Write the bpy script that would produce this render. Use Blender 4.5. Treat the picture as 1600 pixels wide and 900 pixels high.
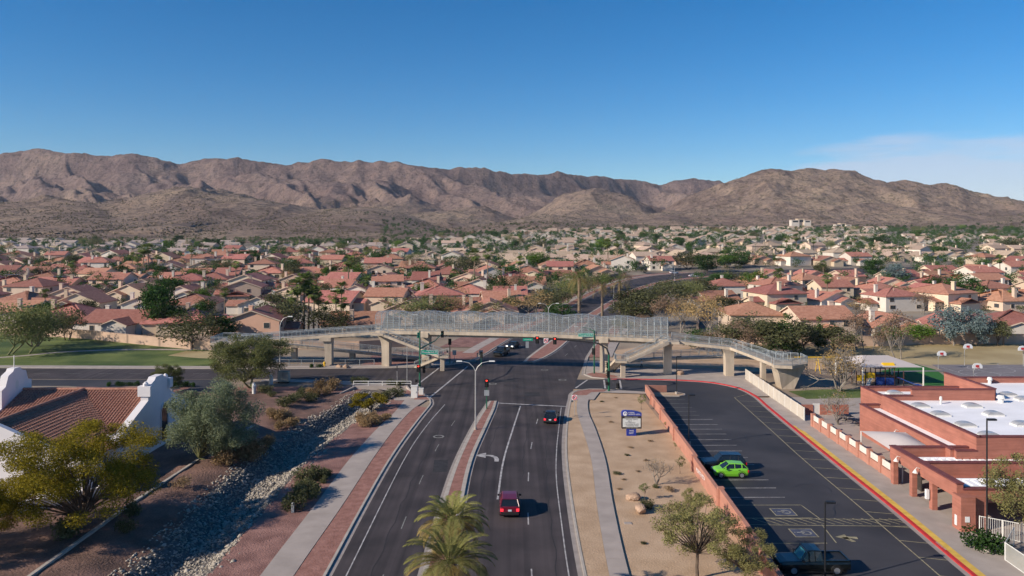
import bpy, math, random
import numpy as np
from mathutils import Vector
R = math.radians
sc = bpy.context.scene
for o in list(bpy.data.objects): bpy.data.objects.remove(o)
col = sc.collection

# ------------------------------------------------------------------ camera
CH, F, HZ = 27.0, 1200.0, 360.0          # drone height (m), focal length and horizon line for a 1600 px wide frame
cam = bpy.data.cameras.new('camera'); camo = bpy.data.objects.new('camera', cam); col.objects.link(camo)
camo.location = (0, 0, CH); camo.rotation_euler = (R(90), 0, 0)
cam.sensor_width = 36; cam.lens = 36*F/1600; cam.shift_y = -(450-HZ)/1600
cam.clip_start = 0.5; cam.clip_end = 30000
sc.camera = camo

# ------------------------------------------------------------------ sky and sun
SUN_EL, SHADOW_AZ = R(27), R(25)         # shadows fall to the right and away
sv = Vector((math.cos(SHADOW_AZ)*math.cos(SUN_EL), math.sin(SHADOW_AZ)*math.cos(SUN_EL), -math.sin(SUN_EL)))
w = bpy.data.worlds.new('World'); sc.world = w; w.use_nodes = True
nt = w.node_tree; N = nt.nodes; Lk = nt.links
for n in list(N): N.remove(n)
out = N.new('ShaderNodeOutputWorld'); bg = N.new('ShaderNodeBackground'); sky = N.new('ShaderNodeTexSky')
sky.sky_type = 'NISHITA'; sky.sun_disc = False; sky.sun_elevation = SUN_EL
sky.sun_rotation = math.atan2(-sv.x, -sv.y)
sky.altitude = 400; sky.air_density = 1.0; sky.dust_density = 0.0; sky.ozone_density = 6.0
hs = N.new('ShaderNodeHueSaturation'); hs.inputs['Saturation'].default_value = 1.28; hs.inputs['Value'].default_value = 1.07
Lk.new(sky.outputs[0], hs.inputs['Color'])
# thin high cloud low over the horizon, thickest to the right
tc = N.new('ShaderNodeTexCoord'); mp = N.new('ShaderNodeMapping'); mp.inputs['Scale'].default_value = (2.2, 2.2, 17.0)
mp.inputs['Location'].default_value = (0.35, 0.0, 0.9)
no = N.new('ShaderNodeTexNoise'); no.inputs['Scale'].default_value = 1.0; no.inputs['Detail'].default_value = 6; no.inputs['Roughness'].default_value = 0.55
Lk.new(tc.outputs['Generated'], mp.inputs['Vector']); Lk.new(mp.outputs[0], no.inputs['Vector'])
sep = N.new('ShaderNodeSeparateXYZ'); Lk.new(tc.outputs['Generated'], sep.inputs[0])
def mrange(src, a, b, c, d):
    m = N.new('ShaderNodeMapRange'); m.interpolation_type = 'SMOOTHSTEP'
    m.inputs[1].default_value = a; m.inputs[2].default_value = b; m.inputs[3].default_value = c; m.inputs[4].default_value = d
    Lk.new(src, m.inputs[0]); return m.outputs[0]
def mth(op, a, b):
    m = N.new('ShaderNodeMath'); m.operation = op
    for i, s in enumerate((a, b)):
        if isinstance(s, float): m.inputs[i].default_value = s
        else: Lk.new(s, m.inputs[i])
    return m.outputs[0]
side = mrange(sep.outputs['X'], 0.20, 0.48, 0.0, 0.42)
low = mrange(sep.outputs['Z'], 0.03, 0.150, 0.0, -0.66)
thick = mth('ADD', mth('ADD', mth('MULTIPLY', no.outputs['Fac'], 1.0), side), low)
fac = mrange(thick, 0.46, 0.62, 0.0, 0.6)
mx = N.new('ShaderNodeMix'); mx.data_type = 'RGBA'; Lk.new(fac, mx.inputs[0]); Lk.new(hs.outputs[0], mx.inputs[6]); mx.inputs[7].default_value = (6.0, 6.3, 7.6, 1)
Lk.new(mx.outputs[2], bg.inputs['Color']); bg.inputs['Strength'].default_value = 0.085
Lk.new(bg.outputs[0], out.inputs['Surface'])
sl = bpy.data.lights.new('sun', 'SUN'); sl.energy = 5.0; sl.angle = R(0.53); sl.color = (1.0, 0.89, 0.74)
so = bpy.data.objects.new('sun', sl); so.rotation_euler = sv.to_track_quat('-Z', 'Y').to_euler(); so.location = (-300, -150, 200); col.objects.link(so)
sc.view_settings.view_transform = 'Standard'; sc.view_settings.look = 'None'; sc.view_settings.gamma = 1.0
sc.view_settings.use_curve_mapping = False; sc.view_settings.exposure = 0.34
sc.render.engine = 'CYCLES'; sc.cycles.max_bounces = 5; sc.cycles.transparent_max_bounces = 12; sc.cycles.diffuse_bounces = 3
sc.cycles.use_adaptive_sampling = True; sc.cycles.adaptive_threshold = 0.02; sc.cycles.use_denoising = True

rng = random.Random(7); nrg = np.random.default_rng(7)

# ------------------------------------------------------------------ terrain and pixel helpers
def sstep(a, b, x):
    t = np.clip((x-a)/(b-a), 0, 1); return t*t*(3-2*t)
def T(X, Y):
    X = np.asarray(X, float); Y = np.asarray(Y, float)
    u = 800 + F*X/np.maximum(Y, 50)
    s = 0.024 + 0.0085*sstep(640, 1050, u)
    d = np.maximum(Y-260, 0)
    return s*d*d/(d+90)+0.05*np.maximum(Y-880, 0)*(1-sstep(560, 720, u))
def P(x, y, z=0.0):
    Y = F*(CH-z)/(y-HZ); return Vector(((x-800)/F*Y, Y, z))
def PT(x, y):
    Ys = np.arange(60, 2600, 1.0); Xs = (x-800)/F*Ys; zr = CH-(y-HZ)/F*Ys
    k = np.nonzero(zr <= T(Xs, Ys))[0]; i = k[0] if len(k) else len(Ys)-1
    return Vector((Xs[i], Ys[i], float(T(Xs[i], Ys[i]))))
def U(X, Y): return 800 + F*X/Y
def spline(pts, step=2.0):
    p = [np.array(q, float) for q in pts]; p = [2*p[0]-p[1]] + p + [2*p[-1]-p[-2]]; o = []
    for i in range(1, len(p)-2):
        n = max(1, int(np.linalg.norm(p[i+1]-p[i])/step))
        for k in range(n):
            t = k/n
            o.append(0.5*((2*p[i])+(-p[i-1]+p[i+1])*t+(2*p[i-1]-5*p[i]+4*p[i+1]-p[i+2])*t*t+(-p[i-1]+3*p[i]-3*p[i+1]+p[i+2])*t**3))
    o.append(p[-2]); return o
def vnoise(x, y, seed=0):
    xi = np.floor(x); yi = np.floor(y); xf = x-xi; yf = y-yi
    u = xf*xf*xf*(xf*(xf*6-15)+10); v = yf*yf*yf*(yf*(yf*6-15)+10)
    def h(i, j):
        s = np.sin(i*127.1+j*311.7+seed*74.7)*43758.5453; return s-np.floor(s)
    a = h(xi, yi); b = h(xi+1, yi); c = h(xi, yi+1); d = h(xi+1, yi+1)
    return a+(b-a)*u+(c-a)*v+(a-b-c+d)*u*v
def fbm(x, y, o=4, seed=0):
    s = 0; a = 0.5; t = 0
    for k in range(o): s = s+a*vnoise(x*2**k, y*2**k, seed+k*3); t += a; a *= 0.5
    return s/t
def ridged(x, y, o=4, seed=0):
    s = 0; a = 0.5; t = 0
    for k in range(o): s = s+a*(1-np.abs(2*vnoise(x*2**k, y*2**k, seed+k*5)-1)); t += a; a *= 0.5
    return s/t

# ------------------------------------------------------------------ materials
MATS = {}
def newmat(name):
    m = bpy.data.materials.new(name); m.use_nodes = True; MATS[name] = m
    return m, m.node_tree.nodes, m.node_tree.links, m.node_tree.nodes['Principled BSDF']
def M(name, c, rough=0.85, var=0.12, scale=1.0, c2=None, bump=0.0, bscale=8.0, metal=0.0, spec=0.3, orand=0.0, stretch=(1, 1, 1), detail=4, emit=0, lo=0.35, hi=0.65, streak=None):
    m, n, l, b = newmat(name)
    b.inputs['Roughness'].default_value = rough; b.inputs['Metallic'].default_value = metal
    b.inputs['Specular IOR Level'].default_value = spec
    t = n.new('ShaderNodeTexCoord'); mp = n.new('ShaderNodeMapping'); mp.inputs['Scale'].default_value = stretch
    l.new(t.outputs['Object'], mp.inputs[0])
    no = n.new('ShaderNodeTexNoise'); no.inputs['Scale'].default_value = scale; no.inputs['Detail'].default_value = detail
    l.new(mp.outputs[0], no.inputs['Vector'])
    cr = n.new('ShaderNodeValToRGB'); e = cr.color_ramp.elements
    ca = tuple(max(0, v*(1-var)) for v in c); cb = tuple(v*(1+var) for v in c) if c2 is None else c2
    e[0].position = lo; e[0].color = (*ca, 1); e[1].position = hi; e[1].color = (*cb, 1)
    l.new(no.outputs['Fac'], cr.inputs[0]); src = cr.outputs[0]
    if streak:
        mp2 = n.new('ShaderNodeMapping'); mp2.inputs['Scale'].default_value = streak[0]; l.new(t.outputs['Object'], mp2.inputs[0])
        n2 = n.new('ShaderNodeTexNoise'); n2.inputs['Scale'].default_value = 1; n2.inputs['Detail'].default_value = 3; l.new(mp2.outputs[0], n2.inputs['Vector'])
        r2 = n.new('ShaderNodeMapRange'); r2.inputs[1].default_value = 0.3; r2.inputs[2].default_value = 0.7; r2.inputs[3].default_value = 1-streak[1]; r2.inputs[4].default_value = 1+streak[1]
        l.new(n2.outputs['Fac'], r2.inputs[0])
        mm = n.new('ShaderNodeMix'); mm.data_type = 'RGBA'; mm.blend_type = 'MULTIPLY'; mm.inputs[0].default_value = 1
        l.new(src, mm.inputs[6]); l.new(r2.outputs[0], mm.inputs[7]); src = mm.outputs[2]
    if orand:
        oi = n.new('ShaderNodeObjectInfo'); hsv = n.new('ShaderNodeHueSaturation')
        for k, (lo_, hi_) in (('Value', (1-orand, 1+orand)), ('Hue', (0.5-orand*0.06, 0.5+orand*0.06))):
            r = n.new('ShaderNodeMapRange'); r.inputs[3].default_value = lo_; r.inputs[4].default_value = hi_
            if k == 'Hue':
                q = n.new('ShaderNodeMath'); q.operation = 'MULTIPLY'; q.inputs[1].default_value = 7.31; l.new(oi.outputs['Random'], q.inputs[0])
                fr = n.new('ShaderNodeMath'); fr.operation = 'FRACT'; l.new(q.outputs[0], fr.inputs[0]); l.new(fr.outputs[0], r.inputs[0])
            else: l.new(oi.outputs['Random'], r.inputs[0])
            l.new(r.outputs[0], hsv.inputs[k])
        l.new(src, hsv.inputs['Color']); src = hsv.outputs[0]
    l.new(src, b.inputs['Base Color'])
    if bump:
        nb = n.new('ShaderNodeTexNoise'); nb.inputs['Scale'].default_value = bscale; nb.inputs['Detail'].default_value = 5
        l.new(mp.outputs[0], nb.inputs['Vector'])
        bm = n.new('ShaderNodeBump'); bm.inputs['Strength'].default_value = bump; bm.inputs['Distance'].default_value = 1.0/bscale
        l.new(nb.outputs['Fac'], bm.inputs['Height']); l.new(bm.outputs[0], b.inputs['Normal'])
    if emit:
        b.inputs['Emission Color'].default_value = (*c, 1); b.inputs['Emission Strength'].default_value = emit
    return m
def leafmat(name, ca, cb, trans=0.3):
    m, n, l, b = newmat(name)
    g = n.new('ShaderNodeNewGeometry'); oi = n.new('ShaderNodeObjectInfo')
    cr = n.new('ShaderNodeValToRGB'); e = cr.color_ramp.elements; e[0].color = (*ca, 1); e[1].color = (*cb, 1)
    l.new(g.outputs['Random Per Island'], cr.inputs[0])
    h = n.new('ShaderNodeHueSaturation'); r = n.new('ShaderNodeMapRange'); r.inputs[3].default_value = 0.7; r.inputs[4].default_value = 1.25
    l.new(oi.outputs['Random'], r.inputs[0]); l.new(r.outputs[0], h.inputs['Value']); l.new(cr.outputs[0], h.inputs['Color'])
    d = n.new('ShaderNodeBsdfDiffuse'); tr = n.new('ShaderNodeBsdfTranslucent'); ms = n.new('ShaderNodeMixShader'); ms.inputs[0].default_value = trans
    l.new(h.outputs[0], d.inputs[0]); l.new(h.outputs[0], tr.inputs[0]); l.new(d.outputs[0], ms.inputs[1]); l.new(tr.outputs[0], ms.inputs[2])
    n.remove(b); l.new(ms.outputs[0], n['Material Output'].inputs['Surface']); return m

M('dirt', (0.26, 0.19, 0.14), var=0.2, scale=0.08, c2=(0.33, 0.26, 0.19), bump=0.3, bscale=3)
M('yards', (0.20, 0.16, 0.125), var=0.3, scale=0.05, c2=(0.30, 0.25, 0.195), bump=0.2, bscale=2)
M('red_gravel', (0.23, 0.115, 0.095), var=0.2, scale=0.5, c2=(0.31, 0.165, 0.135), bump=0.6, bscale=7, streak=((9, 9, 9), 0.16))
M('sand', (0.43, 0.29, 0.18), var=0.08, scale=0.35, c2=(0.50, 0.35, 0.23), bump=0.35, bscale=6, streak=((7, 7, 7), 0.12))
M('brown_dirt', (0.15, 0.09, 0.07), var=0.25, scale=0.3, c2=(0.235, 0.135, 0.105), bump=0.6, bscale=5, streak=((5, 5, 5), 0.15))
M('wash_bed', (0.12, 0.105, 0.095), var=0.3, scale=3, bump=0.6, bscale=5)
M('stone', (0.30, 0.26, 0.215), var=0.25, scale=2.2, c2=(0.44, 0.39, 0.33))
M('asphalt_patch', (0.036, 0.033, 0.034), rough=0.8, var=0.2, scale=1.5)
M('asphalt', (0.050, 0.040, 0.039), rough=0.75, var=0.22, scale=0.22, c2=(0.068, 0.054, 0.053), bump=0.15, bscale=20, streak=((1.3, 0.014, 1), 0.34))
M('lot_asphalt', (0.040, 0.039, 0.045), rough=0.75, var=0.15, scale=0.12, c2=(0.056, 0.053, 0.058), bump=0.15, bscale=20, streak=((0.25, 0.3, 1), 0.12))
M('concrete', (0.36, 0.305, 0.27), var=0.07, scale=0.6, bump=0.1, bscale=12, streak=((0.4, 0.4, 0.4), 0.07))
M('kerb_concrete', (0.40, 0.35, 0.30), var=0.1, scale=1.2)
M('gutter', (0.30, 0.26, 0.235), var=0.12, scale=1)
M('bridge_concrete', (0.45, 0.37, 0.285), var=0.1, scale=0.35, streak=((1.1, 1.1, 0.12), 0.17))
M('paver', (0.27, 0.125, 0.095), var=0.12, scale=1.2, c2=(0.33, 0.165, 0.13), bump=0.3, bscale=6, streak=((6, 6, 6), 0.12))
M('grass', (0.06, 0.10, 0.018), var=0.2, scale=0.12, c2=(0.14, 0.17, 0.045), bump=0.5, bscale=4, streak=((0.06, 0.5, 1), 0.15))
M('dry_grass', (0.34, 0.25, 0.12), var=0.15, scale=0.08, c2=(0.42, 0.33, 0.18), bump=0.3, bscale=4)
M('turf', (0.03, 0.13, 0.02), var=0.1, scale=1)
M('court', (0.19, 0.17, 0.175), var=0.08, scale=0.2)
M('paint_white', (0.40, 0.37, 0.36), var=0.35, scale=1.5, c2=(0.52, 0.49, 0.47), rough=0.6)
M('paint_faded', (0.22, 0.21, 0.19), var=0.3, scale=2.0, rough=0.7)
M('paint_yellowish', (0.30, 0.26, 0.16), var=0.25, scale=2.0, rough=0.7)
M('paint_red', (0.46, 0.03, 0.035), var=0.12, scale=1.5)
M('paint_yellow', (0.62, 0.40, 0.08), var=0.12, scale=1.5)
M('paint_blue', (0.06, 0.07, 0.11), var=0.2, scale=2)
M('salmon_block', (0.42, 0.195, 0.14), var=0.08, scale=1.0, streak=((0.3, 0.3, 3.2), 0.07))
M('brick', (0.36, 0.14, 0.10), var=0.08, scale=0.8, streak=((0.25, 0.25, 4.0), 0.14), bump=0.1, bscale=5)
M('coping', (0.16, 0.05, 0.05), var=0.1, scale=2)
M('white_roof', (0.84, 0.83, 0.85), var=0.04, scale=0.3, streak=((0.15, 0.6, 1), 0.05))
M('skylight_glass', (0.35, 0.35, 0.36), var=0.1, rough=0.25, spec=0.5)
M('white_metal', (0.68, 0.66, 0.62), var=0.04, rough=0.5)
M('cream_metal', (0.64, 0.58, 0.50), var=0.04, rough=0.6)
M('fence_panel', (0.56, 0.50, 0.43), var=0.05, rough=0.6, streak=((0.4, 0.4, 0.4), 0.06))
M('galv', (0.37, 0.40, 0.41), var=0.08, rough=0.45, metal=0.35, scale=3)
M('pole_grey', (0.42, 0.41, 0.39), var=0.08, rough=0.5, metal=0.3, scale=3)
M('signal_green', (0.015, 0.11, 0.06), var=0.08, rough=0.45)
M('signal_black', (0.012, 0.012, 0.013), var=0.1, rough=0.5)
M('sign_green', (0.0, 0.30, 0.19), var=0.05, rough=0.4)
M('sign_white', (0.75, 0.75, 0.75), var=0.03, rough=0.4)
M('sign_back', (0.40, 0.42, 0.43), var=0.05, rough=0.4, metal=0.4)
M('sign_blue', (0.02, 0.04, 0.27), var=0.06, rough=0.4)
M('sign_dark', (0.035, 0.028, 0.028), var=0.06, rough=0.5)
M('board_white', (0.60, 0.62, 0.60), var=0.05, rough=0.4)
M('letter_dark', (0.03, 0.03, 0.03), var=0.05)
M('lamp_red', (1.0, 0.05, 0.03), var=0.0, emit=1.6)
M('lamp_white', (1.0, 0.97, 0.9), var=0.0, emit=5.0)
M('lamp_off', (0.03, 0.035, 0.03), var=0.0, rough=0.3)
M('black_metal', (0.016, 0.016, 0.018), var=0.1, rough=0.5)
M('bronze_metal', (0.05, 0.042, 0.038), var=0.1, rough=0.5)
M('tyre', (0.015, 0.015, 0.015), var=0.1)
M('rim', (0.5, 0.5, 0.52), var=0.05, rough=0.3, metal=0.7)
M('glass', (0.012, 0.016, 0.02), var=0.05, rough=0.08, spec=0.7)
M('house_glass', (0.05, 0.055, 0.06), var=0.3, rough=0.2, spec=0.5, orand=0.5)
M('plate', (0.55, 0.6, 0.65), var=0.02, rough=0.4)
M('tail_light', (0.55, 0.01, 0.02), var=0.0, rough=0.2, emit=0.25)
M('tail_lit', (1.0, 0.03, 0.05), var=0.0, emit=0.7)
M('plastic', (0.02, 0.02, 0.021), var=0.1, rough=0.6)
def carpaint(name, c): 
    m = M(name, c, rough=0.28, var=0.03, spec=0.5); m.node_tree.nodes['Principled BSDF'].inputs['Coat Weight'].default_value = 0.3; return m
carpaint('car_red', (0.13, 0.008, 0.022)); carpaint('car_dark', (0.012, 0.013, 0.017)); carpaint('car_navy', (0.006, 0.008, 0.014))
carpaint('car_green', (0.20, 0.55, 0.03)); carpaint('car_white', (0.7, 0.7, 0.7)); carpaint('car_silver', (0.35, 0.36, 0.38)); carpaint('car_pickup', (0.004, 0.006, 0.006))
M('shade_teal', (0.05, 0.25, 0.26), var=0.08, rough=0.5)
M('roof_red', (0.35, 0.145, 0.10), var=0.10, scale=1.2, c2=(0.41, 0.19, 0.135), orand=0.26, streak=((2.5, 2.5, 2.5), 0.12))
M('roof_tan', (0.42, 0.30, 0.215), var=0.08, scale=1.2, c2=(0.48, 0.36, 0.27), orand=0.2, streak=((2.5, 2.5, 2.5), 0.1))
M('roof_grey', (0.36, 0.28, 0.24), var=0.08, scale=1.2, c2=(0.42, 0.34, 0.30), orand=0.2, streak=((2.5, 2.5, 2.5), 0.1))
M('stucco', (0.56, 0.44, 0.33), var=0.05, scale=0.5, orand=0.25)
M('stucco_white', (0.60, 0.54, 0.47), var=0.05, scale=0.5, orand=0.1)
M('stucco_peach', (0.64, 0.39, 0.27), var=0.05, scale=0.5, orand=0.06)
M('trim', (0.58, 0.45, 0.34), var=0.05, scale=1, orand=0.15)
M('block_wall', (0.46, 0.32, 0.235), var=0.08, scale=0.4, streak=((0.3, 0.3, 3), 0.06))
M('block_wall_brown', (0.24, 0.185, 0.15), var=0.1, scale=0.4)
M('solar', (0.02, 0.035, 0.09), rough=0.15, var=0.1, spec=0.6)
M('church_stucco', (0.70, 0.66, 0.655), var=0.04, scale=0.4, streak=((0.3, 0.3, 0.08), 0.05))
M('church_tile', (0.36, 0.155, 0.105), var=0.22, scale=3.5, c2=(0.40, 0.21, 0.15))
M('bark', (0.13, 0.095, 0.07), var=0.25, scale=3)
M('bark_green', (0.16, 0.16, 0.07), var=0.2, scale=3)
M('bark_grey', (0.22, 0.19, 0.16), var=0.2, scale=3)
M('palm_trunk', (0.20, 0.145, 0.10), var=0.25, scale=3, stretch=(1, 1, 4))
M('shade_fabric', (0.50, 0.44, 0.42), var=0.04, scale=0.3)
M('play_yellow', (0.75, 0.45, 0.02), var=0.05); M('play_blue', (0.02, 0.06, 0.25), var=0.1); M('play_brown', (0.07, 0.03, 0.025), var=0.1)
M('hydrant', (0.7, 0.42, 0.04), var=0.05)
M('cabinet', (0.42, 0.38, 0.31), var=0.06)
M('boulder', (0.40, 0.27, 0.19), var=0.2, scale=1.5, bump=0.7, bscale=4)
M('skin', (0.45, 0.27, 0.19), var=0.05); M('hair', (0.02, 0.015, 0.012), var=0.1); M('shirt', (0.65, 0.62, 0.62), var=0.06); M('trousers', (0.02, 0.022, 0.03), var=0.1)
leafmat('leaf_paloverde', (0.15, 0.17, 0.065), (0.26, 0.27, 0.11), 0.4)
leafmat('leaf_yellow', (0.138, 0.121, 0.018), (0.345, 0.265, 0.029))
leafmat('leaf_greygreen', (0.22, 0.27, 0.15), (0.40, 0.45, 0.28), 0.45)
#0.131, 0.166, 0.088), (0.245, 0.280, 0.166))
leafmat('leaf_ficus', (0.027, 0.063, 0.018), (0.060, 0.112, 0.033), 0.2)
leafmat('leaf_scrub', (0.11, 0.10, 0.06), (0.18, 0.155, 0.095))
leafmat('leaf_young', (0.16, 0.15, 0.06), (0.27, 0.25, 0.10))
leafmat('leaf_bright', (0.075, 0.150, 0.022), (0.150, 0.225, 0.045))
leafmat('leaf_olive', (0.075, 0.083, 0.038), (0.150, 0.150, 0.075))
leafmat('leaf_euc', (0.112, 0.158, 0.158), (0.210, 0.270, 0.270))
leafmat('leaf_pine', (0.053, 0.098, 0.030), (0.112, 0.158, 0.053))
leafmat('leaf_brown', (0.195, 0.128, 0.083), (0.300, 0.203, 0.143))
leafmat('leaf_gold', (0.300, 0.203, 0.090), (0.450, 0.315, 0.150))
leafmat('leaf_palm', (0.10, 0.15, 0.045), (0.22, 0.26, 0.08))
leafmat('leaf_date', (0.13, 0.14, 0.045), (0.27, 0.25, 0.09))
leafmat('leaf_date_old', (0.230, 0.172, 0.063), (0.345, 0.265, 0.103))
leafmat('leaf_dead', (0.196, 0.138, 0.081), (0.276, 0.196, 0.115))
leafmat('leaf_brittle', (0.225, 0.150, 0.083), (0.360, 0.255, 0.135))
leafmat('leaf_red', (0.287, 0.011, 0.034), (0.460, 0.023, 0.069))
# see-through wire mesh: thin wires and open gaps, finer than a pixel
def meshmat(name, c, dens):
    m, n, l, b = newmat(name); b.inputs['Base Color'].default_value = (*c, 1); b.inputs['Roughness'].default_value = 0.6
    t = n.new('ShaderNodeBsdfTransparent'); ms = n.new('ShaderNodeMixShader'); ms.inputs[0].default_value = dens
    l.new(t.outputs[0], ms.inputs[1]); l.new(b.outputs[0], ms.inputs[2]); l.new(ms.outputs[0], n['Material Output'].inputs['Surface']); return m
meshmat('wire_mesh', (0.33, 0.34, 0.34), 0.24); meshmat('rail_mesh', (0.50, 0.55, 0.57), 0.40); meshmat('fence_mesh', (0.6, 0.58, 0.52), 0.45)
def hillmat():
    m, n, l, b = newmat('hill_rock'); b.inputs['Roughness'].default_value = 0.95; b.inputs['Specular IOR Level'].default_value = 0.1
    t = n.new('ShaderNodeTexCoord')
    def noi(s, d, ro=0.6):
        x = n.new('ShaderNodeTexNoise'); x.inputs['Scale'].default_value = s; x.inputs['Detail'].default_value = d; x.inputs['Roughness'].default_value = ro
        l.new(t.outputs['Object'], x.inputs['Vector']); return x.outputs['Fac']
    def ramp(src, pts):
        r = n.new('ShaderNodeValToRGB'); e = r.color_ramp.elements
        while len(e) < len(pts): e.new(0.5)
        for q, (p_, c_) in zip(e, pts): q.position = p_; q.color = (*c_, 1)
        l.new(src, r.inputs[0]); return r.outputs[0]
    base = ramp(noi(0.004, 6), [(0.33, (0.21, 0.15, 0.125)), (0.5, (0.265, 0.195, 0.155)), (0.68, (0.33, 0.25, 0.185))])
    mid = ramp(noi(0.022, 8, 0.78), [(0.36, (0.55, 0.53, 0.55)), (0.5, (1.0, 1.0, 1.0)), (0.62, (1.22, 1.18, 1.1))])
    dots = ramp(noi(0.09, 4, 0.7), [(0.38, (0.45, 0.48, 0.42)), (0.47, (1, 1, 1)), (0.62, (1, 1, 1)), (0.7, (1.12, 1.1, 1.08))])
    src = base
    for x in (mid, dots):
        mm = n.new('ShaderNodeMix'); mm.data_type = 'RGBA'; mm.blend_type = 'MULTIPLY'; mm.inputs[0].default_value = 1
        l.new(src, mm.inputs[6]); l.new(x, mm.inputs[7]); src = mm.outputs[2]
    sx = n.new('ShaderNodeSeparateXYZ'); l.new(t.outputs['Object'], sx.inputs[0]); mr = n.new('ShaderNodeMapRange'); mr.inputs[1].default_value = 1900; mr.inputs[2].default_value = 2450; l.new(sx.outputs['Y'], mr.inputs[0])
    mm = n.new('ShaderNodeMix'); mm.data_type = 'RGBA'; mm.blend_type = 'MULTIPLY'; l.new(mr.outputs[0], mm.inputs[0]); l.new(src, mm.inputs[6]); mm.inputs[7].default_value = (0.72, 0.69, 0.78, 1); src = mm.outputs[2]   # main range darkened and purpled by distance, aerial haze tone painted in
    l.new(src, b.inputs['Base Color'])
    h = n.new('ShaderNodeBump'); h.inputs['Strength'].default_value = 1.0; h.inputs['Distance'].default_value = 16; l.new(noi(0.028, 8, 0.72), h.inputs['Height'])
    h2 = n.new('ShaderNodeBump'); h2.inputs['Strength'].default_value = 0.5; h2.inputs['Distance'].default_value = 3; l.new(noi(0.16, 5, 0.6), h2.inputs['Height'])
    l.new(h.outputs[0], h2.inputs['Normal']); l.new(h2.outputs[0], b.inputs['Normal'])
hillmat()

# ------------------------------------------------------------------ mesh helpers
def tag(o, label=None, cat=None, group=None, kind=None):
    for k, v in (('label', label), ('category', cat), ('group', group), ('kind', kind)):
        if v: o[k] = v
    return o
class MB:
    def __init__(s, org=(0, 0, 0)): s.v = []; s.f = []; s.m = []; s.o = Vector(org)
    def add(s, vs, fs, mi=0):
        b = len(s.v); o = s.o
        s.v += [(p[0]-o.x, p[1]-o.y, p[2]-o.z) for p in vs]; s.f += [tuple(b+i for i in f) for f in fs]; s.m += [mi]*len(fs); return s
    def hexa(s, b4, t4, mi=0):
        return s.add(list(b4)+list(t4), [(3, 2, 1, 0), (4, 5, 6, 7), (0, 1, 5, 4), (1, 2, 6, 5), (2, 3, 7, 6), (3, 0, 4, 7)], mi)
    def box(s, x0, x1, y0, y1, z0, z1, mi=0):
        q = [(x0, y0), (x1, y0), (x1, y1), (x0, y1)]
        return s.hexa([(a, b, z0) for a, b in q], [(a, b, z1) for a, b in q], mi)
    def obox(s, c, sx, sy, z0, z1, ang=0, mi=0):
        ca, sa = math.cos(ang), math.sin(ang)
        q = [(c[0]+a*ca-b*sa, c[1]+a*sa+b*ca) for a, b in ((-sx/2, -sy/2), (sx/2, -sy/2), (sx/2, sy/2), (-sx/2, sy/2))]
        return s.hexa([(a, b, z0) for a, b in q], [(a, b, z1) for a, b in q], mi)
    def prism(s, poly, z0, z1, mi=0):
        n = len(poly)
        a = sum(poly[i][0]*poly[(i+1) % n][1]-poly[(i+1) % n][0]*poly[i][1] for i in range(n))
        if a < 0: poly = poly[::-1]
        return s.add([(x, y, z0) for x, y in poly]+[(x, y, z1) for x, y in poly],
                     [tuple(range(n-1, -1, -1)), tuple(range(n, 2*n))]+[(i, (i+1) % n, n+(i+1) % n, n+i) for i in range(n)], mi)
    def tube(s, pts, rad, n=6, mi=0, cap=True):
        pts = [Vector(p) for p in pts]
        if not hasattr(rad, '__len__'): rad = [rad]*len(pts)
        vs = []
        for i, p in enumerate(pts):
            d = (pts[min(i+1, len(pts)-1)]-pts[max(i-1, 0)]).normalized()
            a = d.orthogonal().normalized() if abs(d.z) < 0.99 else Vector((1, 0, 0)); 
            if abs(d.z) < 0.99: a = d.cross(Vector((0, 0, 1))).normalized()
            b = d.cross(a).normalized()
            for k in range(n):
                t = 2*math.pi*k/n; vs.append(p+(a*math.cos(t)+b*math.sin(t))*rad[i])
        fs = [(i*n+k, i*n+(k+1) % n, (i+1)*n+(k+1) % n, (i+1)*n+k) for i in range(len(pts)-1) for k in range(n)]
        if cap: fs += [tuple(range(n-1, -1, -1)), tuple(range((len(pts)-1)*n, len(pts)*n))]
        return s.add(vs, fs, mi)
    def beam(s, p0, p1, wd, h, mi=0):            # box beam; p0, p1 on its top centre line
        p0 = Vector(p0); p1 = Vector(p1); d = (p1-p0); d.z = 0; sd = Vector((-d.y, d.x, 0)).normalized()*wd/2; dn = Vector((0, 0, -h))
        return s.hexa([p0+sd+dn, p0-sd+dn, p1-sd+dn, p1+sd+dn], [p0+sd, p0-sd, p1-sd, p1+sd], mi)
    def sheet(s, A, B, mi=0):                    # strip between two equal-length polylines
        n = len(A); return s.add(list(A)+list(B), [(i, i+1, n+i+1, n+i) for i in range(n-1)], mi)
    def quad(s, a, b, c, d, mi=0): return s.add([a, b, c, d], [(0, 1, 2, 3)], mi)
    def build(s, name, mats, parent=None, smooth=False):
        me = bpy.data.meshes.new(name); me.from_pydata([tuple(v) for v in s.v], [], s.f)
        for m in ([mats] if isinstance(mats, str) else mats): me.materials.append(MATS[m])
        if any(s.m): me.polygons.foreach_set('material_index', s.m)
        if smooth: me.polygons.foreach_set('use_smooth', [True]*len(s.f))
        me.update(); o = bpy.data.objects.new(name, me); col.objects.link(o)
        if parent: o.parent = parent
        return o
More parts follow.
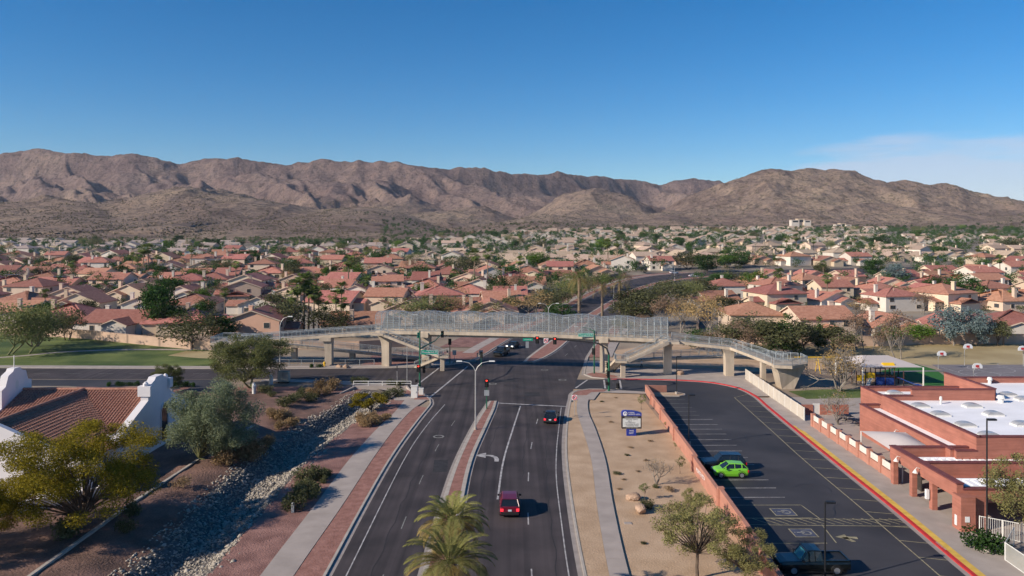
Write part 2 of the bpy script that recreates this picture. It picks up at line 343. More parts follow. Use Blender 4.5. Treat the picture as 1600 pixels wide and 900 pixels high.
def npmesh(name, verts, faces, mats, parent=None, smooth=False, mi=None):
    me = bpy.data.meshes.new(name); nv = len(verts); nf = len(faces); k = faces.shape[1]
    me.vertices.add(nv); me.vertices.foreach_set('co', np.asarray(verts, np.float32).ravel())
    me.loops.add(nf*k); me.loops.foreach_set('vertex_index', np.asarray(faces, np.int32).ravel())
    me.polygons.add(nf); me.polygons.foreach_set('loop_start', np.arange(nf, dtype=np.int32)*k)
    for m in ([mats] if isinstance(mats, str) else mats): me.materials.append(MATS[m])
    if mi is not None: me.polygons.foreach_set('material_index', np.asarray(mi, np.int32))
    if smooth: me.polygons.foreach_set('use_smooth', np.ones(nf, bool))
    me.update(calc_edges=True); me.validate()
    o = bpy.data.objects.new(name, me); col.objects.link(o)
    if parent: o.parent = parent
    return o
def thing(name, label, cat, loc=(0, 0, 0), rz=0, group=None):
    o = bpy.data.objects.new(name, None); o.empty_display_size = 0.3; col.objects.link(o)
    o.location = loc; o.rotation_euler.z = rz; return tag(o, label, cat, group)
def copy_tree(o, parent=None):
    c = o.copy(); col.objects.link(c); c.parent = parent
    for ch in list(o.children): copy_tree(ch, c)
    return c
def struct(o): o['kind'] = 'structure'; return o
def text(name, body, size, mat, parent, loc, rot=(R(90), 0, 0), align='CENTER', ext=0.004, sx=1.0):
    cu = bpy.data.curves.new(name, 'FONT'); cu.body = body; cu.size = size; cu.align_x = align; cu.align_y = 'CENTER'; cu.extrude = ext; cu.resolution_u = 2
    to = bpy.data.objects.new(name, cu); dg = bpy.context.evaluated_depsgraph_get(); col.objects.link(to); bpy.context.view_layer.update()
    me = bpy.data.meshes.new_from_object(to.evaluated_get(bpy.context.evaluated_depsgraph_get())); bpy.data.objects.remove(to)
    me.name = name; me.materials.clear(); me.materials.append(MATS[mat]); o = bpy.data.objects.new(name, me); col.objects.link(o)
    o.parent = parent; o.location = loc; o.rotation_euler = rot; o.scale.x = sx; return o
ORD = ['first', 'second', 'third', 'fourth', 'fifth', 'sixth', 'seventh', 'eighth', 'ninth', 'tenth', 'eleventh', 'twelfth', 'thirteenth', 'fourteenth', 'fifteenth', 'sixteenth', 'seventeenth', 'eighteenth', 'nineteenth']
def nth(i):
    if i < 19: return ORD[i]
    k = i+1; return '%d%s' % (k, 'th' if k % 100 in (11, 12, 13) else {1: 'st', 2: 'nd', 3: 'rd'}.get(k % 10, 'th'))
# ================================================================== THE SETTING
# ------------------------------------------------------------------ ground sheet with the wash cut into it
WASH = spline([(-27.2, 40), (-27.0, 63), (-27.3, 74), (-27.4, 88), (-26.0, 104), (-23.8, 117), (-22.4, 127), (-22.2, 131)], 1.0)
WY = np.array([p[1] for p in WASH]); WX = np.array([p[0] for p in WASH])
def wash_depth(X, Y):
    cx = np.interp(Y, WY, WX); d = np.abs(X-cx)
    return 1.35*(1-sstep(0.9, 3.5, d))*(1-sstep(128.5, 131, Y))
def G(X, Y):                                            # ground level everywhere
    X = np.asarray(X, float); Y = np.asarray(Y, float)
    berm = 0.5*sstep(-31, -34, X)*(1-sstep(120, 132, Y))*sstep(-62, -50, X)
    left = (X < -19.8) & (Y < 133)
    return T(X, Y) + np.where(left, -wash_depth(X, Y)+0.16*(fbm(X*0.5, Y*0.5, 3, 4)-0.5)+berm, 0)
gx = np.unique(np.concatenate([np.arange(-2600, -160, 24), np.arange(-160, -60, 5), np.arange(-60, -19, 0.8), np.arange(-19, 60, 4), np.arange(60, 240, 10), np.arange(240, 2601, 24)]))
gy = np.unique(np.concatenate([np.arange(-60, 40, 10), np.arange(40, 134, 0.9), np.arange(134, 300, 6), np.arange(300, 1640, 14)]))
GX, GY = np.meshgrid(gx, gy); GZ = G(GX, GY)
nx, ny = len(gx), len(gy)
ii, jj = np.meshgrid(np.arange(nx-1), np.arange(ny-1)); a = (jj*nx+ii).ravel()
fc = np.stack([a, a+1, a+nx+1, a+nx], 1)
cx = 0.25*(GX[:-1, :-1]+GX[1:, :-1]+GX[:-1, 1:]+GX[1:, 1:]).ravel(); cy = 0.25*(GY[:-1, :-1]+GY[1:, :-1]+GY[:-1, 1:]+GY[1:, 1:]).ravel()
mi = np.zeros(len(cx), int); mi[cy > 200] = 1; mi[cy > np.where(cx < -60, 860, 1180)] = 5
mi[(cx < -14) & (cx > -75) & (cy < 133)] = 2
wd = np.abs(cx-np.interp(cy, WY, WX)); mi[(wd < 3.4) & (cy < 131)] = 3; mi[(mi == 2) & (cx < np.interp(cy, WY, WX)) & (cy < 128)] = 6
mi[(cx > 5) & (cx < 21.5) & (cy < 134)] = 4
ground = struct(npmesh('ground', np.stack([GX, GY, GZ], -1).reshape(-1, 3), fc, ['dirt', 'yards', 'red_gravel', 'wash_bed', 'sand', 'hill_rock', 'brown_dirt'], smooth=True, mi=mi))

# ------------------------------------------------------------------ the hills behind the town
cu_ = np.array([-400, -200, 0, 50, 100, 165, 205, 245, 272, 310, 365, 410, 460, 500, 545, 610, 650, 690, 740, 800, 860, 940, 1000, 1035, 1085, 1125, 1180, 1300, 1500, 1700, 2000])
cy_ = np.array([250, 244, 238, 232, 237, 242, 237, 248, 257, 250, 248, 253, 254, 249, 246, 247, 254, 260, 258, 270, 270, 275, 281, 287, 278, 285, 296, 305, 312, 318, 320])
ru_ = np.array([940, 1040, 1130, 1180, 1220, 1260, 1300, 1330, 1370, 1410, 1450, 1500, 1530, 1600, 1750, 2000])
ry_ = np.array([358, 322, 290, 276, 268, 264, 264, 267, 278, 283, 289, 296, 309, 314, 318, 322])
def smooth_interp(u, xs, ys):
    s = 0
    for d, w_ in ((-12, 1), (-5, 2), (0, 3), (5, 2), (12, 1)): s = s+w_*np.interp(u+d, xs, ys)
    return s/9
def hills(u, Y):
    X = (u-800)/F*Y; base = T(X, np.minimum(Y, 1500))+np.maximum(Y-1500, 0)*0.01
    # main range
    Dc = 3000+700*sstep(650, 1150, u)+160*(fbm(u*0.006, u*0+3.3, 2, 8)-0.5)
    zc = CH+(HZ-smooth_interp(u, cu_, cy_))/F*Dc
    s = X+0.62*(Y-Dc); wx = 130*(fbm(X/420, Y/420, 3, 2)-0.5)
    spur = ridged((s+wx)/520, (Y+wx)/2300, 1, 11); spur1 = ridged((s+1.3*wx)/250, (Y+wx)/1100, 2, 17); spur2 = ridged((s+1.8*wx)/115, Y/420, 3, 21)
    t = (Dc-Y)/1250; tb = (Y-Dc)/1000
    env = sstep(-0.01, 0.12, t)*(1-sstep(0.7, 1.0, t))
    prof = np.where(t > 0, np.clip(1-t, 0, 1)**1.05, np.clip(1-tb, 0, 1))
    z1 = base+(zc-base)*(prof-env*(0.40*(1-spur)**1.1+0.50*(1-spur1)+0.22*(1-spur2)))
    # right hand hill, nearer
    Dr = 2000+60*(fbm(u*0.01, u*0+7.7, 2, 5)-0.5); zr = CH+(HZ-smooth_interp(u, ru_, ry_))/F*Dr
    s = X+0.5*(Y-Dr); sp = ridged((s+wx*0.6)/340, Y/900, 3, 31)
    t = (Dr-Y)/720; tb = (Y-Dr)/500; env = sstep(0, 0.3, t)*(1-sstep(0.8, 1.0, t))
    sp1 = ridged((s+wx)/130, Y/380, 3, 37); prof = np.where(t > 0, np.clip(1-t, 0, 1)**1.15, np.clip(1-tb, 0, 1))
    prof = prof-env*(0.34*(1-sp)+0.2*(1-sp1))
    z2 = base+(zr-base)*prof*sstep(930, 1080, u)
    z = np.maximum(z1, z2)
    # foothills: centre column, distance, height of the top on the skyline, half width, depth
    for k, (uc, Yc, yt, hw, dw) in enumerate([(300, 1750, 290, 150, 420), (70, 1500, 306, 130, 320), (-150, 1500, 306, 150, 320), (930, 2150, 290, 105, 420), (740, 1900, 322, 95, 300), (560, 1650, 324, 130, 330), (460, 1400, 338, 130, 250), (180, 1250, 342, 110, 200), (850, 1600, 335, 110, 260),
                                             (1640, 1600, 333, 130, 320), (1050, 1800, 330, 80, 250), (640, 2200, 312, 90, 300)]):
        h = CH+(HZ-yt)/F*Yc-T((uc-800)/F*Yc, min(Yc, 1500))
        q = np.sqrt(((u-uc)/hw)**2+((Y-Yc)/dw)**2); n_ = 0.62-ridged(X/260+k, Y/420, 3, 40+k)
        q = q*(1+0.8*n_*sstep(0.05, 0.5, q))
        z = np.maximum(z, base+h*np.clip(1-0.62*q, 0, 1)**1.3+0*z)
    rough = sstep(2, 60, z-base)
    return z+rough*(38*(fbm(X/130, Y/130, 6, 60)-0.5)+20*(ridged(X/80, Y/80, 4, 70)-0.6)), base
hu = np.arange(-330, 1931, 2.5); hy = 1000*(4600/1000)**(np.linspace(0, 1, 300))
HU, HY = np.meshgrid(hu, hy); HH, HB = hills(HU, HY)
HH = HH-1.2-8*sstep(1300, 1000, HY)*(HH-HB < 3)
nx, ny = len(hu), len(hy); ii, jj = np.meshgrid(np.arange(nx-1), np.arange(ny-1)); a = (jj*nx+ii).ravel()
HX = (HU-800)/F*HY
struct(npmesh('hills', np.stack([HX, HY, HH], -1).reshape(-1, 3), np.stack([a, a+1, a+nx+1, a+nx], 1), 'hill_rock', smooth=True))
# desert scrub scattered over the nearer slopes
def blobs(pts, size, flat=0.75):
    base = np.array([(1, 0, 0), (0, 1, 0), (-1, 0, 0), (0, -1, 0), (0, 0, 1.0), (0, 0, -0.4)]); n = len(pts)
    ang = nrg.uniform(0, 6.28, n); c, s_ = np.cos(ang), np.sin(ang); sz = size[:, None]
    vx = base[:, 0][None]*c[:, None]-base[:, 1][None]*s_[:, None]; vy = base[:, 0][None]*s_[:, None]+base[:, 1][None]*c[:, None]; vz = np.repeat(base[:, 2][None], n, 0)*flat
    j = 1+nrg.uniform(-0.35, 0.35, (n, 6))
    v = np.stack([vx*j*sz, vy*j*sz, vz*j*sz], -1)+pts[:, None, :]
    f = np.array([(0, 1, 4), (1, 2, 4), (2, 3, 4), (3, 0, 4), (1, 0, 5), (2, 1, 5), (3, 2, 5), (0, 3, 5)])
    return v.reshape(-1, 3), (f[None]+6*np.arange(n)[:, None, None]).reshape(-1, 3)
n = 30000; su = nrg.uniform(-40, 1640, n); sy = 900*(2.7)**nrg.uniform(0, 1, n)
sz_, sb_ = hills(su, sy); k = ((sz_-sb_ > 4) | ((su < 560) & (sy > 905)) | (sy > 1300)) & (fbm((su-800)/F*sy/70, sy/70, 2, 3) > 0.42)
pts = np.stack([(su-800)/F*sy, sy, np.maximum(sz_-1.0, T((su-800)/F*sy, sy))], -1)[k]
v, f = blobs(pts, nrg.uniform(0.7, 1.9, len(pts)))
tag(npmesh('desert_scrub', v, f, 'leaf_scrub'), 'dark scrub bushes dotted over the brown hillsides', 'scrub', kind='stuff')

# ------------------------------------------------------------------ roads
def poly3(pts, z, far=False): return [(p[0], p[1], (float(T(p[0], p[1])) if far else 0)+z) for p in pts]
def resample(pts, n):
    p = np.array([(q[0], q[1]) for q in pts], float); s = np.r_[0, np.cumsum(np.linalg.norm(np.diff(p, axis=0), axis=1))]
    t = np.linspace(0, s[-1], n); return list(zip(np.interp(t, s, p[:, 0]), np.interp(t, s, p[:, 1])))
def offset(pts, d):
    o = []
    for i, p in enumerate(pts):
        a = np.array(pts[max(i-1, 0)][:2]); b = np.array(pts[min(i+1, len(pts)-1)][:2]); t = (b-a)/max(1e-9, np.linalg.norm(b-a)); o.append((p[0]-t[1]*d, p[1]+t[0]*d))
    return o
def strip(name, A, B, z, mat, n=60, far=False, parent=None):
    A = poly3(resample(A, n), z, far); B = poly3(resample(B, n), z, far); return MB().sheet(A, B).build(name, mat, parent)
def flat(name, poly, z, mat, parent=None):
    q = [(p[0], p[1]) for p in poly]; a = sum(q[i][0]*q[(i+1) % len(q)][1]-q[(i+1) % len(q)][0]*q[i][1] for i in range(len(q)))
    if a < 0: q = q[::-1]
    return MB().add([(x, y, z) for x, y in q], [tuple(range(len(q)))]).build(name, mat, parent)
LE = spline([(-14.8, 25), (-14.6, 45), (-14.5, 60), (-14.5, 75), (-14.3, 90), (-13.6, 104), (-12.3, 120), (-9.8, 140), (-6.6, 163), (0.6, 195), (15.5, 249), (28, 298), (43, 345), (60, 385), (85, 415), (128, 438), (190, 455), (270, 472)], 3)
RE = spline([(5.8, 25), (5.7, 45), (5.6, 60), (5.75, 73), (6.3, 90), (7.3, 104), (9.0, 120), (11.9, 140), (16, 163), (23, 195), (37.5, 249), (53, 298), (72, 342), (95, 374), (122, 394), (160, 410), (215, 424), (285, 441)], 3)
avenue = struct(strip('avenue', LE, RE, 0.02, 'asphalt', 160, True))
def on(Lp, Y): 
    a = np.array([(p[0], p[1]) for p in Lp]); return float(np.interp(Y, a[:, 1], a[:, 0]))
# cross street to the left and the school drive to the right
flat('cross_street', [(-130, 139.5), (-40, 139.2), (-28, 137.6), (-20, 134.2), (-15.5, 129.5), (-12.4, 119.5), (-4, 126), (-4, 154), (-7.6, 158), (-14, 152.5), (-30, 150.5), (-60, 149.8), (-130, 151.5)], 0.016, 'asphalt')
struct(bpy.data.objects['cross_street'])
RC = spline([(35.8, 58), (36.0, 62), (36.8, 74), (37.5, 90), (38.2, 104), (38.9, 117), (39.4, 124.5), (38.6, 131), (35.5, 135.6), (31, 137.6), (25, 138.6), (17.5, 139)], 1.5)
lot_poly = [(35.8, 30)]+[(p[0], p[1]) for p in RC]+[(9.6, 139), (9.0, 134), (9.0, 130.6), (15.6, 130.2), (22.0, 128.4), (21.6, 118), (21.2, 104), (20.6, 88), (19.9, 62), (18.8, 30)]
struct(flat('school_parking_lot', lot_poly, 0.012, 'lot_asphalt'))
# church drive
struct(flat('church_drive', [(-130, 139), (-52, 139), (-47, 131), (-50, 116), (-58, 112), (-130, 114)], 0.010, 'lot_asphalt'))

# ------------------------------------------------------------------ kerbs, pavements and beds
def kerb(name, pts, mat='kerb_concrete', wd=0.22, h=0.15, side=1, n=None, far=False, gutter=True):
    n = n or max(4, int(len(pts))); A = resample(pts, n); B = offset(A, wd*side)
    m = MB(); zt = [(float(T(p[0], p[1])) if far else 0) for p in A]
    A0 = [(p[0], p[1], z-0.02) for p, z in zip(A, zt)]; A1 = [(p[0], p[1], z+h) for p, z in zip(A, zt)]
    B1 = [(p[0], p[1], z+h) for p, z in zip(B, zt)]; B0 = [(p[0], p[1], z-0.02) for p, z in zip(B, zt)]
    m.sheet(A0, A1); m.sheet(A1, B1); m.sheet(B1, B0); o = struct(m.build(name, mat))
    if gutter:
        C = offset(A, -0.45*side); MB().sheet([(p[0], p[1], z+0.026) for p, z in zip(A, zt)], [(p[0], p[1], z+0.028) for p, z in zip(C, zt)]).build('gutter', 'gutter', o)
    return o
left_corner = [(-12.5, 119.3), (-13.0, 122.5), (-14.6, 126.4), (-17.2, 130.4), (-21, 133.5), (-27, 136.2), (-35, 138.2), (-45, 138.8)]
kl = [p for p in LE if p[1] < 118]+[np.array(q) for q in left_corner]
kerb('kerb_west', kl, side=1, n=110)
kr = [p for p in RE if p[1] < 124]+[np.array(q) for q in [(9.7, 126.3), (10.6, 129), (13, 130.4), (15.4, 130.3)]]
kerb('kerb_east', kr, side=-1, n=90)
kfl = [(-130, 151.4), (-60, 149.8), (-30, 150.4), (-18, 151.6), (-12, 154), (-8.4, 159)]+[tuple(p[:2]) for p in LE if 166 < p[1] < 450]
kerb('kerb_north_west', spline(kfl, 4), side=1, n=130, far=True)
kfr = [(17.5, 139.2), (14.6, 140.4), (13.4, 143.5), (14.2, 150)]+[tuple(p[:2]) for p in RE if 160 < p[1] < 425]
kerb('kerb_north_east', spline(kfr, 4), side=-1, n=120, far=True)
red = kerb('red_kerb', RC, 'paint_red', 0.35, 0.15, side=-1, n=90, gutter=True)
kerb('church_drive_kerb', [(-47.3, 131), (-50.3, 116), (-58, 112.2)], side=-1, n=12, gutter=False)

def slabs(name, A, B, z0, z1, step, mat='concrete', bed='gutter'):
    L = sum(math.dist(A[i][:2], A[i+1][:2]) for i in range(len(A)-1)); n = int(L/step)+1
    A = resample(A, n); B = resample(B, n); root = struct(MB().sheet([(p[0], p[1], z0) for p in A], [(p[0], p[1], z0) for p in B]).build(name, bed))
    for i in range(n-1):
        a, b, c, d = [np.array(q) for q in (A[i], A[i+1], B[i+1], B[i])]; g = 0.012/step
        a2, b2 = a+(b-a)*g, b-(b-a)*g; d2, c2 = d+(c-d)*g, c-(c-d)*g; dz = rng.uniform(-0.004, 0.004)
        q = [d2, c2, b2, a2]
        if (b-a)[0]*(d-a)[1]-(b-a)[1]*(d-a)[0] > 0: q = [a2, b2, c2, d2]
        MB().hexa([(p[0], p[1], z0-0.05) for p in q], [(p[0], p[1], z1+dz) for p in q]).build('slab', mat, root)
    return root
swL = spline([(-17.1, 42), (-17.0, 60), (-16.6, 75), (-16.4, 90), (-15.9, 104), (-15.0, 115), (-13.6, 121.5)], 2)
swL2 = spline([(-19.7, 42), (-19.6, 60), (-19.3, 75), (-19.1, 90), (-18.3, 104), (-17.4, 113), (-17.0, 121.5)], 2)
slabs('sidewalk_west', swL2, swL, 0.115, 0.14, 1.6)
swR = spline([(7.2, 42), (7.6, 60), (8.3, 75), (9.3, 90), (9.55, 104), (9.6, 113), (10.3, 121), (11.3, 127)], 2)
swR2 = spline([(8.8, 42), (9.15, 60), (9.9, 75), (10.95, 90), (11.3, 104), (11.3, 113), (12.0, 121), (13.2, 127)], 2)
slabs('sidewalk_east', swR, swR2, 0.115, 0.14, 1.6)
# strips between kerb and pavement
def kline(E, off, lo, hi): return [(p[0]+off, p[1]) for p in E if lo <= p[1] <= hi]
struct(strip('verge_west', kline(swL, 0.05, 42, 118), kline(LE, -0.21, 42, 118), 0.112, 'paver', 60))
struct(strip('verge_east', kline(RE, 0.21, 42, 122), kline(swR, -0.02, 42, 122), 0.112, 'sand', 60))
struct(strip('gravel_bed_west', [(-24.2, 42), (-23.6, 60), (-23.6, 75), (-23.7, 90), (-22.3, 104), (-20.3, 116), (-18.6, 121.5)], kline(swL2, 0.02, 42, 121.5), 0.105, 'red_gravel', 60))
# corners
struct(flat('corner_pavement_west', [(-12.75, 121.5), (-13.2, 122.6), (-14.8, 126.5), (-17.4, 130.5), (-21.2, 133.3), (-27, 135.9), (-35, 137.9), (-45, 138.5), (-45, 136.6), (-34, 135.4), (-25.5, 132.6), (-20.5, 128.4), (-18.6, 121.5)], 0.13, 'concrete'))
struct(flat('corner_paving_west', [(-12.8, 122), (-13.2, 122.8), (-14.8, 126.6), (-16.9, 129.6), (-18.4, 128.4), (-17.4, 126.0), (-15.6, 124.2), (-15.6, 122)], 0.138, 'paver'))
struct(flat('corner_pavement_east', [(9.4, 122), (9.9, 126.2), (10.9, 128.7), (13, 130.1), (15.4, 130.0), (22, 128.0), (22.5, 126.2), (14.5, 127.4), (13.0, 122)], 0.13, 'concrete'))
struct(flat('corner_paving_east', [(9.8, 125.2), (10.0, 126.4), (11, 128.5), (13, 129.9), (16, 129.7), (15.4, 128.0), (13.2, 127.6), (12.2, 125.2)], 0.138, 'paver'))
# north side pavements and beds
nw_in = [tuple(p[:2]) for p in spline(kfl, 4)]
def beyond(E, d0, d1, lo, hi, name, mat, z, n=70):
    A = [(p[0]+d0, p[1]) for p in E if lo <= p[1] <= hi]; B = [(p[0]+d1, p[1]) for p in E if lo <= p[1] <= hi]
    return struct(strip(name, A, B, z, mat, n, True))
beyond(LE, -2.9, -0.22, 168, 430, 'verge_north_west', 'paver', 0.11)
beyond(LE, -5.4, -2.9, 168, 430, 'sidewalk_north_west', 'concrete', 0.13)
beyond(LE, -13, -5.4, 175, 430, 'gravel_bed_north_west', 'red_gravel', 0.10)
beyond(RE, 0.22, 3.0, 163, 405, 'verge_north_east', 'paver', 0.11)
beyond(RE, 3.0, 5.2, 163, 405, 'sidewalk_north_east', 'concrete', 0.13)
struct(flat('north_pavement', [(-130, 151.7), (-60, 150.1), (-30, 150.7), (-18, 151.9), (-12.2, 154.3), (-12.0, 158), (-18, 154.6), (-30, 153), (-60, 152.2), (-130, 153.6)], 0.125, 'concrete'))
struct(flat('north_corner_paving', [(-30, 153), (-18, 154.6), (-11.9, 158), (-7.4, 162), (-7.8, 171), (-30, 169)], 0.118, 'paver'))
struct(flat('north_east_pavement', [(13.7, 143.5), (14.8, 140.7), (17.5, 139.5), (25, 139.1), (31, 138.2), (35.8, 136.1), (39.0, 131.4), (39.9, 124.5), (42.6, 124.5), (45.5, 146), (38, 150), (19, 150), (18.0, 158), (15.6, 158), (14.5, 150)], 0.13, 'concrete'))
struct(flat('north_east_paving', [(13.9, 143.6), (14.9, 140.9), (17.3, 139.7), (19.5, 140.2), (19, 142.4), (15.6, 145.5)], 0.137, 'paver'))
# school side pavement with its yellow safety strip
school_walk = [(p[0]+0.36, p[1]) for p in RC if p[1] < 124]
MB().sheet([(x, y, 0.14) for x, y in school_walk], [(41.2+0.012*(y-90), y, 0.14) for x, y in school_walk]).build('school_walk', 'concrete'); struct(bpy.data.objects['school_walk'])
ys = [(x, y) for x, y in school_walk if y < 107]
MB().sheet([(x, y, 0.146) for x, y in ys], [(x+(0.62 if y < 104 else 0.3), y, 0.146) for x, y in ys]).build('yellow_safety_strip', 'paint_yellow', bpy.data.objects['school_walk'])
struct(flat('school_court_paving', [(41.2, 45), (41.0, 90), (41.4, 124), (46, 124), (95, 124), (95, 45)], 0.06, 'concrete'))

# ------------------------------------------------------------------ medians
def median(name, Lp, Rp, z=0.16):
    n = 50; A = resample(Lp, n); B = resample(Rp, n); zt = [float(T(p[0], p[1])) for p in A]
    m = MB(); m.sheet([(p[0], p[1], t+z) for p, t in zip(A, zt)], [(p[0], p[1], t+z) for p, t in zip(B, zt)])
    o = struct(m.build(name, 'paver')); k = MB()
    for E, s_ in ((A, 1), (B, -1)):
        C = [(p[0]+0.32*s_*min(1, abs(q[0]-p[0])/1.2), p[1]) for p, q in zip(E, B if s_ == 1 else A)]
        k.sheet([(p[0]-0.1*s_, p[1], t) for p, t in zip(E, zt)], [(p[0]-0.1*s_, p[1], t+z+0.008) for p, t in zip(E, zt)])
        k.sheet([(p[0]-0.1*s_, p[1], t+z+0.008) for p, t in zip(E, zt)], [(p[0], p[1], t+z+0.009) for p, t in zip(C, zt)])
    p, q = A[0], B[0]
    k.quad((p[0]-0.1, p[1], 0), (q[0]+0.1, q[1], 0), (q[0]+0.1, q[1], z+0.008), (p[0]-0.1, p[1], z+0.008)); p, q = A[-1], B[-1]
    k.quad((p[0]-0.1, p[1], zt[-1]), (q[0]+0.1, q[1], zt[-1]), (q[0]+0.1, q[1], zt[-1]+z+0.008), (p[0]-0.1, p[1], zt[-1]+z+0.008))
    k.build('kerb', 'kerb_concrete', o)
    g = MB()
    for E, s_ in ((A, -1), (B, 1)): g.sheet([(p[0]+0.1*s_, p[1], t+0.03) for p, t in zip(E, zt)], [(p[0]+0.45*s_, p[1], t+0.03) for p, t in zip(E, zt)])
    g.build('gutter', 'gutter', o); return o
median('median_south', spline([(-7.0, 35), (-6.95, 60), (-6.85, 75), (-6.4, 90), (-5.1, 107), (-4.1, 116), (-3.5, 121)], 3), spline([(-3.3, 35), (-3.5, 50), (-4.7, 60), (-4.95, 75), (-4.75, 90), (-3.6, 105), (-2.7, 116), (-2.5, 121)], 3))
mn1 = spline([(2.6, 157), (3.2, 161), (5.5, 171), (11.5, 195), (25.2, 249), (39.5, 298), (56.5, 345), (77, 380), (102, 404)], 4)
mn2 = spline([(4.2, 157), (6.2, 161), (9.6, 171), (15.5, 195), (28.5, 249), (43, 298), (60.5, 344), (80, 376), (105, 400)], 4)
median('median_north', mn1, mn2)

# ------------------------------------------------------------------ painted markings
def mark(name, A, B=None, wd=0.12, z=0.034, mat='paint_white', parent=avenue):
    A = [np.array(p[:2], float) for p in A]; m = MB()
    if B is None:
        Lp = offset(A, wd/2); Rp = offset(A, -wd/2); n_ = len(A); m.sheet([(p[0], p[1], z) for p in Rp], [(p[0], p[1], z) for p in Lp])
    return m.build(name, mat, parent)
turn = spline([(1.3, 118), (0.1, 104), (-1.0, 90), (-1.45, 77)], 2); mark('turn_lane_line', turn, wd=0.2)
dash = spline([(4.75, 120), (4.4, 116.5), (3.2, 105), (2.2, 93), (1.7, 81), (1.5, 70), (1.55, 60), (1.6, 45)], 1)
da = np.array(dash)
for y in np.arange(46, 118, 12.2): mark('lane_dash', [(float(np.interp(t, da[::-1, 1], da[::-1, 0])), t) for t in (y, y+1.5, y+3)])
bike = spline([(7.5, 117), (6.4, 105), (5.45, 94), (4.8, 83), (4.55, 70), (4.45, 60), (4.6, 45)], 2); mark('edge_line', bike, wd=0.11)
wl = spline([(-13.1, 40), (-12.95, 60), (-12.7, 90), (-11.8, 106), (-10.4, 119)], 2); mark('edge_line', wl, wd=0.11)
wd_ = np.array([(-10.2, 40), (-10.0, 70), (-9.85, 83), (-9.3, 96), (-8.0, 110), (-7.2, 118)])
for y in np.arange(45, 112, 12.2): mark('lane_dash', [(float(np.interp(t, wd_[:, 1], wd_[:, 0])), t) for t in (y, y+1.5, y+3)], wd=0.1, mat='paint_faded')
mark('stop_line', [(-2.3, 120.0), (8.4, 117.6)], wd=0.4)
for a_, b_ in (((-13.4, 123.2), (-8.8, 152.3)), ((-17.0, 131.2), (-14.2, 151.4))): mark('crosswalk_line', [a_, b_], wd=0.32)
for a_, b_ in (((10.9, 131.4), (13.6, 138.6)), ((15.9, 131.0), (16.6, 138.6)), ((18.6, 130.6), (19.4, 138.4))): mark('crosswalk_line', [a_, b_], wd=0.3, parent=bpy.data.objects['school_parking_lot'])
for k in range(9): mark('cross_street_dash', [(-96+6*k, 144.6), (-93+6*k, 144.5)], wd=0.15, mat='paint_faded', parent=bpy.data.objects['cross_street'])
for y0 in np.arange(165, 380, 12): # lanes beyond the bridge
    for t_, (E1, E2) in ((0.5, (LE, mn1)), (0.42, (mn2, RE))):
        q = [(on(E1, y)*(1-t_)+on(E2, y)*t_, y) for y in (y0, y0+3)]
        MB().sheet([(p[0]-0.07, p[1], float(T(*p))+0.05) for p in q], [(p[0]+0.07, p[1], float(T(*p))+0.05) for p in q]).build('lane_dash', 'paint_faded', avenue)
# turn arrow
ax, ay = -2.75, 91.5
ar = MB(); arc = [(ax+0.95, ay-1.9), (ax+0.95, ay-0.9), (ax+0.75, ay-0.1), (ax+0.25, ay+0.45), (ax-0.4, ay+0.6)]
Lo, Ro = offset([np.array(p) for p in arc], 0.26), offset([np.array(p) for p in arc], -0.26)
ar.sheet([(p[0], p[1], 0.035) for p in Ro], [(p[0], p[1], 0.035) for p in Lo]); ar.add([(ax-0.38, ay-0.45, 0.035), (ax-0.38, ay+1.65, 0.035), (ax-1.75, ay+0.6, 0.035)], [(0, 1, 2)])
ar.build('turn_arrow', 'paint_white', avenue)
# manhole covers and worn survey rings
for x, y in ((-3.4, 135.0), (6.3, 148.5), (9.1, 138.5), (-9.6, 100.5)):
    m = MB(); m.add([(x+0.75*math.cos(t), y+0.75*math.sin(t), 0.033) for t in np.linspace(0, 6.283, 16, endpoint=False)]+[(x+0.5*math.cos(t), y+0.5*math.sin(t), 0.033) for t in np.linspace(0, 6.283, 16, endpoint=False)], [(i, (i+1) % 16, 16+(i+1) % 16, 16+i) for i in range(16)])
    m.build('manhole_ring', 'paint_faded', avenue)
# dark cracks sealed with tar
for k in range(7):
    x0, y0 = rng.uniform(-2, 5), rng.uniform(124, 140); pts = [np.array((x0+i*1.1, y0+0.25*math.sin(i*1.3+k)+rng.uniform(-.12, .12))) for i in range(rng.randint(3, 8))]
    mark('tar_seam', pts, wd=0.16, z=0.031, mat='signal_black')

LOT = bpy.data.objects['school_parking_lot']
def wallx(y): return float(np.interp(y, [30, 62, 88, 104, 118, 128.4], [19.0, 20.1, 20.9, 21.5, 21.9, 22.2]))
for i in range(14):
    y = 93.9-2.68*(i-6) if i >= 6 else 93.9+2.68*(6-i)
for i, y in enumerate([122.4, 119.7, 117.0, 114.4, 112.0, 109.6, 106.7, 104.2, 101.7, 99.0, 96.4, 93.9, 91.2, 88.5, 85.7, 83.0, 80.4, 77.6]):
    f_ = y > 111; mark('stall_line', [(wallx(y)+0.6, y), (wallx(y)+(5.6 if f_ else 7.0), y+0.05)], wd=0.11, z=0.026, mat='paint_faded' if f_ else 'paint_white', parent=LOT)
for y, e in ((75.4, 28.4), (72.0, 28.2), (66.2, 27.2)): mark('stall_line', [(wallx(y)+0.3, y), (e, y+0.05)], wd=0.11, z=0.026, mat='paint_yellowish', parent=LOT)
mark('stall_edge', [(28.4, 75.4), (28.8, 71.9)], wd=0.1, z=0.026, mat='paint_yellowish', parent=LOT)
mark('stall_edge', [(28.4, 70.4), (28.0, 66.3)], wd=0.1, z=0.026, mat='paint_yellowish', parent=LOT)
mark('walkway_line', [(22.0, 72.0), (36.4, 71.6)], wd=0.11, z=0.027, mat='paint_yellowish', parent=LOT)
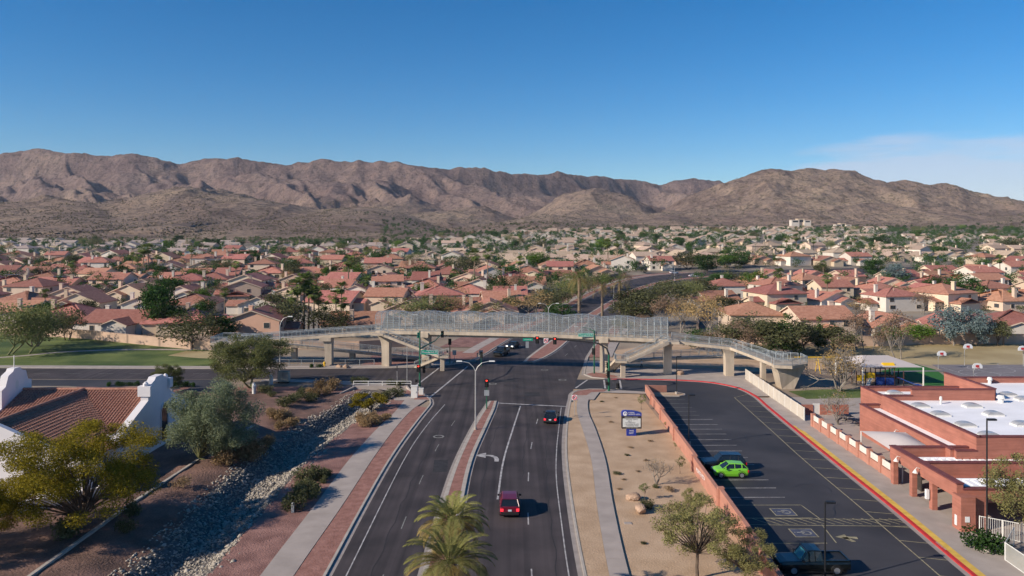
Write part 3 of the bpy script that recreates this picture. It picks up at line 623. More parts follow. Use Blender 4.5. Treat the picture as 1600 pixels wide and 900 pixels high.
mark('walkway_line', [(21.8, 70.4), (36.2, 70.0)], wd=0.11, z=0.027, mat='paint_yellowish', parent=LOT)
for k in range(16): mark('walkway_hatch', [(22.5+0.85*k, 71.95), (23.7+0.85*k, 70.5)], wd=0.1, z=0.0265, mat='paint_yellowish', parent=LOT)
for cx_, cy_2 in ((26.0, 73.6), (26.0, 68.5)):            # accessible bay symbols
    m = MB(); m.box(cx_-1.05, cx_+1.05, cy_2-0.95, cy_2+0.95, 0.024, 0.0255); fr = m.build('bay_symbol_frame', 'paint_yellowish', LOT)
    m = MB(); m.box(cx_-0.95, cx_+0.95, cy_2-0.85, cy_2+0.85, 0.025, 0.027); m.build('bay_symbol_field', 'paint_blue', LOT)
    m = MB(); ring = [(cx_+0.2+0.45*math.cos(t), cy_2+0.42*math.sin(t)) for t in np.linspace(-2.2, 2.4, 12)]
    Lo, Ro = offset([np.array(p) for p in ring], 0.08), offset([np.array(p) for p in ring], -0.08); m.sheet([(p[0], p[1], 0.03) for p in Ro], [(p[0], p[1], 0.03) for p in Lo])
    for a_, b_ in (((-0.55, 0.1), (0.15, 0.1)), ((-0.1, 0.1), (-0.1, -0.35)), ((-0.1, -0.3), (0.35, -0.3)), ((-0.8, 0.1), (-0.68, 0.1))):
        m.beam((cx_+a_[0], cy_2+a_[1], 0.03), (cx_+b_[0], cy_2+b_[1], 0.03), 0.16, 0.002)
    m.build('wheelchair_symbol', 'paint_faded', LOT)
# drop-off lane bays along the red kerb
ln = spline([(33.3, 58), (33.5, 62), (33.9, 74), (34.3, 90), (35.0, 104), (35.6, 117), (35.9, 124)], 2); mark('lane_line', ln, wd=0.11, z=0.027, mat='paint_yellowish', parent=LOT)
lna, rca = np.array(ln), np.array([p for p in RC if p[1] < 126])
for y in np.arange(60.0, 124.5, 3.42): 
    x1 = float(np.interp(y-0.5, rca[:, 1], rca[:, 0])); mark('bay_line', [(float(np.interp(y, lna[:, 1], lna[:, 0])), y), (x1-0.5, y-0.6)], wd=0.1, z=0.0265, mat='paint_yellowish', parent=LOT)
mark('bay_line', [(35.9, 124), (39.0, 126.6)], wd=0.1, z=0.0265, mat='paint_yellowish', parent=LOT)
m = MB(); axx, ayy = 29.35, 67.4
for pts in ([(-0.9, 0.2), (0.15, 0.75), (0.15, -0.45)], [(0.1, 0.3), (1.0, 0.2), (0.9, -0.3), (0.1, 0.0)], [(-0.4, 0.1), (0.1, 0.15), (0.5, -0.8), (0.1, -0.9)]): m.add([(axx+x, ayy+y, 0.028) for x, y in pts], [tuple(range(len(pts)))])
m.build('lot_arrow', 'paint_yellowish', LOT)
text('lane_lettering', 'FIRE LANE', 0.30, 'paint_white', red, (28.6, 138.42, 0.153), rot=(0, 0, R(176)+math.pi), sx=1.3)
text('lane_lettering', 'NO PARKING', 0.28, 'paint_white', red, (36.55, 65.4, 0.153), rot=(0, 0, R(88)), sx=1.0)
# lot island at the entrance
isl = [(22.4, 127.2), (27.6, 127.3), (28.5, 126.6), (28.3, 125.4), (27.2, 124.7), (22.3, 124.9)]
io = struct(MB().prism(isl, 0.0, 0.15).build('lot_island', 'kerb_concrete')); c0 = np.mean(isl, 0)
MB().prism([tuple(c0+(np.array(p)-c0)*0.90) for p in isl], 0.1, 0.165).build('island_bed', 'sand', io)

# ------------------------------------------------------------------ lawns, fields, courts
pk = [P(-60, 577), P(40, 574.5), P(200, 573), P(330, 572), P(345, 560), P(338, 548), P(260, 540), P(170, 532), P(90, 527), P(-60, 522)]
struct(flat('park_lawn', [(p.x, p.y) for p in pk], 0.05, 'grass'))
pp = [P(-40, 562), P(40, 556), P(90, 551), P(160, 547.5), P(230, 546.5), P(300, 547)]
pp = spline([(p.x, p.y) for p in pp], 3); mark('park_path', pp, wd=1.6, z=0.07, mat='concrete', parent=bpy.data.objects['park_lawn'])
struct(flat('park_bare_patch', [(p.x, p.y) for p in [P(262, 556), P(290, 549), P(335, 549), P(344, 561), P(310, 560)]], 0.06, 'dry_grass'))
struct(flat('school_field', [(p.x, p.y) for p in [P(1470, 573), P(1420, 567), P(1220, 561), P(1250, 541), P(1440, 537), P(1680, 537), P(1680, 568)]], 0.03, 'dry_grass'))
ct = struct(flat('sports_court', [(p.x, p.y) for p in [P(1455, 570), P(1680, 570), P(1680, 612), P(1540, 606), P(1480, 583)]], 0.05, 'court'))
struct(flat('play_turf', [(p.x, p.y) for p in [P(1400, 592), P(1376, 580), P(1430, 569), P(1462, 578), P(1476, 588), P(1480, 606), P(1400, 606)]], 0.055, 'turf'))
tp = [P(1392, 581.5), P(1430, 580.3), P(1476, 580.0)]; mark('turf_path', [(p.x, p.y) for p in tp], wd=1.2, z=0.065, mat='court', parent=bpy.data.objects['play_turf'])
struct(flat('play_surface', [(p.x, p.y) for p in [P(1330, 612), P(1335, 588), P(1398, 590), P(1442, 600), P(1442, 612)]], 0.058, 'dirt'))
struct(flat('school_grass', [(p.x, p.y) for p in [P(1232, 612), P(1285, 609), P(1352, 609), P(1352, 622), P(1260, 624)]], 0.075, 'grass'))
for (cx0, cy0, r_) in ((1548, 577, 4.0), (1556, 588, 3.4), (1530, 584, 3.4), (1590, 572, 3.4)):
    c = P(cx0, cy0); ring = [(c.x+r_*math.cos(t), c.y+r_*math.sin(t)) for t in np.linspace(0, 6.283, 25)]; mark('court_line', ring, wd=0.14, z=0.06, mat='paint_white', parent=ct)
for a_, b_ in (((1500, 571.5), (1640, 603)), ((1470, 574), (1500, 583)), ((1512, 579), (1575, 573.5)), ((1505, 592), (1560, 606))):
    a_, b_ = P(*a_), P(*b_); mark('court_line', [(a_.x, a_.y), (b_.x, b_.y)], wd=0.13, z=0.06, mat='paint_white', parent=ct)
struct(flat('north_east_dirt', [(19.2, 150), (38, 150.2), (45.5, 146.2), (62, 150), (70, 178), (40, 186), (22, 172), (18.6, 158)], 0.022, 'sand'))

# ------------------------------------------------------------------ stones of the wash
n = 15000; yy = nrg.uniform(44, 130, n); off = np.clip(nrg.normal(0, 1.9, n)+1.3*(fbm(yy*0.35, yy*0, 2, 9)-0.5), -4.4, 4.3); xx = np.interp(yy, WY, WX)+off
zz = G(xx, yy)+nrg.uniform(-0.02, 0.07, n); v, f = blobs(np.stack([xx, yy, zz], -1), nrg.uniform(0.06, 0.17, n)*(1+0.9*(nrg.uniform(0, 1, n) > 0.94)), 0.7)
tag(npmesh('river_stones', v, f, 'stone'), 'pale river stones lining the dry wash left of the avenue', 'stones', kind='stuff')
# concrete edging left of the wash
ed = [(-36.9, 40), (-36.8, 60), (-36.8, 74), (-36.2, 90), (-35.0, 104)]
m = MB()
for a_, b_ in zip(ed, ed[1:]): m.beam((a_[0], a_[1], float(G(*a_))+0.16), (b_[0], b_[1], float(G(*b_))+0.16), 0.3, 0.4)
struct(m.build('landscape_edging', 'kerb_concrete'))
pt = [P(395, 606), P(440, 613), P(440, 628), P(405, 650), P(378, 668)]

# tar-filled cracks and drips on the lot
for k in range(10):
    x0, y0 = rng.uniform(28, 34), rng.uniform(62, 122); a = rng.uniform(0, 6.28); p_ = np.array((x0, y0)); pts = [p_.copy()]
    for i in range(rng.randint(3, 7)): a += rng.uniform(-.6, .6); p_ = p_+np.array((math.cos(a), math.sin(a)))*0.8; pts.append(p_.copy())
    mark('tar_crack', pts, wd=0.07, z=0.022, mat='signal_black', parent=LOT)

# sealed seams and darker patches in the avenue
for x_off, y0, y1 in ((-3.3, 62, 112), (3.6, 52, 108), (-10.9, 55, 104), (0.9, 84, 116)):
    cl_ = [(on(LE, y)*0.5+on(RE, y)*0.5+x_off+4.4+0.12*math.sin(y*0.9)+rng.uniform(-.06, .06), y) for y in np.arange(y0, y1, 1.6)]
    mark('tar_seam', cl_, wd=0.07, z=0.0305, mat='asphalt_patch')
for px0, py0, w0, h0 in ((3.4, 126.5, 2.4, 3.2), (-8.2, 88.0, 1.6, 4.5), (3.0, 74.5, 1.3, 2.6), (-1.0, 138.0, 3.0, 2.0)):
    MB().obox((px0, py0), w0, h0, 0.024, 0.0285, 0.06).build('asphalt_patch', 'asphalt_patch', avenue)
# ================================================================== FOOTBRIDGE
def lerp(a, b, t): return a+(b-a)*t
BL, BR = Vector((-26.6, 153.0, 7.0)), Vector((29.2, 144.2, 6.55))
bdir = (BR-BL); bdir.z = 0; bdir.normalize(); bnor = Vector((-bdir.y, bdir.x, 0))
bridge = thing('pedestrian_bridge', 'long concrete footbridge with caged walkway, ramps and stairs spanning the avenue', 'footbridge', (2, 149, 0))
BO = bridge.location.copy()
def bm_(): return MB(BO)
def deck_pt(t): p = BL.lerp(BR, t); p.z += 0.35*math.sin(math.pi*t); return p
W2 = 1.7
m = bm_()
for i in range(12):
    a_, b_ = deck_pt(i/12), deck_pt((i+1)/12); m.beam(a_, b_, 2*W2, 0.28)
m.build('deck', 'bridge_concrete', bridge)
for sgn in (-1, 1):
    m = bm_()
    for i in range(12):
        a_, b_ = deck_pt(i/12)+bnor*sgn*(W2+0.13), deck_pt((i+1)/12)+bnor*sgn*(W2+0.13); m.beam(a_+Vector((0, 0, 0.22)), b_+Vector((0, 0, 0.22)), 0.25, 0.62)
    m.build('edge_beam', 'bridge_concrete', bridge)
m = bm_()
for i in range(12):
    a_, b_ = deck_pt(i/12), deck_pt((i+1)/12); m.beam(a_-Vector((0, 0, 0.28)), b_-Vector((0, 0, 0.28)), 2.0, 0.62)
m.build('girder', 'bridge_concrete', bridge)
# piers: shaft flaring to a cap
def pier(base, top, wx=1.3, wy=1.9, flare=1.0, side=0, ang=0.0):
    m = bm_(); h = top-base.z; ca, sa = math.cos(ang), math.sin(ang); prev = None
    secs = [(0, 0, 0), (0.5, 0, 0), (0.72, 0.10, 0.12), (0.85, 0.3, 0.3), (0.93, 0.62, 0.6), (1.0, 1.0, 1.0)]
    for f_, g, s_ in secs:
        hx = wx/2+flare*0.25*g*0; hy = wy/2+flare*g*0.45; ox = side*flare*g*0.55; ex = 0.0
        x0, x1 = -wx/2-(flare*g*0.9 if side <= 0 else 0.1*g), wx/2+(flare*g*0.9 if side >= 0 else 0.1*g)
        if side == 0: x0, x1 = -wx/2, wx/2
        q = [(x0, -hy), (x1, -hy), (x1, hy), (x0, hy)]
        cur = [Vector((base.x+a*ca-b*sa, base.y+a*sa+b*ca, base.z+h*f_)) for a, b in q]
        if prev:
            b0 = len(m.v); m.add(prev+cur, [(0, 1, 5, 4), (1, 2, 6, 5), (2, 3, 7, 6), (3, 0, 4, 7)])
        prev = cur
    m.add(prev, [(0, 1, 2, 3)]); return m.build('pier', 'bridge_concrete', bridge)
bang = math.atan2(bdir.y, bdir.x)
for t, s_, wx in ((0.03, -1, 1.5), (0.175, 0, 1.5), (0.79, 0, 1.5), (1.0, 0, 1.5)):
    p = deck_pt(t); pier(Vector((p.x, p.y, 0)), p.z-0.85 if 0 < t < 1 else p.z-0.3, wx, 1.7, 0.9, s_, bang)
    m = bm_(); m.obox((p.x, p.y), 1.75, 2*W2+0.9, p.z-0.95, p.z-0.05, bang); m.build('pier_cap', 'bridge_concrete', bridge)
# cage: one hoop per bay, heights waving like overlapping vaults
NH = 46
def hoop(t, k=0):
    p = deck_pt(t); h = 3.5+0.42*abs(math.sin(math.pi*(t*7.5+0.1))); c = p+Vector((0, 0, 0.2)); pts = []
    for a in np.linspace(0, math.pi, 9):
        hx = math.cos(a); pts.append(c+bnor*(-(W2+0.1)*math.copysign(abs(hx)**0.8, hx))+Vector((0, 0, h-1.25+1.25*math.sin(a)**0.8)))
    return [c-bnor*(W2+0.1)]+pts+[c+bnor*(W2+0.1)]
HP = [hoop(i/NH) for i in range(NH+1)]
for H_ in HP: bm_().tube(H_, 0.05, 4).build('cage_hoop', 'galv', bridge)
m = bm_()
for j in range(0, 11): m.tube([H_[j] for H_ in HP], 0.022, 3)
for sgn, j0 in ((1, 0), (-1, 0)):
    for i in range(0, NH, 1):
        for j in range(1, 10):
            i2 = i+1
            if i2 <= NH and (i+j) % 2 == 0: m.tube([HP[i][j], HP[i2][j+1]], 0.016, 3)
for i in range(0, NH-5, 2):                                     # curved braces sweeping over the vaults
    for s0 in (1, -1):
        m.tube([HP[i+q][5+s0*q if 0 <= 5+s0*q <= 10 else 5] for q in range(6)], 0.03, 3, cap=False)
for f_ in (0.3, 0.62):
    for e in (0, 10): m.tube([H_[e].lerp(H_[1 if e == 0 else 9], f_) for H_ in HP], 0.03, 4)
tag(m.build('cage_wires', 'galv', bridge), kind='stuff')
m = bm_()
for i in range(NH):
    for j in range(10): m.quad(HP[i][j], HP[i+1][j], HP[i+1][j+1], HP[i][j+1])
m.build('cage_mesh', 'wire_mesh', bridge)
# lamps under the cage roof
for t in (0.13, 0.33, 0.50, 0.66, 0.82):
    p = deck_pt(t); m = bm_(); m.obox((p.x, p.y), 1.3, 0.22, p.z+3.2, p.z+3.32, bang+0.25); m.build('cage_lamp', 'white_metal', bridge)

def rail(path, h=1.15, sp=1.7, mesh=True, name='railing'):
    """guard rail following a path: handrail, mid rail, posts and wire infill"""
    pts = [Vector(p) for p in path]; m = bm_(); up = Vector((0, 0, 1))
    m.tube([p+up*h for p in pts], 0.045, 4); m.tube([p+up*h*0.82 for p in pts], 0.025, 4); m.tube([p+up*0.14 for p in pts], 0.03, 4)
    for a_, b_ in zip(pts, pts[1:]):
        n_ = max(1, int((b_-a_).length/sp))
        for k in range(n_+1): q = a_.lerp(b_, k/n_); m.tube([q, q+up*h], 0.045, 4)
        n2 = max(1, int((b_-a_).length/0.17))
        for k in range(n2+1): q = a_.lerp(b_, k/n2); m.tube([q+up*0.14, q+up*h], 0.02, 3, cap=False)
    o = m.build(name, 'galv', bridge)
    return o
def ramp(path, wd=2.4, th=0.42, name='ramp', rails=(1, -1)):
    pts = [Vector(p) for p in path]; m = bm_(); Lp, Rp = [], []
    for i, p in enumerate(pts):
        d = (pts[min(i+1, len(pts)-1)]-pts[max(i-1, 0)]); d.z = 0; d.normalize(); nn = Vector((-d.y, d.x, 0))*wd/2; Lp.append(p+nn); Rp.append(p-nn)
    dn = Vector((0, 0, -th))
    for i in range(len(pts)-1): m.hexa([Lp[i]+dn, Rp[i]+dn, Rp[i+1]+dn, Lp[i+1]+dn], [Lp[i], Rp[i], Rp[i+1], Lp[i+1]])
    o = m.build(name, 'bridge_concrete', bridge)
    for s_ in rails: rail([q for q in (Lp if s_ > 0 else Rp)], name='railing')
    return Lp, Rp
# left ramp: down to the left, round, and back behind
e0 = deck_pt(0)
la = [e0, e0+Vector((-12, 0.9, -0.95)), e0+Vector((-24, 1.6, -1.95)), e0+Vector((-30.5, 2.0, -2.5))]
ramp(la, 2.6, 0.55, 'ramp')
pl = la[-1]; q_ = [(pl.x-3.2, pl.y-1.4), (pl.x+0.2, pl.y-1.4), (pl.x+0.2, pl.y+5.2), (pl.x-3.2, pl.y+5.2)]
m = bm_(); m.prism(q_, pl.z-0.5, pl.z); m.build('landing', 'bridge_concrete', bridge)
rail([(q_[1][0], q_[1][1], pl.z), (q_[0][0], q_[0][1], pl.z), (q_[3][0], q_[3][1], pl.z), (q_[2][0], q_[2][1], pl.z)])
lb = [pl+Vector((0, 3.9, -0.02)), pl+Vector((12, 4.2, -1.1)), pl+Vector((24, 4.4, -2.3)), pl+Vector((38, 4.6, -3.75))]
ramp(lb, 2.4, 0.5, 'ramp')
p = e0+Vector((-10, 0.75, -0.8)); pier(Vector((p.x, p.y, 0)), p.z-0.5, 1.35, 1.9, 0.9, -1, 0); m = bm_(); m.obox((p.x-0.5, p.y), 2.3, 3.0, p.z-1.2, p.z-0.5); m.build('pier_cap', 'bridge_concrete', bridge)
p = pl+Vector((-1.4, 2.0, 0)); pier(Vector((p.x, p.y, 0)), p.z-0.45, 1.6, 4.2, 0.6, 0, 0)
for k in (1, 2): pier(Vector((lb[k].x, lb[k].y, 0)), lb[k].z-0.45, 1.0, 1.6, 0.4, 0, 0)
# stairs built of stringers and treads
def stair(a_, b_, wd=2.0, n=18, rise_name='stair', rails=True):
    a_, b_ = Vector(a_), Vector(b_); d = b_-a_; d.z = 0; d.normalize(); nn = Vector((-d.y, d.x, 0)); m = bm_()
    for k in range(n):
        p0 = a_.lerp(b_, k/n); p1 = a_.lerp(b_, (k+1)/n); p0.z = p1.z = lerp(a_.z, b_.z, (k+0.5)/n); m.beam(p0, p1+d*0.05, wd, 0.10)
    m.build('treads', 'bridge_concrete', bridge)
    for s_ in (-1, 1):
        m = bm_(); o_ = nn*s_*(wd/2+0.1); up = Vector((0, 0, 0.2)); m.beam(a_+o_+up, b_+o_+up, 0.2, 0.5); m.build('stringer', 'bridge_concrete', bridge)
        if rails: rail([a_+o_+up*0.9, b_+o_+up*0.9], h=1.0)
sA = e0+Vector((1.2, -2.9, -0.1)); sB = sA+Vector((11.6, -2.2, -4.0))
m = bm_(); m.obox((sA.x-0.6, sA.y+0.1), 2.6, 2.6, sA.z-0.35, sA.z, bang); m.build('landing', 'bridge_concrete', bridge)
stair(sA, sB, 2.0, 18)
m = bm_(); m.obox((sB.x+0.8, sB.y-0.15), 1.7, 2.4, sB.z-0.3, sB.z); m.build('landing', 'bridge_concrete', bridge)
pier(Vector((sB.x+0.4, sB.y, 0)), sB.z-0.3, 0.8, 1.0, 0.0, 0, 0)
stair(sB+Vector((1.0, 1.3, -0.05)), sB+Vector((-5.0, 4.0, -2.9)), 1.8, 15)
# right side: stairs down to the left, ramp down to the right and towards the viewer
r0 = deck_pt(1.0)
sA = r0+Vector((-0.6, -2.6, -0.1)); sB = sA+Vector((-7.6, -1.0, -3.2))
m = bm_(); m.obox((r0.x+0.3, r0.y-1.3), 3.0, 4.6, r0.z-0.4, r0.z-0.02, bang); m.build('landing', 'bridge_concrete', bridge)
stair(sA, sB, 2.0, 18)
m = bm_(); m.obox((sB.x-1.0, sB.y), 2.2, 2.3, sB.z-0.35, sB.z, bang); m.build('landing', 'bridge_concrete', bridge)
rail([(sB.x-0.1, sB.y-1.1, sB.z), (sB.x-2.0, sB.y-0.85, sB.z), (sB.x-2.1, sB.y+1.2, sB.z)])
pier(Vector((sB.x-0.7, sB.y, 0)), sB.z-0.3, 0.8, 1.0, 0.0, 0, 0)
stair(sB+Vector((-1.0, 1.2, -0.1)), sB+Vector((-2.6, 5.6, -3.0)), 1.8, 14, rails=False)
P1 = r0+Vector((11.0, -1.7, -1.05)); P2 = Vector((45.6, 132.0, 4.25)); 
ramp([r0+Vector((0.8, -0.1, 0)), r0.lerp(P1, 0.5), P1+Vector((0.6, 0, 0)), P1.lerp(P2, 0.5)+Vector((0.6, 0, 0)), P2], 2.5, 0.5, 'ramp')
q_ = [(44.2, 129.6), (47.0, 128.8), (50.6, 131.4), (50.8, 135.2), (47.2, 135.6), (44.6, 133.6)]
m = bm_(); m.prism(q_, P2.z-0.5, P2.z+0.01); m.build('landing', 'bridge_concrete', bridge)
rail([(x, y, P2.z) for x, y in q_[:4]])
m = bm_(); base = [(45.9, 130.6), (48.0, 130.6), (48.0, 133.6), (45.9, 133.6)]; top = [(44.8, 129.9), (50.2, 131.0), (50.2, 134.8), (45.0, 134.2)]
m.hexa([(x, y, 0) for x, y in base], [(x*0.6+bx_*0.4, y*0.6+by_*0.4, P2.z-1.6) for (x, y), (bx_, by_) in zip(top, base)]); m.build('pier', 'bridge_concrete', bridge)
m = bm_(); m.hexa([(x*0.6+bx_*0.4, y*0.6+by_*0.4, P2.z-1.6) for (x, y), (bx_, by_) in zip(top, base)], [(x, y, P2.z-0.5) for x, y in top]); m.build('pier_cap', 'bridge_concrete', bridge)
ramp([(49.4, 135.0, 4.2), (45.0, 144.5, 3.3), (41.5, 148.5, 2.9), (28, 151.5, 1.9), (14+8, 153, 1.1)], 2.4, 0.42, 'ramp')
for p in (P1,): pier(Vector((p.x, p.y, 0)), p.z-0.45, 1.5, 1.7, 0.7, -1, 0)
pp_ = P1.lerp(P2, 0.72); pier(Vector((pp_.x, pp_.y, 0)), pp_.z-0.45, 0.8, 1.0, 0.2, 0, 0)
# low steel guard fence along the far pavement, left
def fence_run(name, label, pts, h, sp, mat, group=None, post=0.05, picket=0.013, gap=0.14, base=0.0, cat='fence'):
    c = Vector(pts[len(pts)//2]); root = thing(name, label, cat, (c.x, c.y, base), group=group); o = Vector((c.x, c.y, base))
    up = Vector((0, 0, 1)); m = MB(o); ptsv = [Vector((p[0], p[1], base)) for p in pts]; m.tube([p+up*h for p in ptsv], 0.035, 4); m.tube([p+up*0.15 for p in ptsv], 0.03, 4); m.build('rails', mat, root)
    pk_ = MB(o)
    for a_, b_ in zip(ptsv, ptsv[1:]):
        n_ = max(1, round((b_-a_).length/sp))
        for k in range(n_+1): q = a_.lerp(b_, k/n_); MB(o).tube([q, q+up*(h+0.05)], post, 4).build('post', mat, root)
        n2 = int((b_-a_).length/gap)
        for k in range(n2): q = a_.lerp(b_, k/max(1, n2)); pk_.tube([q+up*0.15, q+up*h], picket, 3, cap=False)
    tag(pk_.build('pickets', mat, root), kind='stuff'); return root
fence_run('guard_fence', 'low steel picket fence beside the yellow hydrant under the bridge ramp', [(-47, 153.6), (-37.2, 153.4)], 1.15, 2.5, 'galv')
fence_run('guard_fence', 'low steel picket fence between two footbridge piers at the left corner', [(-36.2, 153.4), (-27.6, 153.8)], 1.15, 2.5, 'galv')

# ================================================================== SIGNALS, LAMPS, SIGNS
def head(m_parent, org, p, facing, lit=True, back=False):
    """three-aspect signal head; facing = unit vector (2D) it looks along"""
    ang = math.atan2(facing[1], facing[0])+math.pi/2; o = MB(org)
    o.obox((p[0], p[1]), 0.62, 0.05, p[2]-0.62, p[2]+0.62, ang); o.obox((p[0]-facing[0]*0.12, p[1]-facing[1]*0.12), 0.36, 0.25, p[2]-0.53, p[2]+0.53, ang)
    hb = o.build('signal_head', 'signal_black', m_parent)
    for k, z in enumerate((0.36, 0, -0.36)):
        c = Vector((p[0]+facing[0]*0.05, p[1]+facing[1]*0.05, p[2]+z)); mm = MB(org); mm.tube([c, c+Vector((facing[0], facing[1], 0))*0.03], 0.14, 10)
        mm.build('lens', 'lamp_red' if (k == 0 and lit) else 'lamp_off', hb)
        v_ = MB(org); v_.tube([c+Vector((0, 0, 0.15)), c+Vector((facing[0]*0.22, facing[1]*0.22, 0.13))], 0.05, 5); v_.build('visor', 'signal_black', hb)
def plate(parent, org, c, wd, h, ang, mat, name='sign_plate', th=0.04):
    m = MB(org); m.obox((c[0], c[1]), wd, th, c[2]-h/2, c[2]+h/2, ang); return m.build(name, mat, parent)
S_ = (0, -1)
# near left corner
b_ = P(656, 606); t = thing('traffic_signal', 'tall green signal pole with street name sign at the near left corner', 'traffic signal', b_); o = t.location
m = MB(o); m.tube([b_, b_+Vector((0, 0, 4)), b_+Vector((0, 0, 9.8))], [0.17, 0.15, 0.11], 8); m.build('pole', 'signal_green', t)
m = MB(o); m.tube([b_+Vector((0, 0, 0)), b_+Vector((0, 0, 0.25))], 0.3, 8); m.build('base', 'kerb_concrete', t)
m = MB(o); m.tube([b_+Vector((0, 0, 6.7)), b_+Vector((2.0, 6, 7.2)), b_+Vector((2.6, 14, 7.5))], [0.12, 0.09, 0.07], 6); m.build('mast_arm', 'signal_green', t)
sgn_ = plate(t, o, b_+Vector((1.65, 0.0, 6.1)), 3.0, 0.75, 0.05, 'sign_green', 'street_sign')
m = MB(o); c = b_+Vector((1.65, -0.035, 6.1))
for dx, dz, wx, wz in ((0, 0.33, 2.9, 0.05), (0, -0.33, 2.9, 0.05), (-1.44, 0, 0.05, 0.7), (1.44, 0, 0.05, 0.7)): m.box(c.x+dx-wx/2, c.x+dx+wx/2, c.y-0.012+dx*0.05, c.y+dx*0.05, c.z+dz-wz/2, c.z+dz+wz/2)
m.build('border', 'sign_white', sgn_)
text('lettering', 'Thunderhill Pl', 0.46, 'sign_white', sgn_, (1.65, -0.04, 6.1), rot=(R(90), 0, 0.05))
plate(t, o, b_+Vector((-0.25, 0.2, 9.0)), 0.75, 1.0, 1.1, 'sign_green', 'street_sign')
head(t, o, b_+Vector((-0.2, -0.3, 3.4)), S_); head(t, o, b_+Vector((0.75, 0.2, 3.1)), (0.95, -0.3), False); head(t, o, b_+Vector((2.6, 14.0, 7.3)), (0.6, -0.8), False)
m = MB(o); m.box(b_.x-0.75, b_.x-0.35, b_.y-0.3, b_.y-0.05, 1.0, 1.5); m.build('walk_signal', 'signal_black', t)
# far left corner
b_ = P(703, 568.5); t = thing('traffic_signal', 'short green signal post with one head beyond the crosswalk at the far left corner', 'traffic signal', b_); o = t.location
m = MB(o); m.tube([b_, b_+Vector((0, 0, 4.1))], [0.1, 0.08], 8); m.build('pole', 'signal_green', t)
head(t, o, b_+Vector((0, -0.25, 4.5)), S_, False); m = MB(o); m.box(b_.x-0.65, b_.x-0.25, b_.y-0.2, b_.y+0.05, 2.3, 2.7); m.build('walk_signal', 'signal_black', t)
b_ = P(752, 572.5); t = thing('traffic_signal', 'dark signal head on a thin post by the far crosswalk end', 'traffic signal', b_); o = t.location
m = MB(o); m.tube([b_, b_+Vector((0, 0, 2.6))], [0.08, 0.07], 8); m.build('pole', 'signal_green', t); head(t, o, b_+Vector((0, -0.2, 2.3)), (-0.7, -0.7), False)
# near median post
b_ = P(760.5, 638.5, 0.16); t = thing('traffic_signal', 'green signal post with a red lamp and white plate on the median nose', 'traffic signal', b_); o = t.location
m = MB(o); m.tube([b_, b_+Vector((0, 0, 3.4))], [0.09, 0.08], 8); m.build('pole', 'signal_green', t); head(t, o, b_+Vector((0, -0.2, 3.9)), S_); plate(t, o, b_+Vector((0, -0.14, 2.4)), 0.75, 0.85, 0, 'sign_back', 'sign_plate')
# right: two poles, the taller with the long mast arm over the road
b_ = P(951.5, 612); t = thing('traffic_signal', 'green signal pole with long curved mast arm reaching over the northbound lanes', 'traffic signal', b_); o = t.location
arm = [b_+Vector((0, 0, z)) for z in (0, 4.5, 6.2)]+[b_+Vector((-0.35, 0.4, 7.2)), b_+Vector((-1.6, 1.2, 7.9)), b_+Vector((-4.5, 2.3, 8.15)), b_+Vector((-9, 3.2, 8.3)), b_+Vector((-14.2, 4, 8.4))]
m = MB(o); m.tube(arm[:3], [0.2, 0.17, 0.16], 8); m.build('pole', 'signal_green', t); m = MB(o); m.tube(arm[2:], [0.16, 0.15, 0.14, 0.11, 0.09, 0.07], 7); m.build('mast_arm', 'black_metal', t)
head(t, o, P(846, 533, 8.05)*1.0 if False else b_+Vector((-11.9, 3.2, 8.2)), S_); head(t, o, b_+Vector((-8.9, 2.9, 8.1)), S_)
s2 = plate(t, o, b_+Vector((-13.5, 3.7, 8.2)), 1.7, 0.45, 0, 'sign_green', 'street_sign'); text('lettering', 'Thunderhill', 0.26, 'sign_white', s2, (-13.5, 3.67, 8.2))
s3 = plate(t, o, b_+Vector((-10.4, 3.0, 8.1)), 0.8, 0.85, 0, 'sign_white', 'turn_sign')
m = MB(o); c = b_+Vector((-10.4, 2.96, 8.1)); ring = [c+Vector((0.32*math.cos(a), 0, 0.32*math.sin(a))) for a in np.linspace(0, 6.283, 13)]; m.tube(ring, 0.04, 4, cap=False); m.tube([c+Vector((-0.22, 0, 0.22)), c+Vector((0.22, 0, -0.22))], 0.035, 4); m.build('prohibition_ring', 'lamp_red' if False else 'tail_light', s3)
m = MB(o); m.tube([c+Vector((0.08, 0, -0.2)), c+Vector((0.08, 0, 0.08)), c+Vector((-0.12, 0, 0.12)), c+Vector((-0.12, 0, -0.05))], 0.03, 4); m.build('turn_symbol', 'letter_dark', s3)
plate(t, o, b_+Vector((-13.6, 3.8, 7.3)), 0.55, 1.1, 0.1, 'sign_back', 'sign_plate'); head(t, o, b_+Vector((-0.3, -0.3, 3.0)), (-1, 0), False)
m = MB(o); m.box(b_.x-0.6, b_.x-0.2, b_.y-0.3, b_.y, 1.2, 1.7); m.build('walk_signal', 'signal_black', t)
b_ = P(928.5, 584.5); t = thing('traffic_signal', 'slim green pole with street name sign in front of the right bridge pier', 'traffic signal', b_); o = t.location
m = MB(o); m.tube([b_, b_+Vector((0, 0, 8.2))], [0.14, 0.1], 8); m.build('pole', 'signal_green', t)
s4 = plate(t, o, b_+Vector((-1.6, 0, 7.35)), 2.9, 0.7, 0.0, 'sign_green', 'street_sign'); text('lettering', 'Thunderhill Pl', 0.44, 'sign_white', s4, (-1.6, -0.03, 7.35))
m = MB(o); c = b_+Vector((-1.6, -0.03, 7.35))
for dx, dz, wx, wz in ((0, 0.31, 2.8, 0.05), (0, -0.31, 2.8, 0.05), (-1.39, 0, 0.05, 0.65), (1.39, 0, 0.05, 0.65)): m.box(c.x+dx-wx/2, c.x+dx+wx/2, c.y-0.01, c.y, c.z+dz-wz/2, c.z+dz+wz/2)
m.build('border', 'sign_white', s4)
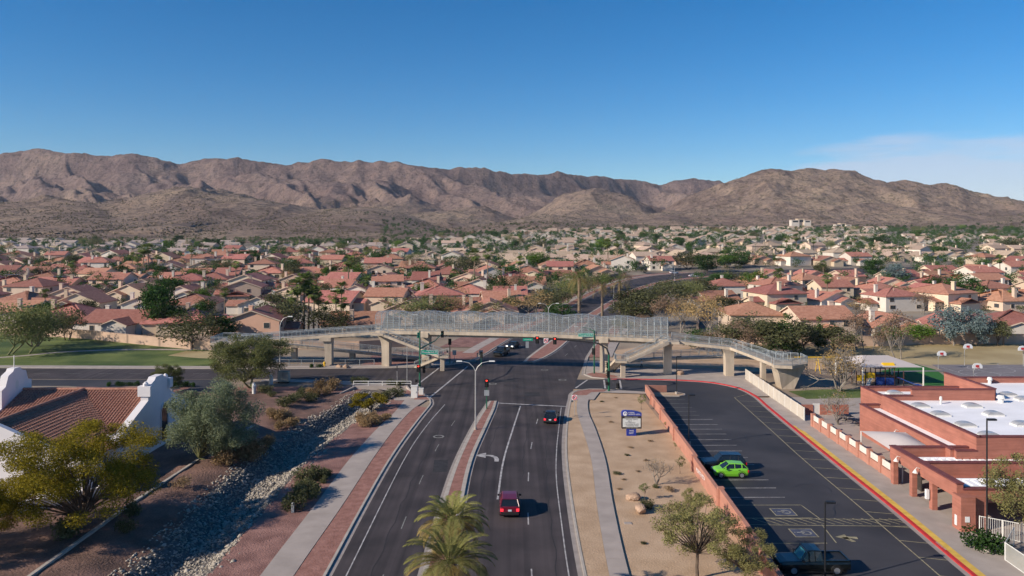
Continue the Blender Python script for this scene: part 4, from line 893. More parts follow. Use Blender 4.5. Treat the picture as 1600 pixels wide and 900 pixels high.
head(t, o, b_+Vector((-0.15, -0.3, 4.3)), (-0.3, -0.95), False); head(t, o, b_+Vector((2.0, -3.2, 2.2)), (-1, 0.0), False)
m = MB(o); m.tube([b_+Vector((2.0, -3.2, 0)), b_+Vector((2.0, -3.2, 2.6))], 0.06, 6); m.build('side_post', 'signal_green', t)
m = MB(o); m.tube([b_+Vector((0, 0, 8.0)), b_+Vector((-1.2, 0.5, 8.6)), b_+Vector((-3.0, 1.0, 8.8))], [0.06, 0.05, 0.04], 6); m.build('lamp_arm', 'signal_green', t)
m = MB(o); m.obox((b_.x-3.3, b_.y+1.05), 0.8, 0.3, 8.72, 8.86, -0.3); m.build('lamp_head', 'white_metal', t)

def street_lamp(px_, py_, h, label, arms=(-1, 1), reach=1.9, mat='pole_grey', z0=0.0, far=False, wdt=0.11):
    b_ = PT(px_, py_) if far else P(px_, py_, z0); t = thing('street_lamp', label, 'street lamp', b_, group='lamps along the avenue'); o = t.location
    m = MB(o); m.tube([b_, b_+Vector((0, 0, h*0.5)), b_+Vector((0, 0, h*0.86))], [wdt, wdt*0.85, wdt*0.7], 8); m.build('pole', mat, t)
    m = MB(o); m.tube([b_, b_+Vector((0, 0, 0.3))], wdt*1.9, 8); m.build('base', 'kerb_concrete', t)
    for s_ in arms:
        m = MB(o); m.tube([b_+Vector((0, 0, h*0.85)), b_+Vector((s_*0.15*reach, 0, h*0.915)), b_+Vector((s_*0.45*reach, 0, h*0.975)), b_+Vector((s_*reach, 0, h))], [wdt*0.6, wdt*0.55, wdt*0.5, wdt*0.45], 6); m.build('arm', mat, t)
        m = MB(o); c = b_+Vector((s_*(reach+0.3), 0, h)); m.hexa([(c.x-0.42, c.y-0.13, c.z-0.05), (c.x+0.42, c.y-0.13, c.z-0.05), (c.x+0.42, c.y+0.13, c.z-0.05), (c.x-0.42, c.y+0.13, c.z-0.05)], [(c.x-0.36, c.y-0.09, c.z+0.09), (c.x+0.36, c.y-0.09, c.z+0.09), (c.x+0.36, c.y+0.09, c.z+0.09), (c.x-0.36, c.y+0.09, c.z+0.09)]); m.build('lamp_head', 'white_metal', t)
    return t
street_lamp(743, 671, 9.2, 'twin-armed street lamp with rusty pole standing in the near median', z0=0.16)
street_lamp(437.5, 590, 11.2, 'single-armed grey street lamp on the left in front of the bridge ramp', arms=(1,), reach=1.6)
street_lamp(857, 531, 9.0, 'twin-armed street lamp rising just behind the middle of the bridge cage')
street_lamp(1054, 447.5, 9.5, 'twin-armed street lamp in the median where the avenue bends right', far=True)
street_lamp(959, 486, 9.4, 'single-armed street lamp beside the thin palms beyond the bridge', arms=(1,), far=True)
street_lamp(1180.5, 398, 9.0, 'farthest twin-armed street lamp by the dark trees at the upper right', far=True, mat='signal_green')
b_ = P(636, 606); t = thing('grey_post', 'thin grey post left of the green signal pole', 'post', b_); m = MB(b_); m.tube([b_, b_+Vector((0, 0, 7.2))], [0.06, 0.05], 6); m.build('pole', 'pole_grey', t); m = MB(b_); m.tube([b_, b_+Vector((0, 0, .2))], 0.14, 6); m.build('base', 'kerb_concrete', t)
b_ = P(620.5, 606); t = thing('sign_post', 'thin sign post with a plate seen edge on at the near left corner', 'sign', b_); m = MB(b_); m.tube([b_, b_+Vector((0, 0, 4))], 0.04, 5); m.build('pole', 'pole_grey', t); plate(t, b_, b_+Vector((0, 0, 3.4)), 0.5, 1.0, 1.45, 'bronze_metal')
# no-turn sign on the right verge
b_ = P(897.5, 648.5, 0.1); t = thing('turn_sign', 'white no-turn sign on a post at the right kerb before the crossing', 'sign', b_); m = MB(b_); m.tube([b_, b_+Vector((0, 0, 2.9))], 0.035, 6); m.build('pole', 'pole_grey', t)
sp_ = plate(t, b_, b_+Vector((0, -0.05, 2.55)), 0.75, 0.75, 0, 'sign_white'); c = b_+Vector((0, -0.09, 2.55)); m = MB(b_); m.tube([c+Vector((0.3*math.cos(a), 0, 0.3*math.sin(a))) for a in np.linspace(0, 6.283, 13)], 0.04, 4, cap=False); m.tube([c+Vector((-0.2, 0, 0.2)), c+Vector((0.2, 0, -0.2))], 0.03, 4); m.build('prohibition_ring', 'tail_light', sp_)
m = MB(b_); m.tube([c+Vector((-0.1, 0.0, -0.18)), c+Vector((-0.1, 0, 0.1)), c+Vector((0.12, 0, 0.1))], 0.035, 4); m.build('turn_symbol', 'letter_dark', sp_)
for px_, py_, lb, mt in ((858, 533, None, None), (710, 551.5, 'white sign backs on a post beside the far left pavement', 'sign_back'), (751.5, 551, 'upright sign plate in the shade beyond the crossing', 'sign_back'), (978, 471, 'white sign on the north median between palms', 'sign_white')):
    if lb:
        b_ = PT(px_, py_+20); t = thing('road_sign', lb, 'sign', b_); m = MB(b_); m.tube([b_, b_+Vector((0, 0, 2.8))], 0.04, 5); m.build('pole', 'pole_grey', t); plate(t, b_, b_+Vector((0, -0.05, 2.5)), 0.75, 0.95, 0.1, mt)

# ------------------------------------------------------------------ school monument sign
b_ = P(987, 681); t = thing('monument_sign', 'blue and white school message board on a blue plinth in the sand', 'sign', b_); o = b_
m = MB(o); m.box(b_.x-0.65, b_.x+0.6, b_.y, b_.y+0.5, -0.1, 0.95); pln = m.build('plinth', 'sign_blue', t)
text('plinth_lettering', 'MVE', 0.3, 'sign_white', pln, (0, -0.012, 0.65)); text('plinth_lettering', 'NEST', 0.26, 'sign_white', pln, (-0.05, -0.012, 0.36))
m = MB(o); m.box(b_.x-1.3, b_.x+1.3, b_.y-0.06, b_.y+0.55, 0.95, 2.62); cab = m.build('cabinet', 'sign_dark', t)
m = MB(o); m.box(b_.x-1.18, b_.x+1.16, b_.y-0.085, b_.y-0.05, 1.18, 2.30); brd = m.build('message_board', 'board_white', t)
for k, (s_, x_) in enumerate((('MVE 2ND GRADE', 0), ('JAN 8', -0.25), ('1/15 TEEN DAY', -0.2), ('1/20 KINDER RD 6PM', 0), ('A KINDNESS WEEK', 0.05))): text('message_line', s_, 0.2, 'letter_dark', brd, (x_, -0.09, 2.17-0.21*k))
text('school_lettering', 'ELEMENTARY SCHOOL', 0.17, 'board_white', cab, (-0.05, -0.065, 2.45)); text('footer_lettering', 'HOME OF THE MUSTANGS', 0.13, 'board_white', cab, (0, -0.065, 1.06))
top = [(-1.32, 2.62), (1.3, 2.62), (1.3, 2.98), (0.9, 3.12), (0.3, 3.24), (-0.4, 3.28), (-0.9, 3.3), (-1.2, 3.22), (-1.32, 2.98)]
m = MB(o); n_ = len(top); m.add([(b_.x+x, b_.y-0.08, z) for x, z in top]+[(b_.x+x, b_.y+0.55, z) for x, z in top], [tuple(range(n_)), tuple(range(2*n_-1, n_-1, -1))]+[(i, n_+i, n_+(i+1) % n_, (i+1) % n_) for i in range(n_)]); hd = m.build('header', 'sign_blue', t)
m = MB(o); c = b_+Vector((-0.88, -0.09, 2.94)); m.tube([c, c+Vector((0, -0.03, 0))], 0.29, 18); lg = m.build('round_emblem', 'sign_white', hd)
m = MB(o); m.tube([c+Vector((0.14*math.cos(a)+0.02, -0.04, 0.14*math.sin(a))) for a in np.linspace(-0.5, 3.6, 9)], 0.035, 4); m.build('emblem_stroke', 'sign_blue', lg)
text('name_lettering', 'KYRENE', 0.27, 'sign_white', hd, (-0.43, -0.09, 3.06), align='LEFT', sx=0.8); text('name_lettering', 'MONTE VISTA', 0.25, 'sign_white', hd, (-0.43, -0.09, 2.82), align='LEFT', sx=0.98)

# ------------------------------------------------------------------ small street furniture
b_ = P(442, 599); t = thing('utility_cabinet', 'large cream utility cabinet on legs beside the cross street', 'cabinet', b_); m = MB(b_); m.box(b_.x-0.95, b_.x+0.95, b_.y, b_.y+1.2, 0.25, 1.95); bd = m.build("body", "cabinet", t); m = MB(b_); m.box(b_.x-1.02, b_.x+1.02, b_.y-0.06, b_.y+1.26, 1.95, 2.03); m.build('lid', 'cabinet', t)
m = MB(b_); m.box(b_.x-0.02, b_.x+0.02, b_.y-0.02, b_.y, 0.3, 1.9); m.build('door_seam', 'sign_dark', bd)
for dx in (-0.8, 0.8): m = MB(b_); m.box(b_.x+dx-0.1, b_.x+dx+0.1, b_.y+0.1, b_.y+1.1, -0.02, 0.25); m.build('leg', 'bronze_metal', t)
for px_, py_, lb, h_ in ((423.5, 601, 'white domed marker post left of the cream utility cabinet', 1.7), (397, 617, 'leaning white post under the grey-green tree by the path', 2.0)):
    b_ = P(px_, py_); t = thing('marker_post', lb, 'post', b_); m = MB(b_); m.tube([b_, b_+Vector((0, 0, h_*0.75)), b_+Vector((-0.15, 0, h_))], [0.32, 0.36, 0.22], 8); m.build('body', 'white_metal', t); m = MB(b_); m.tube([b_, b_+Vector((0, 0, 0.12))], 0.45, 8); m.build('base', 'kerb_concrete', t)
b_ = P(647, 623); t = thing('utility_box', 'white signal control cabinet on the near left corner', 'cabinet', b_); m = MB(b_); m.box(b_.x-0.5, b_.x+0.5, b_.y, b_.y+0.8, 0.1, 1.95); bd = m.build('body', 'white_metal', t); m = MB(b_); m.box(b_.x-0.56, b_.x+0.56, b_.y-0.06, b_.y+0.86, 1.95, 2.03); m.build('lid', 'white_metal', t); m = MB(b_); m.box(b_.x+0.32, b_.x+0.38, b_.y-0.03, b_.y, 0.9, 1.15); m.build('handle', 'bronze_metal', bd)
b_ = P(657, 618); t = thing('utility_box', 'small white pedestal box right of the white control cabinet', 'cabinet', b_); m = MB(b_); m.box(b_.x-0.3, b_.x+0.45, b_.y, b_.y+0.5, 0.1, 1.1); m.build('body', 'white_metal', t); m = MB(b_); m.box(b_.x-0.35, b_.x+0.5, b_.y-0.05, b_.y+0.55, 1.1, 1.16); m.build('lid', 'white_metal', t)
b_ = P(507, 573); t = thing('fire_hydrant', 'yellow fire hydrant in front of the bridge ramp pier', 'hydrant', b_); m = MB(b_); m.tube([b_+Vector((0, 0, z)) for z in (0, 0.08, 0.1, 0.7, 0.75, 0.95, 1.05)], [0.28, 0.28, 0.18, 0.18, 0.24, 0.18, 0.06], 10); m.build('barrel', 'hydrant', t)
for s_ in (-1, 1): m = MB(b_); m.tube([b_+Vector((0, 0, 0.6)), b_+Vector((s_*0.33, 0, 0.6))], 0.09, 8); m.build('nozzle', 'hydrant', t)
b_ = P(457, 803); t = thing('cable_marker', 'short grey marker post beside the left sidewalk', 'post', b_); m = MB(b_); m.box(b_.x-0.13, b_.x+0.13, b_.y, b_.y+0.2, 0, 0.95); m.build('body', 'sign_back', t); m = MB(b_); m.hexa([(b_.x-0.15, b_.y-0.02, 0.95), (b_.x+0.15, b_.y-0.02, 0.95), (b_.x+0.15, b_.y+0.22, 0.95), (b_.x-0.15, b_.y+0.22, 0.95)], [(b_.x-0.1, b_.y+0.03, 1.03), (b_.x+0.1, b_.y+0.03, 1.03), (b_.x+0.1, b_.y+0.17, 1.03), (b_.x-0.1, b_.y+0.17, 1.03)]); m.build('cap', 'pole_grey', t)
b_ = P(981, 818); m = MB(b_); m.box(b_.x-0.35, b_.x+0.35, b_.y-0.25, b_.y+0.25, 0.0, 0.06); m.box(b_.x-0.29, b_.x+0.29, b_.y-0.19, b_.y+0.19, 0.06, 0.075); o_ = m.build('valve_cover', 'concrete'); o_.location = b_; tag(o_, 'pale concrete utility cover set in the sand by the right sidewalk', 'utility cover')
# culvert where the wash passes under the street
cb = thing('culvert', 'concrete culvert with white pipe railing where the wash meets the street', 'culvert', (-22.4, 130, 0)); o = cb.location
m = MB(o); m.box(-27.2, -17.8, 130.6, 131.2, -1.9, 0.55); m.build('headwall', 'concrete', cb)
m = MB(o); m.box(-24.0, -20.6, 130.45, 130.598, -1.7, -0.35); m.build('opening_shade', 'signal_black', cb)  # solid black slab, its colour standing in for shade inside the culvert
m = MB(o); m.tube([(-27, 130.9, 1.3), (-17.2, 130.9, 1.3)], 0.06, 5); m.tube([(-27, 130.9, 0.9), (-17.2, 130.9, 0.9)], 0.05, 5); m.build('rails', 'white_metal', cb)
for x in (-27, -24.5, -22.1, -19.6, -17.2): m = MB(o); m.tube([(x, 130.9, 0.5), (x, 130.9, 1.3)], 0.06, 5); m.build('rail_post', 'white_metal', cb)
for s_, x in ((-1, -27.0), (1, -18.0)): m = MB(o); m.hexa([(x, 130.6, -1.8), (x+0.3, 130.6, -1.8), (x+0.3+s_*1.6, 127, -1.0), (x+s_*1.6, 127, -1.0)], [(x, 130.6, 0.5), (x+0.3, 130.6, 0.5), (x+0.3+s_*1.6, 127, 0.1), (x+s_*1.6, 127, 0.1)]); m.build('wing_wall', 'concrete', cb)

# ================================================================== VEHICLES
def car(name, label, loc, heading, L, Wd, Ht, paint, kind='suv', lit=None, head_on=False, group=None):
    """x is forward; the body is lofted from stations, the cabin set on top with dark glass"""
    t = thing(name, label, {'pickup': 'pickup truck'}.get(kind, 'car'), loc, heading, group); hw = Wd/2; gc = 0.2 if kind != 'pickup' else 0.28
    belt = {'suv': 0.63, 'hatch': 0.66, 'sedan': 0.64, 'pickup': 0.58}[kind]*Ht; hood = belt*0.97
    f = L/2
    st = {'suv': [(f, .42, hood*.80, .80), (f*.93, .30, hood*.90, .93), (f*.80, gc, hood*.96, .99), (f*.45, gc, belt, 1), (0, gc, belt, 1), (-f*.6, gc, belt*1.02, 1), (-f*.92, gc+.05, belt*1.02, .97), (-f, .38, belt*.95, .90)],
          'hatch': [(f, .40, hood*.70, .78), (f*.93, .28, hood*.82, .92), (f*.78, gc, hood*.92, .99), (f*.45, gc, belt, 1), (0, gc, belt*1.02, 1), (-f*.6, gc, belt*1.06, 1), (-f*.92, gc+.05, belt*1.06, .97), (-f, .36, belt*.95, .9)],
          'sedan': [(f, .40, hood*.72, .80), (f*.93, .28, hood*.85, .93), (f*.78, gc, hood*.92, .99), (f*.4, gc, belt, 1), (0, gc, belt, 1), (-f*.6, gc, belt, 1), (-f*.92, gc+.05, belt*.98, .96), (-f, .38, belt*.9, .88)],
          'pickup': [(f, .45, hood*.86, .86), (f*.95, .36, hood*.94, .95), (f*.8, gc, hood, .99), (f*.4, gc, belt, 1), (0, gc, belt, 1), (-f*.22, gc, belt, 1), (-f*.9, gc+.05, belt, .99), (-f, .45, belt, .97)]}[kind]
    m = MB(); prev = None
    for (x, zb, zt, k) in st:
        h = zt-zb; w_ = hw*k; ring = [(x, -w_*.90, zb), (x, -w_, zb+h*.3), (x, -w_, zb+h*.72), (x, -w_*.94, zt-.03), (x, -w_*.82, zt), (x, w_*.82, zt), (x, w_*.94, zt-.03), (x, w_, zb+h*.72), (x, w_, zb+h*.3), (x, w_*.90, zb)]
        if prev: m.add(prev+ring, [(i, (i+1) % 10, 10+(i+1) % 10, 10+i) for i in range(10)])
        else: m.add(ring, [tuple(range(10))])
        prev = ring
    m.add(prev, [tuple(range(9, -1, -1))]); body = m.build('body', paint, t, smooth=False)
    cab = {'suv': [(f*.42, belt-.02), (f*.14, Ht*.985), (-f*.25, Ht), (-f*.78, Ht*.97), (-f*.95, belt)], 'hatch': [(f*.52, belt-.04), (f*.12, Ht*.985), (-f*.2, Ht), (-f*.72, Ht*.95), (-f*.94, belt*1.04)],
           'sedan': [(f*.38, belt-.02), (f*.08, Ht*.985), (-f*.15, Ht), (-f*.45, Ht*.97), (-f*.78, belt)], 'pickup': [(f*.40, belt-.02), (f*.20, Ht*.985), (f*.0, Ht), (-f*.18, Ht*.98), (-f*.22, belt)]}[kind]
    bw, tw = hw*.92, hw*.74; zt_, fs = [], []
    top = cab[1:4]
    m = MB(); A0, A1 = cab[0], cab[4]
    low = [(A0[0], A0[1]), (cab[1][0]+(A0[0]-cab[1][0])*.35, belt), (cab[2][0], belt), (cab[3][0]+(A1[0]-cab[3][0])*.3, belt), (A1[0], A1[1])]
    vs = []
    for s_ in (-1, 1):
        vs += [(x, s_*bw, z) for x, z in low]+[(x, s_*tw, z-.04) for x, z in top]
    m.add(vs, [(0, 1, 5), (1, 2, 6, 5), (2, 3, 7, 6), (3, 4, 7), (8, 13, 9), (9, 13, 14, 10), (10, 14, 15, 11), (11, 15, 12), (0, 5, 13, 8), (4, 12, 15, 7), (5, 6, 14, 13), (6, 7, 15, 14)])
    m.build('windows', 'glass', t)
    m = MB(); r0 = [(x, y, z) for x, z in top for y in (-tw*1.02, tw*1.02)]; 
    m.add([(x, s_*tw*1.03, z-.05) for x, z in top for s_ in (-1, 1)]+[(x, s_*tw*.93, z+.015) for x, z in top for s_ in (-1, 1)], [(6, 8, 9, 7), (8, 10, 11, 9), (0, 2, 8, 6), (2, 4, 10, 8), (1, 7, 9, 3), (3, 9, 11, 5), (0, 6, 7, 1), (4, 5, 11, 10)]); m.build('roof', paint, t)
    m = MB()
    for s_ in (-1, 1):
        for a_, b__ in ((A0, top[0]), (A1, top[2])): m.tube([(a_[0], s_*bw*.99, a_[1]), (b__[0], s_*tw*1.0, b__[1]-.03)], .035, 4)
        m.tube([(top[1][0], s_*bw*1.0, belt), (top[1][0], s_*tw*1.02, top[1][1]-.03)], .03, 4)
        if kind in ('suv', 'hatch'): m.tube([(-f*.62, s_*bw*1.0, belt), (-f*.62, s_*tw*1.03, Ht*.95)], .045, 4)
    tag(m.build('pillars', paint, t), kind='stuff')
    if kind == 'pickup':
        m = MB(); m.box(-f*.93, -f*.26, -hw*.80, hw*.80, belt-.02, belt+.006); m.build('cargo_bed', 'plastic', t)
        for s_ in (-1, 1): m = MB(); m.box(-f*.97, -f*.24, s_*hw*.9-.07, s_*hw*.9+.07, belt-.05, belt+.09); m.build('bed_rail', paint, t)
        m = MB(); m.box(-f*.995, -f*.95, -hw*.93, hw*.93, belt-.1, belt+.09); m.build('tailgate', paint, t)
    rw = .33*(1.0 if kind in ('hatch', 'sedan') else 1.14)
    for x in (f*.62, -f*.60):
        for s_ in (-1, 1):
            m = MB(); m.tube([(x, s_*(hw-.25), rw), (x, s_*(hw+.015), rw)], rw, 16); wh = m.build('wheel', 'tyre', t)
            m = MB(); m.tube([(x, s_*(hw+.016), rw), (x, s_*(hw+.03), rw)], rw*.64, 10); m.build('rim', 'rim', wh)
            m = MB(); arch = [(x+(rw+.09)*math.cos(a), s_*(hw+.004), rw+(rw+.09)*math.sin(a)) for a in np.linspace(-.15, math.pi+.15, 10)]; m.tube(arch, .02, 4); m.build('wheel_arch', 'plastic', t)
    for s_ in (-1, 1):
        m = MB(); m.box(f*.90, f*.985, s_*hw*.66-.2, s_*hw*.66+.2, hood*.66, hood*.82); m.build('headlight', 'lamp_white' if head_on else 'rim', t)
        zl = belt*.72; m = MB(); m.box(-f*1.006, -f*.93, s_*hw*.78-.14, s_*hw*.78+.14, zl-.12, zl+.14); m.build('tail_light', lit or 'tail_light', t)
        m = MB(); m.obox((f*.36, s_*(hw+.10)), .16, .22, belt, belt+.16); m.build('mirror', paint if kind == 'hatch' else 'plastic', t)
        for xx in ([.05, -.45] if kind != 'pickup' else [.0, .2]): m = MB(); m.box(f*xx-.1, f*xx+.1, s_*hw-.02, s_*hw+.03, belt-.16, belt-.12); m.build('door_handle', 'plastic', t)
    m = MB(); m.box(-f*1.012, -f*.96, -hw*.86, hw*.86, .36, .60); m.build('rear_bumper', 'plastic', t); m = MB(); m.box(f*.94, f*1.01, -hw*.8, hw*.8, .34, .56); m.build('front_bumper', 'plastic', t)
    m = MB(); m.box(-f*1.02, -f*1.004, -.17, .17, belt*.62, belt*.62+.17); m.build('number_plate', 'plate', t)
    m = MB(); m.box(f*.97, f*1.012, -hw*.42, hw*.42, hood*.55, hood*.74); m.build('grille', 'signal_black', t)
    m = MB(); m.box(-f*.9, f*.9, -hw*.9, hw*.9, .16, .3); m.build('underbody', 'signal_black', t)
    return t
c = P(796, 804); car('parked_car' if False else 'driving_car', 'dark red sport utility vehicle with lit brake lamp driving away in the middle lane', (c.x, c.y+1.2, 0.03), R(91), 4.6, 1.9, 1.72, 'car_red', 'suv', lit='tail_lit')
c = P(861.5, 661); car('driving_car', 'dark sedan with red tail lamps waiting near the stop line', (c.x, c.y+1.2, 0.03), R(84), 4.5, 1.85, 1.5, 'car_dark', 'sedan', lit='tail_lit')
c = P(776, 558); car('driving_car', 'dark pickup with bright headlights coming out of the bridge shade', (c.x+1.0, c.y+2.5, 0.03), R(-111), 5.4, 2.0, 1.85, 'car_pickup', 'pickup', head_on=True)
c = P(798, 546); car('driving_car', 'blue-black car following the oncoming pickup under the bridge', (c.x+0.5, c.y+2, 0.03), R(-111), 4.6, 1.85, 1.5, 'car_navy', 'sedan', head_on=True)
c = P(1139, 747); car('parked_car', 'bright green hatchback parked nose to the salmon wall', (23.9, 84.35, 0.02), R(180), 3.75, 1.62, 1.56, 'car_green', 'hatch')
car('parked_car', 'navy black sport utility vehicle parked behind the green hatchback', (23.95, 87.0, 0.02), R(180), 4.75, 1.9, 1.75, 'car_navy', 'suv')
pu = car('parked_car', 'black pickup with teal windscreen shade parked in the accessible bay', (23.75, 61.0, 0.02), R(180), 5.5, 1.98, 1.85, 'car_pickup', 'pickup')
m = MB(); m.hexa([(1.10, -.66, 1.10), (1.10, .66, 1.10), (1.09, .66, 1.11), (1.09, -.66, 1.11)], [(0.68, -.56, 1.68), (0.68, .56, 1.68), (0.66, .56, 1.69), (0.66, -.56, 1.69)]); m.build('sunshade', 'shade_teal', pu)
for k, (px_, py_, mt, kd, lb, an) in enumerate(((668, 457, 'car_silver', 'pickup', 'silver pickup parked in a driveway among the red roofs', 60), (681, 456, 'car_white', 'sedan', 'white sedan parked beside the silver pickup', 75), (1053, 428, 'car_white', 'suv', 'white van-like car at the avenue bend by the lamp', 20), (1083, 433, 'car_white', 'sedan', 'white sedan on the avenue at the far bend', 15))):
    c = PT(px_, py_); car('parked_car' if k < 2 else 'driving_car', lb, (c.x, c.y, c.z+0.05), R(an), 4.8, 1.9, 1.7 if kd != 'sedan' else 1.5, mt, kd)

# ================================================================== PERSON under the bridge stairs
_p = P(1002.5, 577); bpy.context.view_layer.update()
def person2(loc, rz):
    import bmesh
    bm = bmesh.new(); sk = bm.verts.layers.skin.verify(); vs = []
    J = [((0, 0, .94), .15), ((0, 0.01, 1.15), .135), ((0, 0.02, 1.38), .15), ((0, 0.0, 1.5), .06), ((0, -0.01, 1.6), .085), ((0, -0.01, 1.70), .085),
        ((.10, 0, .88), .10), ((.12, -.10, .50), .07), ((.12, .02, .10), .05), ((.12, -.14, .04), .045), ((-.10, 0, .88), .10), ((-.12, .12, .52), .07), ((-.12, .28, .12), .05), ((-.12, .16, .04), .045),
        ((.2, .02, 1.40), .065), ((.27, .1, 1.14), .048), ((.26, .0, .90), .036), ((.26, -.05, .80), .032), ((-.2, .02, 1.40), .065), ((-.27, -.06, 1.14), .048), ((-.25, -.22, .95), .036), ((-.25, -.29, .88), .032)]
    E_ = [(0, 1), (1, 2), (2, 3), (3, 4), (4, 5), (0, 6), (6, 7), (7, 8), (8, 9), (0, 10), (10, 11), (11, 12), (12, 13), (2, 14), (14, 15), (15, 16), (16, 17), (2, 18), (18, 19), (19, 20), (20, 21)]
    for hnd, side in ((17, 1), (21, -1)):
        hx, hy, hz = J[hnd][0]
        for dx, dy, ln_ in ((.024, -.03, .085), (.008, -.035, .10), (-.008, -.035, .095), (-.024, -.03, .075), (-.035*side, -.06, .045)):
            J += [((hx+dx, hy+dy*.5, hz-.03), .011), ((hx+dx*1.2, hy+dy, hz-ln_), .009)]; E_ += [(hnd, len(J)-2), (len(J)-2, len(J)-1)]
    for c_, r_ in J: v_ = bm.verts.new(c_); v_[sk].radius = (r_, r_); vs.append(v_)
    vs[0][sk].use_root = True
    for a_, b__ in E_: bm.edges.new((vs[a_], vs[b__]))
    me = bpy.data.meshes.new('person'); bm.to_mesh(me); bm.free(); o = bpy.data.objects.new('person', me); col.objects.link(o)
    o.modifiers.new('skin', 'SKIN'); sd = o.modifiers.new('smooth', 'SUBSURF'); sd.levels = sd.render_levels = 1
    mt, n_, l_, bs = newmat('person_cloth'); tcx = n_.new('ShaderNodeTexCoord'); sp = n_.new('ShaderNodeSeparateXYZ'); l_.new(tcx.outputs['Object'], sp.inputs[0]); cr = n_.new('ShaderNodeValToRGB'); cr.color_ramp.interpolation = 'CONSTANT'
    mr = n_.new('ShaderNodeMapRange'); mr.inputs[2].default_value = 2.0; l_.new(sp.outputs['Z'], mr.inputs[0]); l_.new(mr.outputs[0], cr.inputs[0]); e = cr.color_ramp.elements
    e[0].color = (.02, .022, .03, 1); e[1].position = .49; e[1].color = (.62, .6, .6, 1); q = e.new(.745); q.color = (.42, .26, .19, 1); q = e.new(.04); q.color = (.02, .022, .03, 1)
    l_.new(cr.outputs[0], bs.inputs['Base Color']); me.materials.append(mt); o.location = loc; o.rotation_euler.z = rz
    hh = MB(); hh.tube([(0, .03, 1.64), (0, .02, 1.72), (0, .0, 1.79)], [.10, .105, .05], 10); hh.build('hair', 'hair', o)
    ff = MB(); ff.tube([(0, -.10, 1.64), (0, -.125, 1.615)], [.012, .018], 5); ff.build('nose', 'skin', o)
    return tag(o, 'person in white shirt and dark trousers walking under the bridge stairs', 'person')
person2((_p.x, _p.y, 0.135), R(60))
# ================================================================== PARKING LOT WALL AND LOT FURNITURE
segs = [((22.3, 127.8), (22.05, 119.2), 1.25), ((21.75, 119.3), (21.7, 109.6), 1.4), ((21.35, 109.7), (21.15, 98.8), 1.5), ((21.0, 98.9), (20.75, 86.2), 1.55), ((20.45, 86.3), (20.2, 75.2), 1.6), ((20.45, 75.3), (20.0, 60.5), 1.7), ((19.8, 60.6), (19.3, 46), 1.7)]
wl_ = thing('parking_lot_wall', 'salmon block wall stepping down between the sand bed and the parking lot', 'wall', (21, 90, 0)); o = wl_.location
for k, (a_, b_, h_) in enumerate(segs):
    MB(o).beam((a_[0], a_[1], h_), (b_[0], b_[1], h_), 0.32, h_+0.05).build('wall_section', 'salmon_block', wl_)
    MB(o).beam((a_[0], a_[1], h_+0.07), (b_[0], b_[1], h_+0.07), 0.40, 0.07).build('coping', 'salmon_block', wl_)
    if k: MB(o).obox((segs[k][0][0]-0.02, segs[k][0][1]-0.1), 0.62, 0.5, 0, h_+0.18).build('pillar', 'salmon_block', wl_)
MB(o).beam((22.3, 127.8, 1.25), (25.8, 128.3, 1.1), 0.3, 1.2).build('wall_section', 'salmon_block', wl_)
text('wall_lettering', 'MONTE VISTA SCHOOL', 0.62, 'sign_white', wl_, (20.47-o.x-0.32, 80.8-o.y, 0.95), rot=(R(90), 0, R(-90)+0.02), sx=0.9)
def lot_pole(x, y, h, label, arm=1):
    t = thing('lot_lamp', label, 'lamp post', (x, y, 0), group='dark lamp posts of the school lot'); b_ = Vector((x, y, 0)); m = MB(b_); m.tube([b_, b_+Vector((0, 0, h))], [0.075, 0.06], 8); m.build('pole', 'black_metal', t)
    MB(b_).tube([b_, b_+Vector((0, 0, 0.55))], 0.25, 8).build('base', 'kerb_concrete', t); m = MB(b_); m.box(x+0.05, x+0.75*arm if arm > 0 else x, y-0.17, y+0.17, h-0.08, h+0.06); m.build('lamp_head', 'black_metal', t)
lot_pole(21.6+0.55, 96.2, 6.4, 'dark lamp post by the wall behind the monument sign')
lot_pole(27.0, 127.0-1.0, 6.3, 'dark lamp post on the island at the lot entrance')
lot_pole(23.85, 58.5, 6.3, 'dark lamp post beside the black pickup at the bottom edge')
lot_pole(39.7, 64.2, 11.2, 'tall dark lamp post rising before the school entrance pavement')
for px_, py_, lb in ((1126.5, 784, 'white bollard sign by the wall, farther of two'), (1144.5, 808, 'white bollard sign by the wall, nearer of two')):
    b_ = P(px_, py_); t = thing('bay_sign', lb, 'sign', b_); MB(b_).tube([b_, b_+Vector((0, 0, 1.4))], 0.06, 6).build('pole', 'white_metal', t); plate(t, b_, b_+Vector((0.0, 0, 1.25)), 0.32, 0.5, R(88), 'sign_white')
b_ = P(965.5, 607.5); t = thing('litter_bin', 'small dark bin at the school drive kerb', 'bin', b_); MB(b_).tube([b_, b_+Vector((0, 0, 0.9)), b_+Vector((0, 0, 1.0))], [0.28, 0.32, 0.2], 8).build('body', 'signal_black', t); MB(b_).tube([b_, b_+Vector((0, 0, 0.05))], 0.36, 8).build('base', 'kerb_concrete', t)

